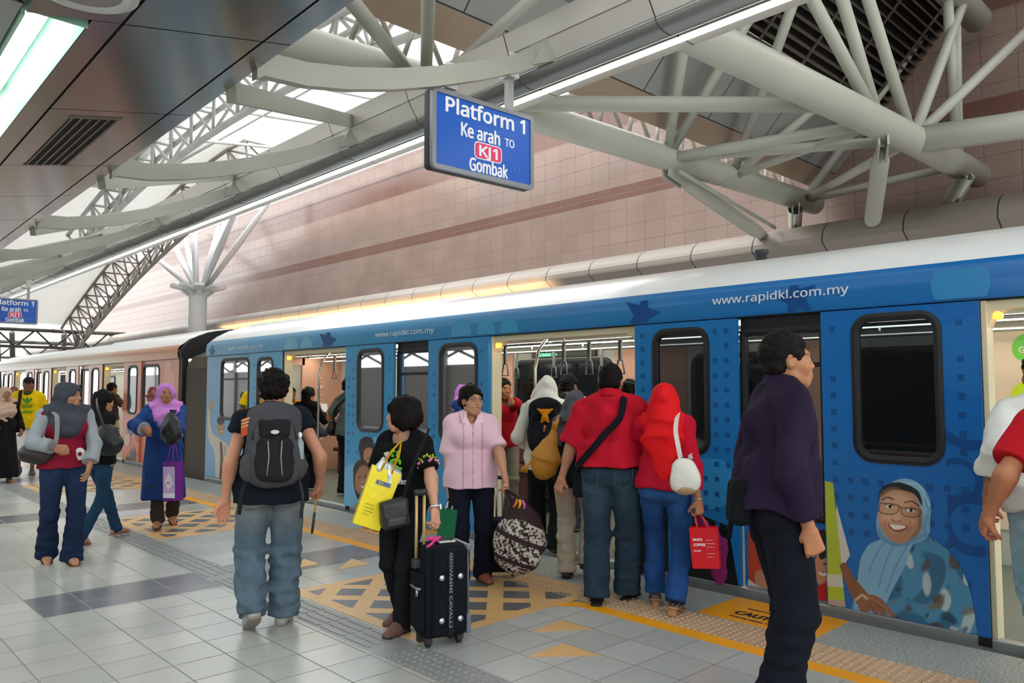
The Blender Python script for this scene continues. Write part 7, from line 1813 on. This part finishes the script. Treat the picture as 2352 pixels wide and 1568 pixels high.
mb.build('trefoil_print', fab('3f8f2f'), P.root)
text_obj('shirt_lettering', 'adidas', .085, fab('4f9a35'), P.root, tuple(p+A(0, .006, -.17)), (-1, 0, 0), (0, 0, 1), .001, 'CENTER', .003)
P.hair_short(o=.006, topc=.004, wr=.001); sd = Sdf(); sd.ell(P.hw((0, -.014, .045)), A(.084, .103, .088)*P.hk, P.HR); sd.cut(P.hw((0, 0, .048)), -P.HR[:, 2]); sd.box(P.hw((0, .12, .052)), A(.065, .05, .006), .005, P.HR, .01); P.put('cap', sd, .006, fab('23242a'))
P.shoes('2a2a2e', '888888'); dayp = Bag(P, 'backpack', 'dark backpack with one strap showing on the man in yellow t-shirt', 'backpack', P.up(0, -.2, .6*P.H)); sd = Sdf(); sd.box(P.up(0, -.20, .70*P.H), A(.14, .08, .22), .06, P.T); dayp.sdf('main_pouch', sd, .012, fab('1d2028'))
for d in 'R': sp_ = spline(oval_strap(P, d, 0, 0, 0), 5); dayp.strap('shoulder_strap', [q+A(.02, .015, .012) for q in sp_], .055, .014, fab('1d2028'), [nrm(q-(P.neck-A(0, 0, .22))) for q in sp_])
# ---- left edge: beige headscarf, black robe; another figure behind
P = Hum('person', 'woman in beige patterned headscarf and long black robe at the left edge', fl(2, 1108), 170, 1.60, build=1.08, skin='9a6a4c', feet=dict(L=(-.08, .12, 0, 4, 0), R=(.08, -.12, .03, -4, -18)), hands=dict(L=(-.25, .1, .90), R=(.22, .15, 1.0)), curl=dict(L=.8))
P.body(female=True, feet='LR'); sd = Sdf(); con(sd, P.up(0, 0, .66*P.H), P.up(0, .0, .06*P.H), .17*P.k, .27*P.k, .03, A(0, 1, 0), 1.05, .015); sd.wrinkle(.012, 22, 92, aniso=(1.4, 1.4, .2)); P.put('robe_skirt', sd, .011, fab('121214')); P.shirt('121214', slv=1, long=.93, sr=.08, sr2=.08, hem=.5, o=.026, name='robe')
P.hijab('b99a86', back=.3, wid=.215, drape=.42, off=.04, wr=.008, m=mat('scarf_beige', 'bfa18c', .85, bump=.3, bscale=70, var=.25, vscale=45)); P.sandals('5a3a2a', '8a6248')
P = Hum('person', 'distant person in white top behind the beige headscarf at far left', fl(25, 1050), 185, 1.62, skin='a5714f', hair='5a1f1c')
P.body(female=True, hands='', fine=.006); P.trousers('2b2f3a'); P.shirt('d6d2d0', slv=.9); P.hijab('8a4a48', wid=.19, drape=.25)
# ---- passengers on the train
def rider(label, px, py_, depth, az, H, top, low, **kw):
    p = pp(px, py_, depth); return Hum('person', label, (float(p[0]), float(p[1]), 0.), az, H, **kw), top, low
def dress(P, top, low, slv=.85, long=0, hair='short', **k):
    P.body(female=hair in ('long', 'scarf'), hands='LR', fine=.0045); P.trousers(low, hem=.085, knee=.078)
    P.shirt(top, slv=slv, long=long, sr=.082 if not long else .078, sr2=.084 if not long else .055, o=.022)
    if hair == 'short': P.hair_short()
    elif hair == 'long': P.hair_long(.40)
    elif hair == 'scarf': P.hijab(k.get('scarf', 'aa7733'))
xs = lambda px, X, z=1.45: (X, float((lambda d: d[1]*X/d[0])(pp(px, 900, 1.)-A(0, 0, 1.55))), 0.)
P = Hum('person', 'woman with long black hair reading a white leaflet inside the left doors', xs(705, 5.95), 60, 1.60, skin='b98664', hands=dict(R=(.13, .30, 1.22), L=(-.1, .28, 1.15)), head=(-10, -18, 0), curl=dict(R=.9))
dress(P, '131317', '15161a', 1, .9, 'long')
lf = Bag(P, 'leaflet', 'white leaflet in the hand of the long-haired woman inside the left doors', 'paper', P.grip['R']); mb = MB(); g = P.grip['R']; mb.obox(g+A(.03, .06, .06), (A(.8, .4, .2), A(-.3, .2, .9), nrm(np.cross(A(.8, .4, .2), A(-.3, .2, .9)))), (.05, .07, .002)); lf.mb('paper', mb, plast('e8ecf0', .6))
c = P.l(pp(742, 1040, 10.6)) if False else P.up(.26, -.02, .56*P.H); pouch(P, 'handbag', 'grey handbag at the side of the long-haired woman inside the left doors', c, (.12, .06, .10), np.eye(3), '4a4a4d', [P.up(.22, 0, .60*P.H), P.up(.18, -.03, .72*P.H), P.shR*.8+P.neck*.2+A(0, 0, .06)], .02)
P = Hum('person', 'man in grey t-shirt with black bag half hidden by the left door edge', xs(801, 6.05), 75, 1.74, skin='a8704f', hands=dict(L=(-.26, .05, .9), R=(.2, .3, 1.6)))
dress(P, '5d6462', '17181c'); c = P.up(-.27, .0, .56*P.H); pouch(P, 'shoulder_bag', 'black shoulder bag carried by the man in grey t-shirt inside the left doors', c, (.07, .15, .13), np.eye(3), '141417', [P.up(-.24, -.05, .62*P.H), P.up(-.1, -.16, .72*P.H), P.shR*.6+P.neck*.4+A(0, -.03, .07)], .03, fab('1b1b20'))
P = Hum('person', 'passenger in mustard headscarf behind the end window of the blue car', xs(545, 6.3), 120, 1.60, skin='8a5a3c'); dress(P, 'b08a1c', '2a2a30', 1, .9, 'scarf', scarf='b8921f')
P = Hum('person', 'passenger in orange top at the left side of the left doorway', xs(668, 6.7), 190, 1.60, skin='8a5a3c', hands=dict(R=(.2, .25, 1.4))); dress(P, 'c0801c', '2a2a30')
P = Hum('person', 'young man in red shirt holding the pole just inside the middle doors', xs(1156, 6.35), 215, 1.70, skin='a06a48', hands=dict(L=W3(1161, 912, 7.9), R=(.22, .1, .85)), head=(20, 0, 0), curl=dict(L=1.2)); dress(P, 'a3121f', '8a8272', 1, .9)
P = Hum('person', 'man in dark cap and cream shirt with backpack straps inside the middle doors', xs(1305, 6.35), 70, 1.74, skin='9a6a48', hands=dict(R=(.2, .3, 1.3))); dress(P, 'd8d0b0', '3a3a40')
sd = Sdf(); sd.ell(P.hw((0, -.014, .045)), A(.084, .103, .088)*P.hk, P.HR); sd.cut(P.hw((0, 0, .03)), -P.HR[:, 2]); sd.box(P.hw((0, .12, .045)), A(.065, .05, .006), .005, P.HR, .01); P.put('cap', sd, .006, fab('121318'))
backpack(P, 'backpack', 'dark backpack on the man in cap inside the middle doors', '15161b', '1b1c22', .30, .44, .15, y=-.19, straps='121317', pockets=False)
P = Hum('person', 'dark-haired passenger half hidden at the right side of the middle doorway', xs(1447, 5.95), 80, 1.66, skin='9a6a48'); dress(P, '1a1a20', '1a1a20', .9)
P = Hum('person', 'passenger in pale pink headscarf deep inside the middle doors', xs(1237, 6.95), 200, 1.60, skin='b98664'); dress(P, 'c9a0a8', '2a2a30', 1, .9, 'scarf', scarf='d8b2b8')
P = Hum('person', 'person in brown top and beige trousers boarding the orange car', (5.3, 18.3, 0), 70, 1.70, skin='9a6a48', hands=dict(R=(.3, .25, 1.2))); dress(P, '4a3630', 'b39b78', .9)
c = P.up(.02, -.22, .74*P.H); pouch(P, 'backpack', 'brown and white backpack on the person boarding the orange car', c, (.19, .13, .24), np.eye(3), '3a2e30', None, cat='backpack')
P = Hum('person', 'passenger standing inside the nearest orange car doorway', (6.1, 19.3, 0), 200, 1.62, skin='8a5a3c', hair='0c0a09'); dress(P, 'c46a2a', '2a2a30', .9)
P = Hum('person', 'passenger visible in the second orange car doorway', (5.9, 23.2, 0), 200, 1.66, skin='7d5238', hair='0c0a09'); dress(P, '33343c', '2a2a30', .9)
